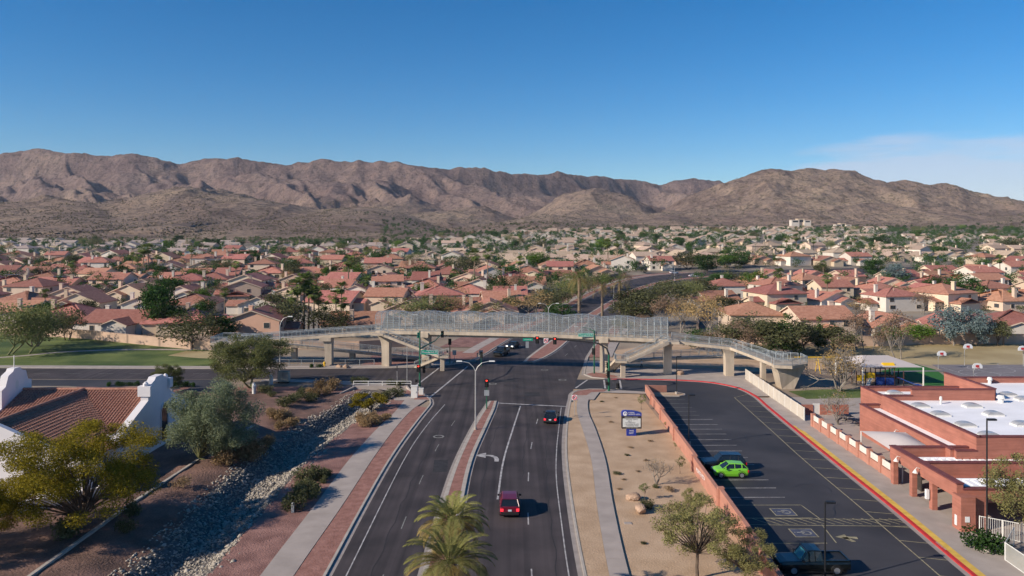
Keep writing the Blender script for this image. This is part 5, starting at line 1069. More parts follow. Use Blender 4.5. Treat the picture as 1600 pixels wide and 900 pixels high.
# ================================================================== SCHOOL FENCE WALL
fw = thing('school_fence_wall', 'salmon school boundary wall with cream metal panels between pillars', 'wall', (41.2, 100, 0)); o = fw.location
fx = lambda y: 41.1+0.012*(y-90)
ysx = list(np.arange(82.5, 108.1, 2.85))
for i, y in enumerate(ysx):
    MB(o).box(fx(y)-0.25, fx(y)+0.25, y-0.28, y+0.28, 0, 1.9).build('pillar', 'salmon_block', fw)
    if i < len(ysx)-1:
        y2 = ysx[i+1]; MB(o).beam((fx(y), y+0.28, 0.95), (fx(y2), y2-0.28, 0.95), 0.3, 1.0).build('base_wall', 'salmon_block', fw)
        m = MB(o); m.beam((fx(y), y+0.28, 1.72), (fx(y2), y2-0.28, 1.72), 0.07, 0.70); pn = m.build('panel', 'cream_metal', fw)
        m = MB(o)
        for k in range(9): yy_ = y+0.4+k*(y2-y-0.8)/8; m.box(fx(yy_)-0.06, fx(yy_)-0.036, yy_-0.05, yy_+0.05, 1.04, 1.7)
        tag(m.build('slats', 'white_metal', pn), kind='stuff')
wf = thing('white_panel_fence', 'tall white ribbed metal fence running from the wall to the bridge pier', 'fence', (42, 120, 0)); o = wf.location
ysx = np.linspace(108.6, 139, 12)
for y, y2 in zip(ysx, ysx[1:]):
    xa, xb = fx(y)+0.02*(y-108)*0.9, fx(y2)+0.02*(y2-108)*0.9
    MB(o).beam((xa, y, 1.95), (xb, y2, 1.95), 0.05, 1.9).build('panel', 'fence_panel', wf); MB(o).box(xa-0.06, xa+0.06, y-0.06, y+0.06, 0, 2.0).build('post', 'white_metal', wf)
    m = MB(o)
    for k in range(10): q = y+(k+0.5)*(y2-y)/10; xq = xa+(xb-xa)*(k+0.5)/10; m.box(xq-0.06, xq-0.03, q-0.06, q+0.06, 0.1, 1.9)
    tag(m.build('ribs', 'fence_panel', wf), kind='stuff')

# ================================================================== SCHOOL BUILDING
sb = thing('school_building', 'red brick school with white flat roofs, skylights and a pillared entrance', 'school', (60, 92, 0)); o = sb.location
def sbox(name, x0, x1, y0, y1, z0, z1, mat, par=None): return MB(o).box(x0, x1, y0, y1, z0, z1).build(name, mat, par or sb)
def parapet(x0, x1, y0, y1, z0, z1, cop=True):
    w_ = sbox('wall', x0, x1, y0, y1, z0, z1, 'brick')
    if cop: MB(o).box(x0-0.07, x1+0.07, y0-0.07, y1+0.07, z1, z1+0.12).build('coping', 'coping', w_)
# left wing (low) and its roof
parapet(46.0, 46.4, 80.6, 101.2, 0, 4.0); parapet(46.4, 48.5, 80.2, 80.6, 0, 3.95); sbox('roof', 46.4, 48.5, 80.6, 101.2, 3.3, 3.55, 'white_roof'); parapet(46.0, 48.5, 101.2, 101.6, 0, 4.0)
# main block
parapet(48.5, 48.9, 80.2, 100.6, 0, 5.4); parapet(48.9, 96, 80.2, 80.6, 0, 5.4); sbox('roof', 48.9, 96, 80.6, 100.2, 4.6, 4.8, 'white_roof'); sbox('roof', 63.4, 96, 100.2, 111.8, 4.6, 4.8, 'white_roof')
parapet(52.2, 63.0, 100.2, 100.6, 0, 6.2); parapet(63.0, 63.4, 100.6, 112.0, 0, 6.2); parapet(63.4, 96, 111.8, 112.2, 0, 5.55)
parapet(48.9, 52.2, 100.2, 100.6, 0, 5.4)
# back left wing
parapet(49.3, 49.7, 100.6, 108.6, 0, 4.9); parapet(49.7, 63.0, 108.2, 108.6, 0, 4.9); sbox('roof', 49.7, 63.0, 100.6, 108.2, 4.1, 4.3, 'white_roof')
def skylight(x, y, z):
    m = MB(o); n_ = 9; wdt = 0.95; vs = []
    for i in range(n_): a = math.pi*i/(n_-1); vs += [(x-wdt*math.cos(a), y-0.55, z+0.18+0.32*math.sin(a)), (x-wdt*math.cos(a), y+0.55, z+0.18+0.32*math.sin(a))]
    m.add(vs, [(2*i, 2*i+1, 2*i+3, 2*i+2) for i in range(n_-1)]+[tuple(range(2*n_-2, -1, -2)), tuple(range(1, 2*n_, 2))]); sk = m.build('skylight', 'skylight_glass', sb)
    MB(o).box(x-wdt-0.08, x+wdt+0.08, y-0.63, y+0.63, z, z+0.18).build('skylight_frame', 'white_metal', sk)
for px_, py_, z in ((1438, 633.5, 4.8), (1519, 633.5, 4.8), (1469, 646.5, 4.8), (1552, 646, 4.8), (1508, 663, 4.8), (1597, 662, 4.8), (1545, 679, 4.8), (1398, 613.5, 4.3), (1575, 616, 4.8), (1600, 623, 4.8), (1640, 645, 4.8), (1632, 678, 4.8)):
    c = P(px_, py_, z+0.2); skylight(c.x, c.y, z)
for px_, py_, r_ in ((1564, 629, 0.42), (1546.5, 599.5, 0.3), (1470, 631, 0.15)):
    c = P(px_, py_, 4.8); m = MB(o); m.tube([(c.x, c.y, 4.8), (c.x, c.y, 5.3), (c.x, c.y, 5.35), (c.x, c.y, 5.75)], [r_*0.8, r_*0.8, r_*1.3, r_*0.9], 10); m.build('roof_vent', 'white_metal', sb)
# wing facade: blue door on dark slabs coloured as recess shade, door hood lamps, windows
for y0, y1 in ((88.4, 90.6), (84.2, 86.6)):
    MB(o).box(45.93, 46.0, y0, y1, 0, 2.9).build('recess_shade', 'sign_dark', sb)
dr = MB(o).box(45.88, 45.94, 88.7, 89.7, 0.05, 2.4).build('door', 'paint_blue', sb); MB(o).box(45.8, 45.88, 89.5, 89.6, 1.0, 1.15).build('handle', 'rim', dr)
def dome_lamp(x, y, z, par=sb):
    m = MB(o); m.tube([(x-0.05, y, z+0.3), (x-0.35, y, z+0.4), (x-0.5, y, z+0.2)], 0.035, 5); b0 = m.build('lamp_bracket', 'white_metal', par); m = MB(o); m.tube([(x-0.5, y, z+0.22), (x-0.5, y, z+0.05), (x-0.5, y, z-0.12)], [0.06, 0.16, 0.27], 10); m.build('lamp_shade', 'white_metal', b0)
dome_lamp(46, 91.3, 2.9); dome_lamp(46, 87.2, 2.9)
# entrance colonnade
parapet(40.3, 40.9, 69.6, 81.9, 2.75, 4.0)
for y, y2 in ((81.1, 81.9), (77.3, 78.1), (73.6, 74.4)): sbox('pillar', 40.35, 40.85, y+0.12, y2-0.12, 0, 2.75, 'brick')
sbox('pillar', 40.0, 41.3, 68.4, 69.8, 0, 3.2, 'brick'); sbox('pillar', 41.3, 42.6, 68.9, 69.75, 0.0, 3.1, 'brick')
parapet(40.9, 60, 81.5, 81.9, 2.75, 3.95); parapet(40.9, 96, 76.2, 76.6, 2.6, 3.9); parapet(40.9, 96, 69.6, 70.0, 2.3, 3.5)
sbox('canopy_roof', 40.9, 96, 76.6, 81.5, 2.75, 2.9, 'brick'); sbox('canopy_roof', 40.9, 96, 70.0, 76.2, 2.5, 2.62, 'brick')
for y0, y1, n_, x1 in ((78.6, 80.5, 30, 66), (71.6, 73.6, 22, 60)):
    for k in range(n_): 
        x = 42.4+k*(x1-42.4)/n_; MB(o).box(x, x+(x1-42.4)/n_*0.72, y0, y1, 2.95, 3.12).build('trellis_slat', 'white_roof', sb)
    MB(o).box(42.2, x1, y0-0.15, y0, 2.9, 3.2).build('trellis_beam', 'white_roof', sb); MB(o).box(42.2, x1, y1, y1+0.15, 2.9, 3.2).build('trellis_beam', 'white_roof', sb)
sbox('wall', 44.5, 96, 82.0, 82.3, 0, 2.7, 'brick') if False else None
sbox('wall', 50, 50.4, 70.2, 80.0, 0, 2.5, 'brick'); sbox('gate', 42.2, 42.3, 79.2, 81.0, 0.0, 1.9, 'bronze_metal')
for y in (75.8, 79.6): dome_lamp(40.3, y, 2.9+0.3)
dome_lamp(42.6, 69.3, 2.5)
for z0, y0, y1 in ((1.5, 74.0, 74.3), (0.9, 69.0, 69.3)): MB(o).box(39.93, 40.22 if y0 > 70 else 39.99, y0, y1, z0-0.4, z0+0.5).build('notice', 'sign_white', sb)
MB(o).box(40.35, 40.75, 68.36, 68.39, 1.0, 1.5).build('notice', 'sign_white', sb)
# picket gate and mesh fence to the right of the entrance
fence_run('picket_fence', 'white picket fence joining the brick entrance pier to the round bush', [(41.4, 68.0), (44.2, 66.0), (46.0, 65.2)], 1.7, 2.0, 'white_metal', picket=0.025, gap=0.16)
mf = thing('mesh_fence', 'white framed mesh fence panels at the bottom right corner', 'fence', (40.5, 60, 0)); o2 = mf.location; pts_ = [(43.0, 65.8), (40.2, 62.6), (40.1, 59.8), (40.0, 57.0), (39.9, 54), (39.8, 50)]
for a_, b_ in zip(pts_, pts_[1:]):
    m = MB(o2); m.tube([(a_[0], a_[1], 0.0), (a_[0], a_[1], 1.6)], 0.05, 5); m.build('post', 'white_metal', mf); m = MB(o2)
    m.tube([(a_[0], a_[1], 1.55), (b_[0], b_[1], 1.55)], 0.04, 4); m.build('top_rail', 'white_metal', mf); m = MB(o2); m.tube([(a_[0], a_[1], 0.15), (b_[0], b_[1], 0.15)], 0.035, 4); m.build('bottom_rail', 'white_metal', mf)
    m = MB(o2); m.quad((a_[0], a_[1], 0.15), (b_[0], b_[1], 0.15), (b_[0], b_[1], 1.55), (a_[0], a_[1], 1.55)); m.build('mesh_panel', 'fence_mesh', mf)
# courtyard: shade sail, tables
ss = thing('shade_sail', 'grey-tan peaked shade sail in the school courtyard', 'shade sail', (43.4, 84.5, 0)); o2 = ss.location
m = MB(o2); n_ = 8; c = [(41.6, 91.5, 3.1), (45.8, 89.4, 3.5), (45.5, 82.6, 3.3), (41.8, 82.2, 2.7)]
g = []
for i in range(n_+1):
    for j in range(n_+1):
        u_, v_ = i/n_, j/n_; q = [(1-u_)*(1-v_)*c[0][k]+u_*(1-v_)*c[1][k]+u_*v_*c[2][k]+(1-u_)*v_*c[3][k] for k in range(3)]; q[2] += 0.7*(math.sin(math.pi*u_)*math.sin(math.pi*v_)); g.append(q)
m.add(g, [(i*(n_+1)+j, (i+1)*(n_+1)+j, (i+1)*(n_+1)+j+1, i*(n_+1)+j+1) for i in range(n_) for j in range(n_)]); m.build('canopy', 'shade_fabric', ss, smooth=True)
for q in c: MB(o2).tube([(q[0], q[1], 0), (q[0], q[1], q[2])], 0.07, 6).build('post', 'white_metal', ss)
def table(px_, py_, lb):
    b_ = P(px_, py_); t = thing('picnic_table', lb, 'picnic table', b_, group='courtyard picnic tables'); MB(b_).tube([b_+Vector((0, 0, 0.72)), b_+Vector((0, 0, 0.78))], 0.75, 12).build('table_top', 'play_blue' if 'blue' in lb else 'black_metal', t); MB(b_).tube([b_, b_+Vector((0, 0, 0.72))], 0.07, 6).build('stem', 'black_metal', t)
    for k in range(4): a = k*math.pi/2+0.5; s_ = b_+Vector((1.15*math.cos(a), 1.15*math.sin(a), 0)); m = MB(b_); m.tube([s_+Vector((0, 0, 0.42)), s_+Vector((0, 0, 0.47))], 0.3, 8); m.tube([s_+Vector((0, 0, 0.43)), b_+Vector((0, 0, 0.2))], 0.035, 4); m.build('seat', 'black_metal', t)
table(1322, 657, 'dark round picnic table under the courtyard tree'); table(1346, 665, 'dark round picnic table against the brick wing wall'); 
# far courtyard wall with gate
gw = thing('courtyard_wall', 'low brick wall with white gate behind the courtyard tree', 'wall', (43, 113, 0)); o2 = gw.location
for x0, x1 in ((39.2+2.3, 44.0), (45.0, 49.2)): MB(o2).box(x0, x1, 112.2, 112.5, 0, 1.5).build('wall_section', 'brick', gw)
MB(o2).box(44.0, 45.0, 112.3, 112.36, 0.1, 1.7).build('gate', 'white_metal', gw)

# ================================================================== PLAYGROUND
pg = thing('playground', 'blue, yellow and brown climbing frame under the grey shade canopy', 'climbing frame', P(1376, 603)); o2 = pg.location.copy(); pc = o2
def pbx(name, dx0, dx1, dy0, dy1, z0, z1, mat): return MB(o2).box(pc.x+dx0, pc.x+dx1, pc.y+dy0, pc.y+dy1, z0, z1).build(name, mat, pg)
for dx in (-4.2, -2.6, -0.9, 0.8, 2.4, 4.0):
    for dy in (0, 1.8): MB(o2).tube([(pc.x+dx, pc.y+dy, 0), (pc.x+dx, pc.y+dy, 3.3 if abs(dx) < 3 else 2.6)], 0.09, 6).build('post', 'play_brown', pg)
for dx, z in ((-2.6, 1.3), (-0.9, 1.6), (0.8, 1.6), (2.4, 1.2)): pbx('platform', dx, dx+1.6, 0, 1.8, z, z+0.1, 'play_brown')
pbx('panel', -0.9, 0.7, -0.05, 0.05, 0.2, 1.5, 'play_blue'); pbx('panel', 0.8, 2.3, -0.05, 0.05, 0.2, 1.4, 'play_blue'); pbx('panel', -2.6, -1.0, -0.05, 0.05, 1.4, 2.3, 'play_yellow'); pbx('panel', -4.2, -2.7, -0.05, 0.05, 0.9, 1.9, 'play_yellow')
for k, (dx, mat) in enumerate(((1.6, 'play_yellow'),)):
    m = MB(o2); e0_, e1_ = pc.x+dx-0.9, pc.x+dx+1.1; y0, y1 = pc.y-0.2, pc.y+2.0; m.add([(e0_, y0, 3.1), (e1_, y0, 3.1), (e1_, y1, 3.1), (e0_, y1, 3.1), (e0_, (y0+y1)/2, 3.9), (e1_, (y0+y1)/2, 3.9)], [(0, 1, 5, 4), (3, 4, 5, 2), (0, 4, 3), (1, 2, 5)]); m.build('play_roof', mat, pg)
m = MB(o2); m.add([(pc.x-1.0, pc.y-0.1, 3.0), (pc.x+0.9, pc.y-0.1, 3.0), (pc.x+0.9, pc.y+1.9, 3.0), (pc.x-1.0, pc.y+1.9, 3.0), (pc.x-0.05, pc.y+0.9, 3.6)], [(0, 1, 4), (1, 2, 4), (2, 3, 4), (3, 0, 4)]); m.build('play_roof', 'play_blue', pg)
m = MB(o2); sl_ = [(pc.x+3.2, pc.y+0.4, 1.3), (pc.x+4.3, pc.y-0.2, 0.8), (pc.x+5.6, pc.y-0.8, 0.3), (pc.x+6.4, pc.y-1.0, 0.25)]; m.sheet([(x, y-0.35, z) for x, y, z in sl_], [(x, y+0.35, z) for x, y, z in sl_]); m.tube([(x, y-0.38, z+0.12) for x, y, z in sl_], 0.08, 5); m.tube([(x, y+0.38, z+0.12) for x, y, z in sl_], 0.08, 5); m.build('slide', 'play_blue', pg)
m = MB(o2); sl_ = [(pc.x-1.7, pc.y-0.1, 1.4), (pc.x-2.6, pc.y-1.2, 0.9), (pc.x-3.4, pc.y-2.3, 0.3)]; m.sheet([(x-0.35, y, z) for x, y, z in sl_], [(x+0.35, y, z) for x, y, z in sl_]); m.build('slide', 'cream_metal', pg)
cn = thing('shade_canopy', 'large grey hipped shade canopy on white posts over the playground', 'shade canopy', P(1385, 600)); o2 = cn.location.copy()
a_ = [P(1348, 574, 3.3), P(1441, 574, 3.3)]; y0, y1 = a_[0].y, a_[0].y+11; x0, x1 = 64.5-2.5, a_[1].x+0.2
x0 = a_[0].x
m = MB(o2); m.add([(x0, y0, 3.3), (x1, y0, 3.3), (x1, y1, 3.3), (x0, y1, 3.3), (x0+2.5, (y0+y1)/2, 4.5), (x1-3.5, (y0+y1)/2, 4.5)], [(0, 1, 5, 4), (1, 2, 5), (2, 3, 4, 5), (3, 0, 4)]); m.build('canopy', 'shade_fabric', cn)
for x, y in ((x0, y0), (x1, y0), (x1, y1), (x0, y1)): MB(o2).tube([(x, y, 0), (x, y, 3.3)], 0.13, 6).build('post', 'white_metal', cn)
def hoop_stand(px_, py_, h, s_, lb):
    b_ = P(px_, py_); t = thing('basketball_hoop', lb, 'basketball hoop', b_, group='hoops of the school court'); m = MB(b_); m.tube([b_, b_+Vector((0, 0, h-0.8)), b_+Vector((s_*0.5, -0.6, h-0.1))], 0.07, 6); m.build('pole', 'pole_grey', t)
    c = b_+Vector((s_*0.5, -0.7, h)); m = MB(b_); fan = [(-.9, -.35), (.9, -.35), (.92, .1), (.6, .5), (0, .62), (-.6, .5), (-.92, .1)]; n_ = 7; m.add([(c.x+x, c.y, c.z+z) for x, z in fan]+[(c.x+x, c.y+0.06, c.z+z) for x, z in fan], [tuple(range(n_)), tuple(range(2*n_-1, n_-1, -1))]+[(i, n_+i, n_+(i+1) % n_, (i+1) % n_) for i in range(n_)]); bd = m.build('backboard', 'sign_white', t)
    m = MB(b_); m.box(c.x-0.32, c.x+0.32, c.y-0.02, c.y-0.003, c.z-0.15, c.z+0.25); m.build('target_square', 'paint_red', bd); m = MB(b_); m.tube([(c.x+0.24*math.cos(a), c.y-0.3+0.24*math.sin(a), c.z-0.2) for a in np.linspace(0, 6.283, 11)], 0.025, 4, cap=False); m.build('hoop', 'paint_red', t)
hoop_stand(1507, 571.5, 3.9, 0.6, 'basketball hoop standing clear against the dry field'); hoop_stand(1599, 572.5, 3.6, -1.2, 'basketball hoop at the right edge of the photo'); hoop_stand(1521, 594, 2.6, 0.6, 'basketball hoop nearest to the school roof'); hoop_stand(1466, 576, 3.0, 0.6, 'basketball hoop just right of the grey shade canopy')
sw = thing('swing_set', 'yellow swing frame left of the playground under bare branches', 'swing set', P(1268, 585)); o2 = sw.location.copy(); x0, x1 = P(1247, 585).x, P(1366, 560).x-2; yb = o2.y+2
MB(o2).tube([(x0, yb, 2.9), (x0+9, yb, 2.9)], 0.1, 6).build('top_bar', 'play_yellow', sw)
for x in (x0, x0+4.5, x0+9):
    for s_ in (-1.2, 1.2): MB(o2).tube([(x, yb+s_, 0), (x, yb, 2.9)], 0.07, 5).build('leg', 'play_yellow' if x > x0 else 'bronze_metal', sw)
for x in (x0+1.2, x0+3.2, x0+5.8, x0+7.6):
    m = MB(o2); m.box(x-0.25, x+0.25, yb-0.12, yb+0.12, 0.5, 0.55); m.tube([(x-0.22, yb, 0.52), (x-0.22, yb, 2.9)], 0.015, 3); m.tube([(x+0.22, yb, 0.52), (x+0.22, yb, 2.9)], 0.015, 3); m.build('swing_seat', 'signal_black', sw)

# ================================================================== CHURCH on the left
ch = thing('church', 'white stucco church with red barrel-tile roof and two bell gables', 'church', (-51, 88, 0)); o = ch.location
RZ, EZ, YR, YE, XG, XW, XL = 7.5, 3.7, 94.0, 84.7, -43.6, -52.4, -60.2     # ridge, eave, ridge line, eave line, right gable, wing ridge, left gable
sl1 = (RZ-EZ)/(YR-YE)
def zmain(y): return RZ-abs(y-YR)*sl1
def zwing(x): return RZ-abs(x-XW)*(RZ-EZ)/8.8
m = MB(o); m.box(XL+0.3, XG-0.5, YE+0.4, 2*YR-YE-0.4, 0, EZ+0.1); m.box(XW-8.4, XG-0.35, 77.6, YE+0.5, 0, EZ); m.build('wall', 'church_stucco', ch)
def vx(y): return (YR-y)*(8.8/(YR-YE))               # valley distance from the wing ridge
m = MB(o)
m.add([(XW, YR, RZ), (XG, YR, RZ), (XG, YE-0.3, EZ-0.12), (XW+8.8, YE, EZ)], [(0, 3, 2, 1)]); m.add([(XL, YR, RZ), (XW, YR, RZ), (XW-8.8, YE, EZ), (XL, YE-0.3, EZ-0.1)], [(0, 3, 2, 1)])
m.add([(XL, YR, RZ), (XG, YR, RZ), (XG, 2*YR-YE, EZ), (XL, 2*YR-YE, EZ)], [(0, 1, 2, 3)])
m.add([(XW, YR, RZ), (XW, 77, RZ), (XW+9.3, 77, EZ-0.2), (XW+9.3, YE, EZ-0.2), (XW+8.8, YE, EZ)], [(0, 1, 2, 3, 4)]); m.add([(XW, YR, RZ), (XW-8.8, YE, EZ), (XW-9.3, YE, EZ-0.2), (XW-9.3, 77, EZ-0.2), (XW, 77, RZ)], [(0, 1, 2, 3, 4)])
rf = m.build('roof', 'church_tile', ch)
m = MB(o)                                             # barrel tile courses, each row stepped tile by tile
def course(a_, b_, r_=0.13):
    a_, b_ = Vector(a_), Vector(b_); L_ = (b_-a_).length; n_ = max(1, int(L_/0.45)); d = (b_-a_)/n_; sd = Vector((-d.y, d.x, 0)).normalized()
    for i in range(n_):
        p0, p1 = a_+d*i, a_+d*(i+1)*1.0; r0, r1 = r_*0.82, r_*1.08; vs = []
        for p_, rr, lift in ((p0, r0, 0.0), (p1, r1, 0.035)):
            for k in (-1, -0.55, 0, 0.55, 1): vs.append(p_+sd*rr*k+Vector((0, 0, rr*0.9*math.sqrt(max(0, 1-k*k))+lift)))
        m.add(vs, [(k, k+1, 6+k, 5+k) for k in range(4)]+[(5, 6, 7, 8, 9)])
for x in np.arange(XL+0.2, XG, 0.36):
    dv = abs(x-XW); yv = max(YE-0.3, YR-dv*(YR-YE)/8.8) if dv < 8.8 else YE-0.3
    yv = YR-dv*(YR-YE)/8.8 if dv < 8.8 else YE-0.3
    if YR-yv > 0.4: course((x, YR, RZ), (x, yv, zmain(yv)))
for y in np.arange(77.2, YR, 0.36):
    d_ = min(9.3, vx(y) if y > YE else 9.3)
    if d_ > 0.4:
        course((XW, y, RZ), (XW+d_, y, zwing(XW+d_))); course((XW, y, RZ), (XW-d_, y, zwing(XW-d_)))
tag(m.build('roof_tiles', 'church_tile', rf), kind='stuff')
m = MB(o); m.tube([(XL, YR, RZ+0.08), (XG, YR, RZ+0.08)], 0.2, 6); m.tube([(XW, YR, RZ+0.08), (XW, 77, RZ+0.08)], 0.2, 6); m.build('ridge_tiles', 'church_tile', rf)
def gable_wall(name, pts, axis, pos, th, par=ch):       # upright wall from an outline of (across, z)
    m = MB(o); n_ = len(pts)
    f0 = [((pos, a, z) if axis == 'x' else (a, pos, z)) for a, z in pts]; f1 = [((pos+th, a, z) if axis == 'x' else (a, pos+th, z)) for a, z in pts]
    m.add(f0+f1, [tuple(range(n_)), tuple(range(2*n_-1, n_-1, -1))]+[(i, n_+i, n_+(i+1) % n_, (i+1) % n_) for i in range(n_)]); return m.build(name, 'church_stucco', par)
# right gable end with bell top and tall arched window
g = [(YE-0.7, 0), (2*YR-YE+0.7, 0), (2*YR-YE+0.7, EZ+0.3), (YR+2.9, RZ-0.7), (YR+2.9, RZ+0.5), (YR+2.4, RZ+0.5), (YR+2.2, RZ+1.1), (YR+1.3, RZ+1.4), (YR+0.9, RZ+1.75), (YR-0.9, RZ+1.75), (YR-1.3, RZ+1.4), (YR-2.2, RZ+1.1), (YR-2.4, RZ+0.5), (YR-2.9, RZ+0.5), (YR-2.9, RZ-0.7), (YE-0.7, EZ+0.3)]
gw_ = gable_wall('gable_wall', g, 'x', XG-0.45, 0.9)
for y in (YR-2.6, YR+2.6, YE-0.4): MB(o).box(XG-0.75, XG+0.75, y-0.45, y+0.45, (RZ-0.2 if abs(y-YR) < 3 else EZ-0.3), (RZ+1.0 if abs(y-YR) < 3 else EZ+0.9)).build('finial_block', 'church_stucco', ch); 
for y in (YR-2.6, YR+2.6): MB(o).tube([(XG, y, RZ+0.98), (XG, y, RZ+1.25), (XG, y, RZ+1.5)], [0.3, 0.34, 0.08], 8).build('finial', 'church_stucco', ch)
ar_ = [(YR+1.3+0.95*math.cos(a), 4.7+0.95*math.sin(a)) for a in np.linspace(0, math.pi, 10)]+[(YR+0.35, 1.0), (YR+2.25, 1.0)]
m = MB(o); m.add([(XG+0.458, y, z) for y, z in ar_], [tuple(range(len(ar_)))]); wn = m.build('arched_window', 'glass', ch)
m = MB(o); m.tube([(XG+0.47, YR+2.25, 1.0)]+[(XG+0.47, YR+1.3+0.98*math.cos(a), 4.7+0.98*math.sin(a)) for a in np.linspace(0, math.pi, 10)]+[(XG+0.47, YR+0.35, 1.0)], 0.13, 5); m.build('window_frame', 'church_stucco', wn)
# left gable end with bell opening
g = [(YE-0.3, 0), (2*YR-YE, 0), (2*YR-YE, EZ+0.3), (YR+1.6, RZ-0.3), (YR+1.6, RZ+1.0), (YR+0.9, RZ+1.2), (YR+0.5, RZ+2.3), (YR-0.4, RZ+2.6), (YR-0.6, RZ+2.9), (YR-1.7, RZ+2.9), (YR-1.9, RZ+2.6), (YR-2.8, RZ+2.2), (YR-3.3, RZ+1.0), (YR-4.0, RZ+0.7), (YR-4.0, RZ-1.4), (YE-0.3, EZ+0.3)]
gl = gable_wall('gable_wall', g, 'x', XL-0.5, 0.9)
m = MB(o); m.add([(XL+0.408, YR-1.2+0.32*math.cos(a), RZ+0.9+0.55*math.sin(a)) for a in np.linspace(0, 6.283, 14, endpoint=False)], [tuple(range(14))]); m.build('bell_opening', 'board_white', gl)
MB(o).tube([(XL, YR-1.15, RZ+2.85), (XL, YR-1.15, RZ+4.4)], 0.05, 5).build('cross_post', 'white_metal', gl)
# front wing gable and its coping
g = [(XW-9.6, 0), (XW+9.6, 0), (XW+9.6, EZ+0.25), (XW+0.2, RZ+0.55), (XW-0.2, RZ+0.55), (XW-9.6, EZ+0.25)]
gable_wall('gable_wall', g, 'y', 76.4, 0.6)
MB(o).box(XW+8.6, XW+10.2, 75.9, 77.4, 0, EZ+0.7).build('buttress', 'church_stucco', ch)
# low garden wall, planter and pale retaining wall by the street
gd = thing('garden_wall', 'low white garden wall and posts below the church trees', 'wall', (-44, 71, 0)); o2 = gd.location
for a_, b_ in (((-47.5, 71.5), (-43.4, 74.2)), ((-43.4, 74.2), (-40.8, 76.4))):
    MB(o2).beam((*a_, 1.5), (*b_, 1.5), 0.3, 1.4).build('wall_section', 'church_stucco', gd)
for x, y in ((-47.5, 71.5), (-43.4, 74.2), (-40.8, 76.4)): MB(o2).obox((x, y), 0.55, 0.55, 0, 1.9, 0.6).build('post', 'church_stucco', gd)
rw_ = thing('street_planter_wall', 'low cream planter wall between church and street', 'wall', (-59, 126, 0)); o2 = rw_.location
for x0, x1 in ((P(167, 602).x, P(222, 602).x), (P(266, 603).x, P(300, 603).x)): MB(o2).box(x0, x1, 125.6, 126.0, 0, 1.05).build('wall_section', 'stucco_white', rw_)

# ================================================================== BOUNDARY WALLS
def blockwall(name, label, pts, h=1.9, mat='block_wall', sp=12):
    c = pts[len(pts)//2]; z0 = float(T(c[0], c[1])); t = thing(name, label, 'wall', (c[0], c[1], z0)); o2 = t.location.copy()
    for a_, b_ in zip(pts, pts[1:]):
        za, zb = float(T(*a_)), float(T(*b_)); MB(o2).beam((*a_, za+h), (*b_, zb+h), 0.25, h+0.4).build('wall_section', mat, t); MB(o2).beam((*a_, za+h+0.1), (*b_, zb+h+0.1), 0.36, 0.1).build('coping', mat, t)
        MB(o2).obox(a_, 0.5, 0.5, za-0.3, za+h+0.15).build('pillar', mat, t)
    return t
def pxl(*ps): return [(P(*p).x, P(*p).y) for p in ps]
blockwall('boundary_wall', 'peach block wall behind the park lawn', pxl((-40, 518), (40, 523), (105, 527), (150, 531), (200, 536.5), (250, 541.5), (300, 546), (335, 548)), 2.1)
blockwall('boundary_wall', 'pink-tan block wall behind the dry school field', pxl((1130, 533), (1200, 540), (1290, 541), (1370, 541), (1455, 538), (1530, 537.5), (1620, 537.5), (1700, 537.5)), 2.3)
blockwall('boundary_wall', 'brown block wall along the left side of the avenue beyond the bridge', [(on(LE, y)-14, y) for y in (205, 222, 240, 262, 285, 310, 335, 360, 385, 405)], 2.0, 'block_wall_brown')
blockwall('boundary_wall', 'tan block wall along the right side of the avenue beyond the bridge', [(on(RE, y)+24, y) for y in (208, 230, 255, 280, 310, 340, 365)], 1.9, 'block_wall_brown')
blockwall('boundary_wall', 'tan wall between two walls under the left footbridge ramps', pxl((400, 541), (470, 545), (560, 546), (640, 541)), 1.8)
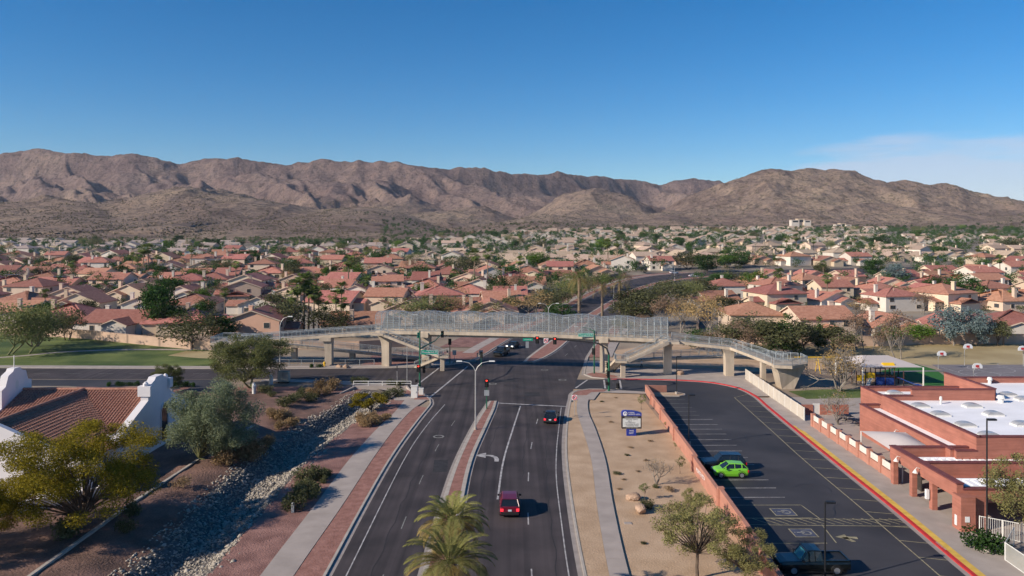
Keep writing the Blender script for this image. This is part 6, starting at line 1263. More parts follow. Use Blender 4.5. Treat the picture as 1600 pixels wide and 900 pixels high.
# ================================================================== HOUSES
def wing(mw, mr, mt, x0, x1, y0, y1, h, pitch, axis, ov=0.5, kind='gable', th=0.22):
    """one block of a house: walls into mw, roof slabs into mr, light verge boards into mt"""
    sw = axis == 'y'
    def q(a, b, z): return (b, a, z) if sw else (a, b, z)            # a runs along the ridge
    a0, a1, b0, b1 = (y0, y1, x0, x1) if sw else (x0, x1, y0, y1); bm2 = (b0+b1)/2; hb = (b1-b0)/2; rz = h+pitch*hb
    mw.box(x0, x1, y0, y1, -0.6, h)
    ez = h-pitch*ov
    hipd = hb*0.95 if kind == 'hip' else 0
    ra0, ra1 = (a0+hipd, a1-hipd) if kind == 'hip' else (a0-ov, a1+ov); e0, e1 = a0-ov, a1+ov
    for s_, be in ((-1, b0-ov), (1, b1+ov)):
        top = [q(e0, be, ez+th), q(e1, be, ez+th), q(ra1, bm2, rz+th), q(ra0, bm2, rz+th)]; bot = [q(e0, be, ez), q(e1, be, ez), q(ra1, bm2, rz), q(ra0, bm2, rz)]
        if (s_ > 0) != sw: top, bot = top[::-1], bot[::-1]
        mr.hexa(bot, top)
    if kind == 'hip':
        for ea, ra in ((e0, ra0), (e1, ra1)):
            t3 = [q(ea, b0-ov, ez+th), q(ea, b1+ov, ez+th), q(ra, bm2, rz+th)]; b3 = [q(ea, b0-ov, ez), q(ea, b1+ov, ez), q(ra, bm2, rz)]
            mr.add(t3+b3, [(0, 1, 2), (5, 4, 3), (0, 3, 4, 1)])
    else:
        for ea, d in ((a0, 0.06), (a1, -0.06)):
            mw.add([q(ea, b0, h), q(ea, b1, h), q(ea, bm2, rz), q(ea+d, b0, h), q(ea+d, b1, h), q(ea+d, bm2, rz)], [(0, 1, 2), (5, 4, 3), (0, 3, 4, 1), (1, 4, 5, 2), (2, 5, 3, 0)])
        for ea, d in ((e0, -0.05), (e1, 0.05)):
            for be in (b0-ov, b1+ov):
                mt.hexa([q(ea, be, ez-0.08), q(ea+d, be, ez-0.08), q(ea+d, bm2, rz-0.08), q(ea, bm2, rz-0.08)], [q(ea, be, ez+th-0.03), q(ea+d, be, ez+th-0.03), q(ea+d, bm2, rz+th-0.03), q(ea, bm2, rz+th-0.03)])
    return rz
WR = random.Random(3)
def window(root, x, y, z, wd, h, nx_, ny_, arch=False):
    """framed window on a wall facing (nx_, ny_)"""
    if WR.random() < 0.3: return
    wd *= WR.uniform(0.7, 1.15); x += abs(ny_)*WR.uniform(-.6, .6); y += abs(nx_)*WR.uniform(-.6, .6)
    ang = math.atan2(ny_, nx_)+math.pi/2; m = MB(); m.obox((x, y), wd+0.24, 0.10, z-h/2-0.12, z+h/2+0.12, ang); f_ = m.build('window', 'trim', root)
    m = MB(); m.obox((x+nx_*0.05, y+ny_*0.05), wd, 0.06, z-h/2, z+h/2, ang); m.build('pane', 'house_glass', f_)
def make_house(seed, two=False):
    r = random.Random(seed); root = thing('house', 'house', 'house'); mw, mr, mt = MB(), MB(), MB()
    W, D = r.uniform(13, 16), r.uniform(11.5, 14); h = 5.4 if two else r.uniform(2.8, 3.3); p = r.uniform(0.34, 0.42); ax = r.choice('xy')
    kind = 'hip' if r.random() < 0.22 else 'gable'
    rz = wing(mw, mr, mt, -W/2, W/2, -D/2, D/2, h, p, ax, kind=kind)
    h2 = 2.9
    fx0 = r.uniform(-W/2, 0.5); fw = r.uniform(5.5, 7.0); wing(mw, mr, mt, fx0, fx0+fw, -D/2-r.uniform(3, 5), -D/2+3.5, h2, p, 'y')
    if r.random() < 0.85:
        bx0 = r.uniform(-W/2, W/2-6.5); wing(mw, mr, mt, bx0, bx0+r.uniform(5, 6.5), D/2-3, D/2+r.uniform(2, 4.5), h2, p*0.95, 'y')
    sx = r.choice((-1, 1))
    if r.random() < 0.75: wing(mw, mr, mt, min(sx*W/2, sx*(W/2+3.4)), max(sx*W/2, sx*(W/2+3.4)), -D/2+1, D/2-r.uniform(2, 5), 2.7, p*0.9, 'x' if r.random() < .5 else 'y', kind=r.choice(('hip', 'gable')))
    mw.build('wall', 'stucco', root); rf = mr.build('roof', 'roof_red', root); tag(mt.build('verge_boards', 'trim', root), kind='stuff')
    cx_, cy_ = r.choice((-1, 1))*W*0.36, r.uniform(-D*.25, D*.25); m = MB(); m.box(cx_-0.55, cx_+0.55, cy_-0.45, cy_+0.45, 0, rz+0.9); m.box(cx_-0.65, cx_+0.65, cy_-0.55, cy_+0.55, rz+0.9, rz+1.1); m.build('chimney', 'stucco', rf)
    for k in range(3): vx_, vy_ = r.uniform(-W*.3, W*.3), r.uniform(-D*.3, D*.3)
    m = MB(); m.tube([(W*.1, D*.2, h), (W*.1, D*.2, rz+0.1)], 0.09, 6); m.build('vent_pipe', 'trim', rf)
    gy = -D/2-3
    for wx_ in (-W*.33, W*.05, W*.36):
        for (yy, ny_) in ((-D/2-0.02, -1), (D/2+0.02, 1)):
            for z in ([1.6, 4.2] if two else [1.6]): window(root, wx_, yy, z, r.choice((1.2, 1.8)), 1.25, 0, ny_)
    for wy_ in (-D*.28, D*.2):
        for (xx, n_) in ((-W/2-0.02, -1), (W/2+0.02, 1)):
            for z in ([1.6, 4.2] if two else [1.6]): window(root, xx, wy_, z, 1.3, 1.2, n_, 0)
    m = MB(); m.box(fx0+0.6, fx0+fw-0.6, -D/2-5.2 if False else -D/2-0.04, -D/2-0.0, 0, 2.2); m.build('garage_door', 'trim', root)
    if r.random() < 0.35:
        m = MB(); m.box(-2.5, 2.5, D/2, D/2+3.2, 2.45, 2.6); pt_ = m.build('patio_roof', 'trim', root)
        for s_ in (-2.3, 2.3): MB().box(s_-0.12, s_+0.12, D/2+2.9, D/2+3.1, -0.4, 2.45).build('patio_post', 'trim', pt_)
    return root, rz
HV = [make_house(100+i, two=(i in (2, 6, 9))) for i in range(11)]
for hv, _ in HV: hv.location = (0, -500, 0)
KIDS = [[(c, list(c.children)) for c in hv.children] for hv, _ in HV]
solar_hosts = set()
HOUSES = []
def place_house(X, Y, rz, var, roof, wall, scale=1.0, label=None, group=None):
    src = HV[var % len(HV)][0]; t = src.copy(); col.objects.link(t); t.location = (X, Y, float(T(X, Y))); t.rotation_euler.z = rz; t.scale = (scale,)*3
    def cp(ob, par):
        c = ob.copy(); c.parent = par; nm = ob.name.split('.')[0]; mt_ = roof if nm == 'roof' else wall if nm in ('wall', 'chimney') else None
        if mt_: c.material_slots[0].link = 'OBJECT'; c.material_slots[0].material = MATS[mt_]
        col.objects.link(c); return c
    for ob, sub in KIDS[var % len(HV)]:                     # far houses show no windows, only walls, roof and chimney
        nm = ob.name.split('.')[0]
        if Y > 460 and nm not in ('wall', 'roof', 'verge_boards'): continue
        c = cp(ob, t)
        if nm == 'window' and Y > 330: c.material_slots[0].link = 'OBJECT'; c.material_slots[0].material = MATS['house_glass']; continue
        for g_ in sub:
            if not (Y > 460 and g_.name.startswith('vent')): cp(g_, c)
    HOUSES.append((t, X, Y, roof, var % len(HV))); 
    if label: t['label'] = label
    t['group'] = group or 'houses of the subdivision'; return t
taken = []
ROADP = np.array([(p[0], p[1]) for p in list(LE)+list(RE) if p[1] > 150])
def roadd(X, Y): return math.sqrt(((ROADP-np.array([X, Y]))**2).sum(1).min())
def sideof(X, Y): return 'left' if X < on(LE, min(Y, 425)) else 'right'
def clear(X, Y, d): return all((X-a)**2+(Y-b)**2 > d*d for a, b in taken)
# front row houses that can be picked out
front = [(20, 503, 0, 90, 'roof_red', 'stucco'), (100, 512, 1, 0, 'roof_red', 'stucco'), (185, 521, 3, 0, 'roof_red', 'stucco_white'), (292, 521, 4, 90, 'roof_red', 'stucco'), (398, 534, 2, 90, 'roof_red', 'stucco_peach'), (556, 525, 8, 90, 'roof_red', 'stucco'), (640, 503, 5, 0, 'roof_red', 'stucco'), (715, 497, 7, 90, 'roof_red', 'stucco'), (765, 503, 10, 0, 'roof_red', 'stucco'),
         (1180, 522, 6, 90, 'roof_red', 'stucco'), (1285, 531, 9, 0, 'roof_red', 'stucco'), (1395, 529, 0, 0, 'roof_red', 'stucco_white'), (1510, 529, 3, 90, 'roof_red', 'stucco'), (1595, 524, 4, 0, 'roof_red', 'stucco_white')]
flab = ['red-roofed house cut by the left edge behind the park trees', 'red-roofed house left of the solar-free park wall row', 'red-roofed pale house with chimney directly behind the park wall', 'red-roofed house behind the round dark ficus at the park wall', 'peach two-storey house above the left bridge ramp', 'brown gabled house left of the bridge cage', 'red-roofed house behind the slender palms left of the cage', 'red-roofed house behind the left third of the bridge cage', 'red-roofed house beside the driveway with the silver pickup',
        'tan two-storey house right of the avenue behind the brown bushes', 'two-storey house with red roof behind the pine right of the bridge', 'white house with tall chimney behind the yellow-green bushes', 'red-roofed house behind the blue-grey eucalyptus', 'white red-roofed house at the right edge above the field wall']
flab[1] = 'red-roofed tan house second from the left in the row behind the park wall'
for (x, y, v_, a_, rf_, wl2), lb in zip(front, flab):
    p = PT(x, y); p.y += 4; place_house(p.x, p.y, R(a_)+rng.uniform(-.12, .12), v_, rf_, wl2, 1.0, lb, 'houses in the front rows'); taken.append((p.x, p.y))
# rows behind, block by block
cand = []
Yr = [262, 296, 330, 366, 404, 444, 486, 530, 576, 626, 680, 740, 805, 875, 950, 1030, 1110, 1190]
for r_i, Y in enumerate(Yr):
    xs0 = (-60-800)/F*Y; xs1 = (1660-800)/F*Y; sp = 18.5 if Y < 600 else 21
    x = xs0+rng.uniform(0, 8)
    while x < xs1:
        X = x+rng.uniform(-2, 2); yy = Y+rng.uniform(-5, 5)+5*math.sin(x/60); u = U(X, yy); x += sp*rng.uniform(0.95, 1.2)
        if roadd(X, yy) < 22 or (on(LE, min(yy, 460)) < X < on(RE, min(yy, 440))+(22 if yy < 300 else 0) and yy < 440): continue
        if u < 120 and Y > 900: continue
        if 120 < u < 430 and Y > 830: continue
        if 430 < u < 640 and Y > 760: continue
        if 640 <= u < 800 and Y > 1000: continue
        if u > 1380 and Y > 900: continue
        if Y > 560 and rng.random() < (0.12 if u < 640 else 0.34): continue
        if not clear(X, yy, 15): continue
        taken.append((X, yy)); cand.append((X, yy, r_i, u))
cand.sort(key=lambda c: c[1])
named = cand[:300-len(front)]; rest = cand[300-len(front):]
def roofkind(u, Y):
    if u < 330 and Y > 600: return 'roof_grey'
    if u < 640: return 'roof_red' if Y < 660 else 'roof_grey'
    if u < 1150: return 'roof_red' if Y < 455 else 'roof_tan'
    return 'roof_red' if Y < 520 else 'roof_tan'
rows = {}
for X, Y, r_i, u in named:
    rk = roofkind(u, Y); t = place_house(X, Y, R(rng.choice((0, 90, 180, 270, 0, 180)))+rng.uniform(-.2, .2)+(0.25 if u > 1000 else 0), rng.randrange(11), rk, rng.choice(('stucco', 'stucco', 'stucco_white')), rng.uniform(0.92, 1.08))
    side = sideof(X, Y); rows.setdefault((side, r_i), []).append((u, t, rk))
cnt = {'left': 0, 'right': 0}; order = {}
for key in sorted(rows): order[key] = cnt[key[0]]; cnt[key[0]] += 1
CN = {'roof_red': 'terracotta', 'roof_tan': 'tan', 'roof_grey': 'pale grey-brown'}
for (side, r_i), lst in rows.items():
    for k, (u, t, rk) in enumerate(sorted(lst, key=lambda q: q[0])):
        t['label'] = '%s-roofed house, %s from left in %s house row behind the front, %s of avenue' % (CN[rk], nth(k), nth(order[(side, r_i)]), side)
for X, Y, lb in ((None, None, None),): pass
# rooftop solar on two houses
for px_, py_ in ((45, 436), (70, 440), (1553, 411)):
    best = min(HOUSES, key=lambda q: (U(q[1], q[2])-px_)**2+25*((HZ+F*(CH-float(T(q[1], q[2]))-4)/q[2])-py_)**2); t = best[0]
    if 'solar' in t: continue
    m = MB()
    rz = HV[best[4]][1]; 
    for i in range(3): m.box(-2.6+1.8*i, -0.95+1.8*i, -1.6, 1.6, rz+0.35, rz+0.42)
    o_ = m.build('solar_panel', 'solar', t)
    t['label'] = t['label']
# the remaining far houses, past the three hundred that show largest
mr_, mw_ = {'roof_red': MB(), 'roof_tan': MB(), 'roof_grey': MB()}, MB(); mtn = MB()
for X, Y, r_i, u in rest:
    rk = roofkind(u, Y); z = float(T(X, Y)); a = MB(); b2 = MB(); c2 = MB(); W, D = rng.uniform(12, 16), rng.uniform(11, 14); wing(a, b2, c2, -W/2, W/2, -D/2, D/2, 3.2, 0.38, rng.choice('xy')); wing(a, b2, c2, -W/2, -W/2+6, -D/2-4, 0, 2.9, 0.38, 'y')
    for src, dst in ((a, mw_), (b2, mr_[rk]), (c2, mtn)): dst.add([(v_[0]+X, v_[1]+Y, v_[2]+z) for v_ in src.v], src.f)
fr = thing('distant_houses', 'tiny tan-roofed houses of the farthest rows below the hills', 'houses'); fr['kind'] = 'stuff'
for k_, m in mr_.items():
    if m.v: tag(m.build('roofs', k_, fr), kind='stuff')
if mw_.v: tag(mw_.build('walls', 'stucco_white', fr), kind='stuff'); tag(mtn.build('verges', 'trim', fr), kind='stuff')
# hillside houses
for px_, py_, w_, lb in ((1252, 345.5, 30, 'flat-roofed white hillside villa left of the others on the right hill'), (1318, 352.5, 24, 'pale hillside house at the foot of the right hill'), (1400, 362, 44, 'long low tan hillside house below the right hill')):
    Y = 1330; X = (px_-800)/F*Y; z = CH-(py_-HZ)/F*Y; t = thing('hillside_house', lb, 'house', (X, Y, z-3), group='houses on the lower hill slopes'); W = w_/F*Y
    for k, (a0, a1, zz, dd) in enumerate(((-.5, -.1, 5, 0), (-.15, .2, 7, 3), (.15, .5, 4.5, -1))):
        wl3 = MB().box(a0*W, a1*W, dd, dd+12, -12, zz).build('wall', 'stucco_white' if k != 1 else 'stucco', t); MB().box(a0*W-.4, a1*W+.4, dd-.4, dd+12.4, zz, zz+0.5).build('roof', 'roof_tan', t)
        MB().box(a0*W+2, a1*W-2, dd-.1, dd-.02, 1, zz-1.2).build('window', 'glass', t)
dead = [hv for hv, _ in HV]+[c for K in KIDS for c, sub in K]+[g_ for K in KIDS for c, sub in K for g_ in sub]
bpy.data.batch_remove(dead)
# ================================================================== TREES AND PLANTS
VAR = {}
def leaves(centers, radii, n, size, rs, squash=0.75, up=0.0):
    """n small leaf quads spread through clumps"""
    k = rs.integers(0, len(centers), n); c = np.asarray(centers)[k]; r = np.asarray(radii)[k][:, None]
    d = rs.normal(0, 1, (n, 3)); d /= np.linalg.norm(d, axis=1)[:, None]; rad = rs.uniform(0, 1, (n, 1))**0.45
    p = c+d*rad*r*np.array([1, 1, squash]); a = rs.normal(0, 1, (n, 3)); a[:, 2] *= 0.6; a /= np.linalg.norm(a, axis=1)[:, None]
    b = np.cross(a, rs.normal(0, 1, (n, 3))+np.array([0, 0, up])); b /= np.maximum(1e-6, np.linalg.norm(b, axis=1))[:, None]
    s = size*rs.uniform(0.6, 1.3, (n, 1)); v = np.stack([p-a*s, p-b*s*0.55, p+a*s, p+b*s*0.55], 1).reshape(-1, 3)
    return v, (np.arange(n)[:, None]*4+np.arange(4)[None])
def limbs(m, base, centers, r0, split, rs, n=6):
    """trunk with limbs that fork towards every clump"""
    base = Vector(base); sp = Vector(split); m.tube([base, base.lerp(sp, 0.5)+Vector((rs.normal(0, .06), rs.normal(0, .06), 0)), sp], [r0, r0*0.8, r0*0.66], 7)
    for c in centers:
        c = Vector(c); mid = sp.lerp(c, 0.5)+Vector((rs.normal(0, .2), rs.normal(0, .2), abs(rs.normal(0, .25)))); m.tube([sp, mid, c], [r0*0.34, r0*0.19, r0*0.05], n-2, cap=False)
def crown_tree(key, leaf, bark, H, W, n, size, seed, clumps=16, base=0.35, r0=0.2, squash=0.75, dense=0.34, shape='round', stems=1):
    rs = np.random.default_rng(seed); cs, rd = [], []
    for i in range(clumps):
        for _ in range(40):
            x, y, z = rs.uniform(-1, 1, 3)
            if shape == 'round' and x*x+y*y+z*z < 1: break
            if shape == 'umbrella' and x*x+y*y < 1 and z > -0.4+0.9*(x*x+y*y)*-0.6: break
            if shape == 'cone' and x*x+y*y < ((1-z)/2)**2: break
            if shape == 'column' and x*x+y*y < 1: break
        cs.append((x*W*0.42, y*W*0.42, H*base+(z+1)/2*H*(1-base)*0.86)); rd.append(W*dense*rs.uniform(0.55, 1.0)*(0.5+0.5*min(1, 1.2-z*0.4 if shape == 'cone' else 1)))
    v, f = leaves(cs, rd, n, size, rs, squash); m = MB()
    for s_ in range(stems):
        bx_, by_ = (0, 0) if stems == 1 else (rs.normal(0, .25), rs.normal(0, .25)); sx, sy = (0, 0) if stems == 1 else (rs.normal(0, W*.09), rs.normal(0, W*.09))
        limbs(m, (bx_, by_, -0.3), cs[s_::stems], r0/(1 if stems == 1 else 1.4), (sx, sy, H*base*(0.9 if stems == 1 else 0.6)), rs)
    VAR.setdefault(key, []).append(('tree', H, m, bark, v, f, leaf))
def finish():
    for key, lst in VAR.items():
        for i, (nm, H, m, bark, v, f, leaf) in enumerate(lst):
            tm = m.build('trunk', bark) if m is not None and m.v else None; cm = npmesh('crown', v, f, leaf); lst[i] = (H, tm, cm)
crown_tree('ficus', 'leaf_ficus', 'bark', 7, 6.5, 3600, 0.20, 1, clumps=26, base=0.22, dense=0.3); crown_tree('ficus', 'leaf_ficus', 'bark', 7, 7.5, 3600, 0.21, 2, clumps=22, base=0.2, dense=0.3)
crown_tree('bright', 'leaf_bright', 'bark', 6.5, 7, 3200, 0.19, 3, clumps=20, base=0.25, dense=0.28); crown_tree('bright', 'leaf_bright', 'bark', 6.5, 6, 3000, 0.19, 33, clumps=18, base=0.25, dense=0.28)
crown_tree('olive', 'leaf_olive', 'bark', 7, 8, 2600, 0.2, 4, clumps=18, base=0.28, dense=0.26, stems=2); crown_tree('olive', 'leaf_olive', 'bark', 7, 9, 2600, 0.2, 5, clumps=20, base=0.25, dense=0.24, stems=3)
crown_tree('paloverde', 'leaf_paloverde', 'bark_green', 7, 8.5, 3000, 0.15, 6, clumps=22, base=0.3, dense=0.24, stems=3, shape='umbrella'); crown_tree('paloverde', 'leaf_paloverde', 'bark_green', 7, 8, 3000, 0.15, 66, clumps=20, base=0.3, dense=0.24, stems=2, shape='umbrella')
crown_tree('euc', 'leaf_euc', 'bark_grey', 9, 8.5, 4200, 0.22, 7, clumps=26, base=0.12, dense=0.24)
crown_tree('pine', 'leaf_pine', 'bark', 12, 8, 4200, 0.22, 8, clumps=30, base=0.12, dense=0.2, shape='cone')
crown_tree('brown', 'leaf_brown', 'bark_grey', 8, 7, 1500, 0.14, 9, clumps=22, base=0.3, dense=0.24, stems=2); crown_tree('gold', 'leaf_gold', 'bark_grey', 7, 6.5, 1300, 0.13, 10, clumps=20, base=0.35, dense=0.24, stems=2)
crown_tree('cypress', 'leaf_ficus', 'bark', 9, 1.8, 1500, 0.16, 12, clumps=16, base=0.06, dense=0.42, shape='column')
# near, finely leaved trees
crown_tree('near_yellow', 'leaf_yellow', 'bark', 9.5, 15, 85000, 0.078, 20, clumps=110, base=0.2, dense=0.105, squash=0.6, shape='umbrella', stems=2, r0=0.32)
crown_tree('near_grey', 'leaf_greygreen', 'bark_green', 9.2, 10.5, 48000, 0.085, 21, clumps=95, base=0.06, dense=0.115, squash=0.9, stems=3, r0=0.28); crown_tree('near_pv', 'leaf_paloverde', 'bark_green', 8.6, 11.5, 38000, 0.095, 22, clumps=70, base=0.24, dense=0.13, squash=0.65, shape='umbrella', stems=3, r0=0.24)
crown_tree('near_young', 'leaf_young', 'bark', 6.5, 7.2, 13000, 0.065, 23, clumps=64, base=0.32, dense=0.10, squash=0.7, stems=1, r0=0.16); crown_tree('near_small_yellow', 'leaf_yellow', 'bark', 3.6, 7, 7000, 0.10, 24, clumps=26, base=0.35, dense=0.13, squash=0.55, shape='umbrella', stems=2, r0=0.16)
crown_tree('sapling', 'leaf_paloverde', 'bark', 3.0, 1.6, 500, 0.07, 25, clumps=9, base=0.35, dense=0.25, r0=0.05)
# shrubs
def shrub(key, leaf, n, size, seed, flat_=0.8, cl=7):
    rs = np.random.default_rng(seed); cs = [(rs.normal(0, .35), rs.normal(0, .35), 0.42+rs.normal(0, .12)) for _ in range(cl)]; v, f = leaves(cs, [0.5]*cl, n, size, rs, flat_); v[:, 2] = np.maximum(v[:, 2], 0.02); VAR.setdefault(key, []).append(('shrub', 1.0, None, None, v, f, leaf))
for k in range(2): shrub('sh_brown', 'leaf_brittle', 1400, 0.07, 30+k); shrub('sh_green', 'leaf_olive', 1100, 0.075, 34+k); shrub('sh_ball', 'leaf_ficus', 1300, 0.07, 38+k, 0.95, 4)
shrub('sh_red', 'leaf_red', 900, 0.09, 44); shrub('sh_bright', 'leaf_bright', 1100, 0.08, 45); shrub('sh_pale', 'leaf_dead', 500, 0.07, 46, 0.5)
# fan palms
def fan_palm(seed, H, nf=30, skirt=14, blades=9):
    rs = np.random.default_rng(seed); m = MB(); lean = rs.normal(0, .25, 2); pts = [(lean[0]*t*t, lean[1]*t*t, H*t-0.3) for t in (0, .25, .5, .75, 1)]; m.tube(pts, [0.30, 0.22, 0.19, 0.17, 0.15], 7); top = np.array(pts[-1]); V, Fc = [], []
    for k in range(nf+skirt):
        dead_ = k >= nf; az = rs.uniform(0, 6.283); el = rs.uniform(-0.5, 1.3) if not dead_ else rs.uniform(-1.5, -0.9); pl_ = rs.uniform(1.1, 1.7)
        d = np.array([math.cos(az)*math.cos(el), math.sin(az)*math.cos(el), math.sin(el)]); side_ = np.array([-math.sin(az), math.cos(az), 0]); c = top+d*pl_*(0.9 if not dead_ else 0.35); up_ = np.cross(d, side_)
        for j in range(blades):
            a = (j/(blades-1)-.5)*2.4; dr = d*math.cos(a)+side_*math.sin(a); ln_ = 1.25*rs.uniform(.8, 1.1); tip = c+dr*ln_+np.array([0, 0, -0.28*ln_]); w_ = np.cross(dr, up_)*0.10; b = len(V); V += [c, c+dr*ln_*.5+w_, tip, c+dr*ln_*.5-w_]; Fc.append((b, b+1, b+2, b+3))
        b = len(V); s_ = side_*0.03; V += [top-s_, top+s_, c+s_, c-s_]; Fc.append((b, b+1, b+2, b+3))
    VAR.setdefault('fanpalm', []).append(('palm', H+1.2, m, 'palm_trunk', np.array(V), np.array(Fc), 'leaf_palm'))
for s_ in (1, 2, 3): fan_palm(50+s_, 9.5)
# feather (date) palm
def date_palm(key, seed, H, nf, L, leaf, nl=26, r0=0.32):
    rs = np.random.default_rng(seed); m = MB(); m.tube([(0, 0, -0.3), (0, 0, H*.5), (0, 0, H)], [r0*1.1, r0*0.9, r0], 9)
    for k in range(26): a = k*2.4; z = H*(0.3+0.7*k/26); m.tube([(r0*.8*math.cos(a), r0*.8*math.sin(a), z), (r0*1.35*math.cos(a), r0*1.35*math.sin(a), z+0.16)], [0.09, 0.05], 4)
    out_ = {0: ([], []), 1: ([], [])}
    for k in range(nf):
        az = k*2.39996+rs.normal(0, .15); el = 1.35-1.75*(k/nf)**0.8+rs.normal(0, .08); old = k/nf > 0.48; V, Fc = out_[1 if old else 0]; d0 = np.array([math.cos(az), math.sin(az), 0]); p = np.array([d0[0]*.1, d0[1]*.1, H]); Lk_ = L*rs.uniform(.85, 1.05); n_ = nl; e = el; side_ = np.array([-math.sin(az), math.cos(az), 0]); prev = p
        for j in range(n_):
            t = j/n_; e = el-1.15*t*t-0.35*t; st_ = np.array([d0[0]*math.cos(e), d0[1]*math.cos(e), math.sin(e)]); p = prev+st_*Lk_/n_; b = len(V); w_ = side_*0.035*(1-t*.7); V += [prev-w_, prev+w_, p+w_, p-w_]; Fc.append((b, b+1, b+2, b+3))
            if t > 0.12:
                ll = 0.62*math.sin(math.pi*min(1, (t*.85+.15)))**.6*rs.uniform(.8, 1.1)
                for s_ in (-1, 1):
                    dr = side_*s_*0.8+st_*0.6+np.array([0, 0, 0.25-0.35*t]); dr /= np.linalg.norm(dr); tip = p+dr*ll+np.array([0, 0, -0.12*ll]); q = st_*0.03; b = len(V); V += [p-q, p+dr*ll*.5+q*1.3, tip, p+dr*ll*.5-q*1.3]; Fc.append((b, b+1, b+2, b+3))
            prev = p
    VAR.setdefault(key, []).append(('palm', H+L*.5, m, 'palm_trunk', np.array(out_[0][0]), np.array(out_[0][1]), leaf)); return np.array(out_[1][0]), np.array(out_[1][1])
OLD = [date_palm('date', 70, 7.2, 52, 2.75, 'leaf_date', 34), date_palm('date', 71, 7.0, 48, 3.0, 'leaf_date', 34)]; OLD2 = date_palm('datefar', 72, 8.0, 44, 4.2, 'leaf_palm', 20)
# bare winter tree
def bare(key, seed, H, bark, depth=5, r0=0.14, spread=0.55):
    rs = np.random.default_rng(seed); m = MB()
    def grow(p, d, L_, r, k):
        q = p+d*L_; m.tube([p, p.lerp(q, .5)+Vector(rs.normal(0, .04*L_, 3)), q], [r, r*.82, r*.66], 5 if k > 3 else 3, cap=False)
        if k == 0: return
        for _ in range(3 if k > 1 else 4):
            nd = (d+Vector(rs.normal(0, spread, 3))+Vector((0, 0, .18))).normalized(); grow(q, nd, L_*rs.uniform(.6, .82), r*.6, k-1)
    for s_ in range(3): grow(Vector((rs.normal(0, .1), rs.normal(0, .1), -.2)), Vector((rs.normal(0, .3), rs.normal(0, .3), 1)).normalized(), H*.3, r0, depth)
    rs2 = rs; v, f = leaves([(0, 0, H*.8), (H*.2, 0, H*.7), (-H*.2, 0, H*.65), (0, H*.2, H*.75), (0, -H*.2, H*.7)], [H*.22]*5, 350, 0.08, rs2); VAR.setdefault(key, []).append(('tree', H*1.05, m, bark, v, f, 'leaf_gold'))
bare('bare', 80, 6.0, 'bark_grey', 4); bare('bare', 81, 6.0, 'bark_grey', 4)
finish()
PROTO = []
for lst in VAR.values():
    for H, tm, cm in lst: PROTO += [x for x in (tm, cm) if x]
def plant(key, loc, h, name, label, cat, group=None, var=None, wide=1.0, rz=None, part='crown'):
    lst = VAR[key]; H, tm, cm = lst[(rng.randrange(len(lst)) if var is None else var) % len(lst)]; s = h/H
    if tm is None:
        o = cm.copy(); col.objects.link(o); o.name = name; o.location = loc; o.rotation_euler.z = rng.uniform(0, 6.28) if rz is None else rz; o.scale = (s*wide, s*wide, s); return tag(o, label, cat, group)
    t = thing(name, label, cat, loc, rng.uniform(0, 6.28) if rz is None else rz, group); t.scale = (s*wide, s*wide, s)
    for nm, src in (('trunk', tm), (part, cm)): c = src.copy(); c.name = nm; c.parent = t; col.objects.link(c)
    return t
def g3(x, y): p = P(x, y); return Vector((p.x, p.y, float(G(p.x, p.y))))
# ---- foreground trees
plant('near_yellow', g3(118, 836), 9.6, 'palo_verde_tree', 'wide yellow-green tree in front of the church at the lower left', 'tree', wide=1.0, rz=0.6)
plant('near_yellow', Vector((-45.5, 62.5, 0.4)), 7.0, 'palo_verde_tree', 'yellow-green tree cut by the left edge below the church', 'tree', wide=0.95, rz=2.4)
plant('near_grey', Vector((-34.8, 89.5, 0.3)), 10.4, 'mesquite_tree', 'large grey-green feathery tree right of the church gable', 'tree', rz=1.0, wide=1.02)
plant('near_pv', g3(392, 606), 9.4, 'palo_verde_tree', 'airy olive-green tree before the left end of the bridge ramp', 'tree', rz=0.3, wide=1.2)
plant('near_pv', g3(262, 615), 5.0, 'palo_verde_tree', 'low olive tree between church gable and cross street', 'tree', rz=4.0, wide=0.8)
plant('near_small_yellow', g3(574, 640), 3.4, 'palo_verde_tree', 'low spreading yellow-green tree beside the wash near the culvert', 'tree', rz=1.5)
plant('near_young', g3(1090, 905), 7.0, 'young_tree', 'young leafy tree by the salmon wall at the bottom', 'tree', rz=0.4)
plant('near_young', g3(1165, 925), 5.2, 'young_tree', 'bushy young tree over the salmon wall left of the black pickup', 'tree', rz=2.2, wide=1.0)
plant('near_young', g3(1062, 842) if False else g3(1078, 820)+Vector((0.2, 0, 0)), 3.8, 'young_tree', 'thin young tree by the wall pillar above the larger one', 'tree', rz=3.2, wide=0.6)
plant('near_young', Vector((43.6, 64.6, 0)), 8.8, 'palo_verde_tree', 'green tree at the right edge before the school entrance', 'tree', rz=1.1, wide=0.85)
plant('near_young', Vector((44.2, 60.8, 0)), 8.0, 'palo_verde_tree', 'second green tree at the right edge, nearest the camera', 'tree', rz=2.9, wide=0.9)
plant('bare', P(1310, 664), 5.6, 'courtyard_tree', 'pale-stemmed sparse tree in the school courtyard', 'tree', rz=0.2)
plant('bare', P(1312, 612), 9.0, 'bare_tree', 'large bare golden-brown tree left of the playground canopy', 'tree', rz=1.2, wide=1.15)
plant('gold', P(1312, 612)+Vector((0.3, 0.5, 0)), 8.6, 'bare_tree', 'thin golden-leaved tree among the bare branches by the swings', 'tree', rz=1.9, wide=1.0)
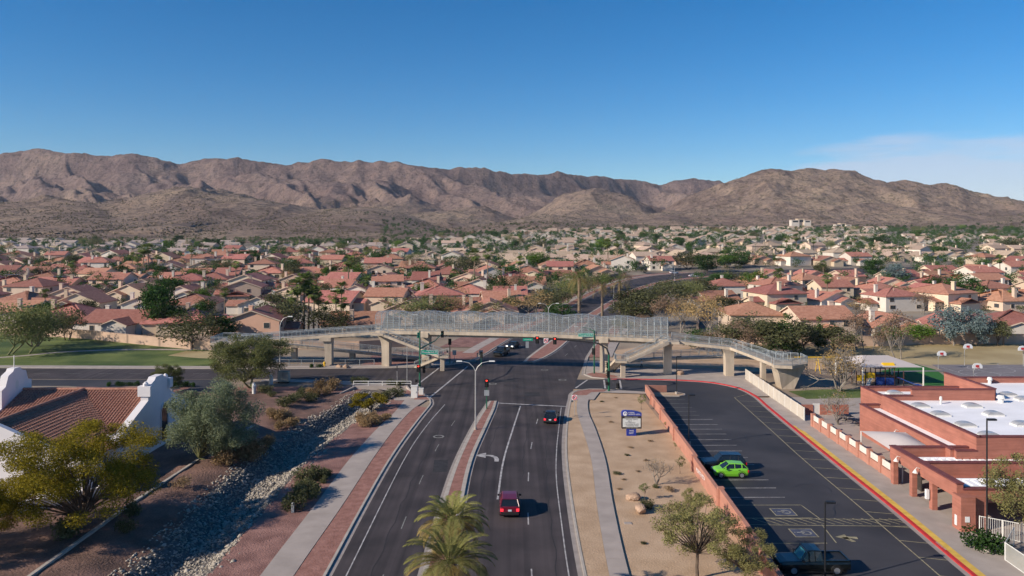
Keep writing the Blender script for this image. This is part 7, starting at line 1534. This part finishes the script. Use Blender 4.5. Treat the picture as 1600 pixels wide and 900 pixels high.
# ---- median palms
for (X, Y, v_, lb) in ((-4.1, 51.8, 0, 'feather palm in the near median, farther of the two'), (-3.7, 45.4, 1, 'feather palm in the near median at the bottom edge')):
    t = plant('date', Vector((X, Y, 0.16)), VAR['date'][v_][0]*(1.0 if v_ == 0 else 1.02), 'date_palm', lb, 'palm', 'feather palms in the near median', var=v_, rz=0.5+v_)
    o_ = npmesh('old_fronds', *OLD[v_], 'leaf_date_old', t)
far_dates = [(905, 497, 15.5, 'tall feather palm beyond the bridge, left of a pair on the avenue'), (941, 497, 13, 'thin feather palm beyond the bridge in the north median'), (968, 488, 12.5, 'thin feather palm in the north median near the lamp'), (1568, 541, 5.5, 'dark feather palm above the right end of the field wall')]
for x, y, h, lb in far_dates:
    p = PT(x, y); t = plant('datefar', p, h, 'date_palm', lb, 'palm', 'feather palms beyond the bridge'); npmesh('old_fronds', *OLD2, 'leaf_date_old', t)
# ---- picked-out trees of the middle distance: species, x, base y, height in pixels
def mid(key, x, y, hpx, name, label, cat='tree', wide=1.0, group=None, var=None):
    p = PT(x, y); hm = 17 if key == 'fanpalm' else (14 if p.y < 270 else 11); h = hpx/F*p.y
    if h > hm:                                              # too tall for its kind: it stands nearer, its foot hidden by roofs
        Ys = np.arange(140, p.y, 2.0); zt = CH-(y-hpx-HZ)/F*Ys-T((x-800)/F*Ys, Ys); k = np.nonzero(zt <= hm)[0]; Y = Ys[k[0]] if len(k) else p.y
        X = (x-800)/F*Y; p = Vector((X, Y, float(T(X, Y)))); h = hm
    return plant(key, p, h, name, label, cat, group, var, wide)
mid('paloverde', 12, 556, 82, 'park_tree', 'grey-green park tree at the left edge', wide=1.15); mid('paloverde', 45, 553, 80, 'park_tree', 'grey-green park tree with crossing trunks beside the picnic slab', wide=1.1); mid('olive', 55, 543, 62, 'park_tree', 'olive park tree behind the crossing trunks'); mid('olive', 103, 532, 52, 'park_tree', 'dark park tree casting shade on the block wall', wide=0.95); mid('olive', 302, 546, 62, 'park_tree', 'broad dark tree at the right end of the park wall', wide=1.3); mid('ficus', 345, 540, 52, 'park_tree', 'dense dark tree before the peach house', wide=1.1); mid('ficus', 277, 520, 44, 'park_tree', 'dark hedge-like tree behind the park wall', wide=1.2)
mid('ficus', 244, 520, 84, 'ficus_tree', 'tall double-headed dark ficus behind the park wall', wide=0.62, var=0); mid('ficus', 250, 512, 78, 'ficus_tree', 'rounded dark ficus crown above the park wall', wide=0.7, var=1)
for k, (x, y, h) in enumerate(((457, 520, 66), (466, 521, 84), (475, 520, 92), (482, 519, 80), (490, 521, 72), (498, 520, 62))): mid('fanpalm', x, y, h, 'fan_palm', 'slender fan palm in the tight clump, %s from left' % nth(k), 'palm', group='clump of fan palms by the ramp', wide=0.9)
for k, (x, y, h, lb) in enumerate(((525, 522, 68, 'fan palm right of the clump, before the brown gabled house'), (537, 520, 54, 'shorter fan palm by the brown gabled house'), (508, 516, 44, 'fan palm just right of the tight clump'), (572, 480, 46, 'fan palm standing above the long red roof'), (533, 500, 58, 'fan palm behind the brown gable house'), (544, 458, 58, 'tall fan palm amid red roofs left of centre'), (224, 432, 52, 'tall fan palm behind the white arched house, left'), (232, 430, 48, 'fan palm behind the white arched house, right'), (215, 436, 38, 'shorter fan palm by the white arched house'), (112, 442, 34, 'fan palm among roofs upper left'), (282, 468, 30, 'fan palm before the white driveway gable'), (368, 445, 36, 'fan palm behind red roofs left of the clump'), (741, 448, 62, 'fan palm left of the great pine group'), (762, 440, 50, 'fan palm between tan and red roofs'), (812, 445, 44, 'fan palm left of the bright green tree'), (950, 418, 46, 'tall fan palm before the big bright tree'), (965, 414, 40, 'fan palm right of the big bright tree'), (1292, 478, 50, 'tall thin fan palm among right-hand red roofs'), (1530, 483, 34, 'fan palm beside the white house on the right'), (1582, 484, 36, 'fan palm at the right edge among red roofs'), (1229, 400, 30, 'pair-like fan palm among tan roofs, right'), (1244, 400, 34, 'fan palm among tan roofs, farther right'))): mid('fanpalm', x, y, h, 'fan_palm', lb, 'palm', group='fan palms among the houses')
mid('olive', 425, 522, 56, 'roadside_tree', 'dark tree right of the peach house'); mid('olive', 445, 527, 62, 'roadside_tree', 'dark bushy tree left of the palm clump'); mid('olive', 515, 528, 52, 'roadside_tree', 'grey-green bush under the palm clump', wide=1.1); mid('paloverde', 640, 505, 40, 'roadside_tree', 'broad green tree behind the left part of the cage', wide=1.9); mid('paloverde', 690, 500, 40, 'roadside_tree', 'green feathery tree behind the cage left of the driveway', wide=1.6); mid('gold', 710, 480, 36, 'roadside_tree', 'olive-gold tree beside the red roofed driveway house', wide=1.6); mid('gold', 828, 500, 54, 'roadside_tree', 'golden-green tree behind the bridge cage centre', wide=1.5); mid('olive', 855, 490, 36, 'roadside_tree', 'dark green tree right of the golden one behind the cage', wide=1.2)
mid('paloverde', 905, 470, 50, 'roadside_tree', 'grey-green tree behind the tall feather palm', wide=1.3); mid('olive', 1010, 508, 52, 'roadside_tree', 'grey-brown bushy tree right of the avenue beyond the bridge', wide=1.4); mid('brown', 1040, 515, 58, 'roadside_tree', 'brown leafy tree beyond the right part of the cage', wide=1.2); mid('gold', 1065, 520, 66, 'roadside_tree', 'golden tree rising behind the right stair landing', wide=0.9); mid('gold', 1105, 530, 78, 'roadside_tree', 'golden leaning tree by the two-storey tan house', wide=0.9); mid('olive', 990, 490, 40, 'roadside_tree', 'olive bush where the avenue leaves the bridge, right', wide=1.6); mid('olive', 1095, 470, 34, 'roadside_tree', 'grey tree at the avenue bend on the right', wide=1.7)
mid('brown', 1150, 548, 52, 'park_tree', 'brown-leaved bushy tree before the tan house', wide=1.35); mid('olive', 1178, 545, 54, 'park_tree', 'dark olive tree left of the tall pine', wide=1.2); mid('pine', 1224, 556, 90, 'pine_tree', 'tall dense green pine right of the bridge end', wide=1.0); mid('pine', 1278, 548, 72, 'pine_tree', 'thin green pine before the two-storey red roof', wide=0.8); mid('brown', 1345, 548, 70, 'brown_tree', 'tall brown pine-like tree behind the swing set', wide=0.85); mid('brown', 1403, 562, 84, 'brown_tree', 'tall brown tree shading the dry field', wide=0.9); mid('bright', 1388, 540, 34, 'park_tree', 'bright green bush tree behind the field wall, left', wide=1.2); mid('bright', 1432, 539, 34, 'park_tree', 'yellow-green bush tree behind the field wall', wide=1.5); mid('euc', 1490, 540, 68, 'eucalyptus_tree', 'big blue-grey eucalyptus above the field wall', wide=1.05); mid('euc', 1528, 540, 62, 'eucalyptus_tree', 'blue-grey eucalyptus right of the biggest one', wide=0.8); mid('olive', 1558, 541, 42, 'eucalyptus_tree', 'small grey-green tree right of the eucalyptus pair'); mid('olive', 1185, 560, 24, 'park_tree', 'low olive bush tree at the bridge turn-round', wide=1.5); mid('brown', 1320, 556, 36, 'brown_tree', 'low brown tree between the pine and the swings', wide=1.4); mid('olive', 1255, 548, 44, 'park_tree', 'olive tree at the foot of the tall pine', wide=1.3)
NB = [('brown', 1112, 557, 42, 1.5), ('olive', 1136, 553, 46, 1.5), ('brown', 1166, 557, 48, 1.5), ('olive', 1202, 556, 56, 1.4), ('olive', 1243, 556, 56, 1.3), ('olive', 1302, 553, 46, 1.4), ('brown', 1368, 550, 42, 1.3), ('ficus', 1092, 548, 34, 1.4)]
for key, x, y, h, wd in NB: mid(key, x, y, h, 'roadside_bush', 'tall bush in the thicket right of the bridge, %s from the left' % nth(sorted(a[1] for a in NB).index(x)), wide=wd, group='thicket right of the bridge')
NL = [('ficus', 70, 505, 36, 1.2), ('olive', 135, 500, 32, 1.3), ('ficus', 320, 500, 34, 1.2), ('bright', 318, 478, 30, 1.2), ('olive', 430, 490, 34, 1.2), ('ficus', 600, 470, 26, 1.3), ('bright', 663, 470, 30, 1.2), ('olive', 500, 470, 30, 1.3), ('ficus', 395, 448, 24, 1.4), ('olive', 150, 452, 28, 1.3), ('ficus', 520, 436, 24, 1.4), ('olive', 40, 462, 26, 1.3), ('bright', 300, 446, 28, 1.4), ('ficus', 455, 428, 24, 1.5), ('olive', 345, 430, 26, 1.5), ('ficus', 590, 418, 26, 1.5), ('olive', 780, 470, 28, 1.4), ('ficus', 800, 440, 26, 1.4)]
for key, x, y, h, wd in NL: mid(key, x, y, h, 'garden_tree', 'sizeable garden tree left of the avenue, %s from the left of its kind' % nth(sorted(a[1] for a in NL).index(x)), wide=wd, group='sizeable garden trees, left')
mid('bright', 940, 392, 42, 'shade_tree', 'big bright green tree among tan roofs at centre right', wide=1.6); mid('bright', 842, 420, 32, 'shade_tree', 'bright green round tree above the avenue palms', wide=1.3); mid('olive', 715, 430, 44, 'shade_tree', 'tall ragged dark tree between red and tan roofs', wide=1.1); mid('olive', 735, 428, 46, 'shade_tree', 'dark ragged tree right of the tall ragged one', wide=1.0); mid('brown', 645, 428, 26, 'shade_tree', 'grey leafless tree above the centre red roofs', wide=1.7); mid('brown', 695, 424, 22, 'shade_tree', 'grey-brown leafless tree right of the centre red roofs', wide=1.6)
mid('ficus', 1333, 412, 34, 'shade_tree', 'round dark green tree above right-hand red roofs', wide=1.1); mid('euc', 1400, 445, 40, 'shade_tree', 'grey-green tree amid right-hand red roofs', wide=1.1); mid('ficus', 1460, 458, 28, 'shade_tree', 'dark green tree before the red gables at right', wide=1.4); mid('olive', 1075, 420, 36, 'shade_tree', 'dark olive tree at the far bend of the avenue', wide=1.4); mid('ficus', 1105, 425, 34, 'shade_tree', 'dark trees mass right of the far bend', wide=1.6); mid('ficus', 1150, 418, 34, 'shade_tree', 'dark round tree before the tan roofs right of the bend', wide=1.4); mid('olive', 1580, 392, 34, 'shade_tree', 'dense olive tree at the upper right edge', wide=1.9); mid('ficus', 1375, 385, 26, 'shade_tree', 'dark tree left of the long hillside house', wide=1.8); mid('ficus', 203, 422, 26, 'shade_tree', 'round dark tree upper left among red roofs', wide=1.3); mid('ficus', 180, 438, 26, 'shade_tree', 'dark tree left of the white arched house', wide=1.7)
AV = [('olive', 1035, 482, 42, 1.6), ('olive', 1062, 472, 38, 1.7), ('brown', 1085, 466, 36, 1.5), ('ficus', 1122, 456, 32, 1.5), ('olive', 1145, 452, 30, 1.6), ('bright', 1183, 455, 34, 1.2), ('olive', 985, 507, 38, 1.6), ('brown', 1002, 522, 34, 1.5), ('olive', 968, 524, 30, 1.4), ('gold', 1091, 500, 44, 1.3), ('olive', 1130, 492, 30, 1.5),
      ('olive', 862, 480, 32, 1.5), ('paloverde', 887, 474, 36, 1.5), ('gold', 920, 457, 28, 1.6), ('olive', 946, 453, 26, 1.7), ('brown', 976, 447, 22, 1.7), ('ficus', 872, 505, 32, 1.5), ('olive', 800, 492, 30, 1.5), ('paloverde', 760, 505, 34, 1.4)]
for key, x, y, h, wd in AV: mid(key, x, y, h, 'roadside_tree', 'bushy tree along the avenue beyond the bridge, %s from the left' % nth(sorted(a[1] for a in AV).index(x)), wide=wd, group='bushy trees along the avenue')
# ---- trees filling the subdivision
spec = ['ficus', 'olive', 'bright', 'paloverde', 'fanpalm', 'brown', 'fanpalm', 'olive', 'ficus', 'paloverde', 'gold', 'cypress']
desc = {'ficus': 'dense dark green tree', 'olive': 'dull olive tree', 'bright': 'fresh green tree', 'paloverde': 'feathery pale green tree', 'fanpalm': 'slim fan palm', 'brown': 'bare grey-brown tree', 'gold': 'yellowish thin tree', 'cypress': 'narrow dark cypress'}
fill = {}
def zone(u, Y): 
    X = (u-800)/F*Y; a = 'left of the avenue' if sideof(X, Y) == 'left' else 'right of the avenue'
    b = 'among near roofs' if Y < 330 else 'among middle roofs' if Y < 520 else 'among far roofs' if Y < 760 else 'below the hills'
    return b+' '+a
tries = 0; nfill = 0
while nfill < 205 and tries < 6000:
    tries += 1; Y = 235+(1230-235)*rng.random()**0.85; u = rng.uniform(-10, 1610); X = (u-800)/F*Y
    if roadd(X, Y) < 9 or (on(LE, min(Y, 460)) < X < on(RE, min(Y, 440)) and Y < 440): continue
    if u < 640 and Y > 900: continue
    if not clear(X, Y, 7.5): continue
    k = rng.choice(spec); h = {'fanpalm': rng.uniform(8, 14), 'cypress': rng.uniform(5, 8)}.get(k, rng.uniform(6, 10.5)); taken.append((X, Y))
    if k == 'fanpalm' and Y > 800: k = 'ficus'; h = 7
    nfill += 1; fill.setdefault((k, zone(u, Y)), []).append((u, X, Y, h))
for (k, z), lst in fill.items():
    for i, (u, X, Y, h) in enumerate(sorted(lst)):
        plant(k, Vector((X, Y, float(T(X, Y)))), h, 'fan_palm' if k == 'fanpalm' else 'garden_tree', ('%s %s, %s from the left' % (desc[k], z, nth(i))) if len(lst) > 1 else '%s %s, the only one there' % (desc[k], z), 'palm' if k == 'fanpalm' else 'tree', 'garden trees of the subdivision', wide=rng.uniform(1.0, 1.5) if k != 'fanpalm' else 1.0)
n = 2200; Ys = nrg.uniform(235, 1300, n); us = nrg.uniform(-20, 1620, n); Xs = (us-800)/F*Ys; 
k = np.array([roadd(a, b) > 7 and not (on(LE, min(b, 460)) < a < on(RE, min(b, 440)) and b < 440) for a, b in zip(Xs, Ys)]) & ~((us < 560) & (Ys > 930)); tk = np.array(taken)
k &= np.array([((tk-np.array([a, b]))**2).sum(1).min() > 70 for a, b in zip(Xs, Ys)]); pts = np.stack([Xs, Ys, T(Xs, Ys)], -1)[k]
V, Fc = [], []; rs = np.random.default_rng(5); off_ = 0
v, f = leaves(pts+np.array([0, 0, 1.6]), rs.uniform(1.2, 3.4, len(pts)), 90*len(pts), 0.34, rs, 0.75)
tag(npmesh('garden_hedges', v, f, 'leaf_olive'), 'low hedges and garden shrubs between the houses', 'hedge', kind='stuff')
# trees past the three hundred picked out: crowns of several clumps among the farther roofs
n = 2300; Ys = 300+900*nrg.uniform(0, 1, n)**0.8; us = nrg.uniform(-20, 1620, n); Xs = (us-800)/F*Ys
k = np.array([roadd(a, b) > 8 and not (on(LE, min(b, 460)) < a < on(RE, min(b, 440)) and b < 440) and ((tk-np.array([a, b]))**2)  .sum(1).min() > 42 for a, b in zip(Xs, Ys)]) & ~((us < 600) & (Ys > 900))
C, Rd = [], []
for X, Y in zip(Xs[k], Ys[k]):
    h = rs.uniform(4.5, 9)
    for q in range(6): C.append((X+rs.normal(0, 1.5), Y+rs.normal(0, 1.5), float(T(X, Y))+h*rs.uniform(.35, .85))); Rd.append(rs.uniform(1.2, 2.6))
v, f = leaves(C, Rd, 55*len(C), 0.33, rs, 0.8)
tag(npmesh('distant_garden_trees', v, f, 'leaf_ficus'), 'smaller dark trees scattered among the farther roofs', 'trees', kind='stuff')
n = 240; Ys = nrg.uniform(1180, 1420, n); us = nrg.uniform(560, 1640, n); Xs = (us-800)/F*Ys; hz_, _ = hills(us, Ys); pts = np.stack([Xs, Ys, np.maximum(T(Xs, Ys), hz_-1)+2.0], -1); v, f = leaves(pts, rs.uniform(1.8, 4.5, n), 90*n, 0.6, rs, 0.7)
tag(npmesh('far_treeline', v, f, 'leaf_ficus'), 'far belt of dark trees where the town meets the hills', 'trees', kind='stuff')
# ---- shrubs in the foreground beds
def bush(key, x, y, d, name, label, group=None, h=None): 
    p = g3(x, y); o = plant(key, p, 1.0, name, label, 'bush', group); s = d/F*p.y/1.5; o.scale = (s, s, (h or 1.25)*s); return o
B1 = [(503, 610, 22), (519, 609, 24), (488, 618, 16), (497, 620, 15), (509, 616, 16)]
for k, (x, y, d) in enumerate(B1): bush('sh_brown', x, y, d, 'desert_bush', 'tan desert bush left of the culvert, %s from left of the group' % nth(sorted(b[0] for b in B1).index(x)), 'tan bushes by the culvert')
B2 = [(430, 662, 26), (443, 660, 24), (452, 668, 22), (425, 655, 18), (437, 671, 18)]
for x, y, d in B2: bush('sh_brown', x, y, d, 'desert_bush', 'tan bush in the cluster left of the shaded wash, %s from left' % nth(sorted(b[0] for b in B2).index(x)), 'tan bushes left of the wash')
B3 = [(563, 664, 24), (575, 668, 20), (590, 662, 20), (600, 657, 16), (583, 657, 18)]
for x, y, d in B3: bush('sh_brown', x, y, d, 'desert_bush', 'tan bush between wash and sidewalk, %s from left' % nth(sorted(b[0] for b in B3).index(x)), 'tan bushes right of the wash')
B4 = [(482, 752, 34), (500, 750, 26), (512, 745, 18), (505, 756, 14)]
for x, y, d in B4: bush('sh_green', x, y, d, 'desert_bush', 'olive bush at the sidewalk edge, %s from left of the upper group' % nth(sorted(b[0] for b in B4).index(x)), 'olive bushes at the sidewalk')
B5 = [(460, 795, 36), (478, 780, 34), (490, 772, 28), (470, 770, 28)]
for x, y, d in B5: bush('sh_green', x, y, d, 'desert_bush', 'dark bush overhanging the left sidewalk, %s from left of the lower group' % nth(sorted(b[0] for b in B5).index(x)), 'dark bushes at the sidewalk')
B6 = [(375, 722, 40), (400, 716, 44), (352, 730, 30), (418, 700, 26)]
for x, y, d in B6: bush('sh_brown', x, y, d, 'desert_bush', 'dry brown bush left of the stony bank, %s from left' % nth(sorted(b[0] for b in B6).index(x)), 'brown bushes below the grey-green tree')
B7 = [(448, 640, 24), (462, 632, 18), (470, 625, 18), (485, 628, 20), (413, 617, 18), (424, 624, 12), (556, 600, 16), (571, 600, 14), (611, 604, 16), (625, 607, 16), (602, 623, 22), (620, 620, 20)]
for x, y, d in B7: bush('sh_green', x, y, d, 'round_bush', 'dark round bush around the wash head, %s from left' % nth(sorted(b[0] for b in B7).index(x)), 'dark round bushes round the wash head')
B8 = [(170, 603, 9), (182, 603, 9), (191, 603, 9), (202, 603, 9), (214, 603, 9), (268, 605, 9), (277, 605, 12), (289, 605, 12), (299, 605, 9)]
for x, y, d in B8: bush('sh_ball', x, y, d, 'clipped_bush', 'clipped round bush before the cream planter wall, %s from left' % nth(sorted(b[0] for b in B8).index(x)), 'clipped bushes along the planter wall')
for x, y, d, key, lb in ((170, 530, 14, 'sh_ball', 'dark bush on the lawn edge before the park wall'), (206, 533, 14, 'sh_red', 'crimson bush before the park wall'), (224, 535, 22, 'sh_pale', 'pale leafless bush right of the crimson one'), (242, 537, 16, 'sh_ball', 'round dark bush right of the pale leafless one'), (1535, 862, 50, 'sh_ball', 'large clipped round bush beside the white picket fence'), (487, 575, 9, 'sh_ball', 'dark bush left of the fire hydrant'), (499, 575, 9, 'sh_ball', 'dark bush just beside the fire hydrant'), (601, 572, 10, 'sh_brown', 'brown bush behind the left bridge pier'), (1233, 462, 16, 'sh_red', 'crimson bougainvillea beside a house right of the avenue'), (105, 850, 44, 'sh_green', 'spiky grey-green bush beside the concrete edging'), (195, 840, 26, 'sh_green', 'small shaded bush right of the concrete edging'), (205, 815, 30, 'sh_green', 'shaded bush at the bend of the concrete edging'), (285, 770, 30, 'sh_pale', 'dry pale bush at the edging end'), (1010, 795, 20, 'sh_green', 'small green bush behind the two boulders'), (1045, 768, 16, 'sh_pale', 'pale twiggy bush in the sand near the wall')):
    bush(key, x, y, d, 'garden_bush', lb)
# saplings and tufts in the sand bed
SP = [(1002, 640, 30, 'sapling behind the monument sign'), (1008, 782, 36, 'sapling beside the far boulder'), (1062, 740, 34, 'thin sapling by the fourth wall section'), (1018, 628, 10, 'tiny sapling at the first wall section'), (1030, 643, 12, 'tiny sapling at the second wall section'), (1040, 668, 12, 'tiny sapling at the wall left of the third section'), (1055, 703, 14, 'small sapling by the wall below the third section')]
for x, y, h, lb in SP: p = g3(x, y); plant('sapling', p, h/F*p.y, 'sapling', 'slender '+lb, 'sapling', 'saplings in the sand bed')
p = g3(1027, 757); plant('bare', p, 3.3, 'bare_shrub', 'leafless pinkish shrub in the sand bed', 'shrub', wide=1.2)
TF = [(965, 741, 12), (997, 737, 8), (975, 750, 8), (1033, 829, 10), (1006, 850, 10), (1010, 720, 9), (980, 712, 8), (955, 660, 8), (985, 700, 9), (1016, 690, 9), (1024, 762, 12), (940, 628, 6), (962, 622, 6), (1048, 790, 12), (968, 765, 9), (1060, 815, 12)]
for k, (x, y, d) in enumerate(sorted(TF)): bush('sh_pale' if k % 3 else 'sh_green', x, y, d, 'sand_tuft', 'low dry tuft in the sand bed, %s from left' % nth(k), 'dry tufts in the sand', h=0.6)
# boulders
import bmesh
def boulder(x, y, d, lb, sd):
    p = g3(x, y); bm = bmesh.new(); bmesh.ops.create_icosphere(bm, subdivisions=3, radius=1); rs = np.random.default_rng(sd); pl_ = [(Vector(rs.normal(0, 1, 3)).normalized(), rs.uniform(.62, .9)) for _ in range(12)]
    for v_ in bm.verts:
        for nrm, dd in pl_:
            k_ = v_.co.dot(nrm)-dd
            if k_ > 0: v_.co -= nrm*k_
    me = bpy.data.meshes.new('boulder'); bm.to_mesh(me); bm.free(); me.materials.append(MATS['boulder']); o_ = bpy.data.objects.new('boulder', me); col.objects.link(o_); s = d/F*p.y/2; o_.scale = (s*1.1, s*0.9, s*0.75); o_.location = p+Vector((0, 0, s*0.4)); o_.rotation_euler.z = sd; tag(o_, lb, 'boulder', 'boulders in the sand bed')
boulder(989, 781, 22, 'reddish angular boulder in the sand, upper left of two', 3); boulder(1001, 801, 24, 'tan rounded boulder in the sand, lower right of two', 5)
boulder(1062, 586, 16, 'pale boulder beside the right stair pier', 8); boulder(530, 575, 10, 'pale flat rock behind the guard fence, left', 9); boulder(541, 575, 12, 'pale flat rock behind the guard fence, right', 11)
bpy.data.batch_remove(PROTO)

# ------------------------------------------------------------------ the air between here and the hills
hz = MB(); hz.box(-4600, 4600, -120, 5200, -30, 480); ho = hz.build('haze', 'dirt'); ho.data.materials.clear()
hm = bpy.data.materials.new('haze_air'); hm.use_nodes = True; hn = hm.node_tree.nodes; hn.clear(); po = hn.new('ShaderNodeOutputMaterial'); pv = hn.new('ShaderNodeVolumePrincipled')
pv.inputs['Color'].default_value = (0.82, 0.86, 1.0, 1); pv.inputs['Density'].default_value = 0.00004; pv.inputs['Anisotropy'].default_value = 0.0; hm.node_tree.links.new(pv.outputs[0], po.inputs['Volume'])
ho.data.materials.append(hm); tag(ho, 'thin blue-grey haze in front of the hills', 'haze', kind='stuff')
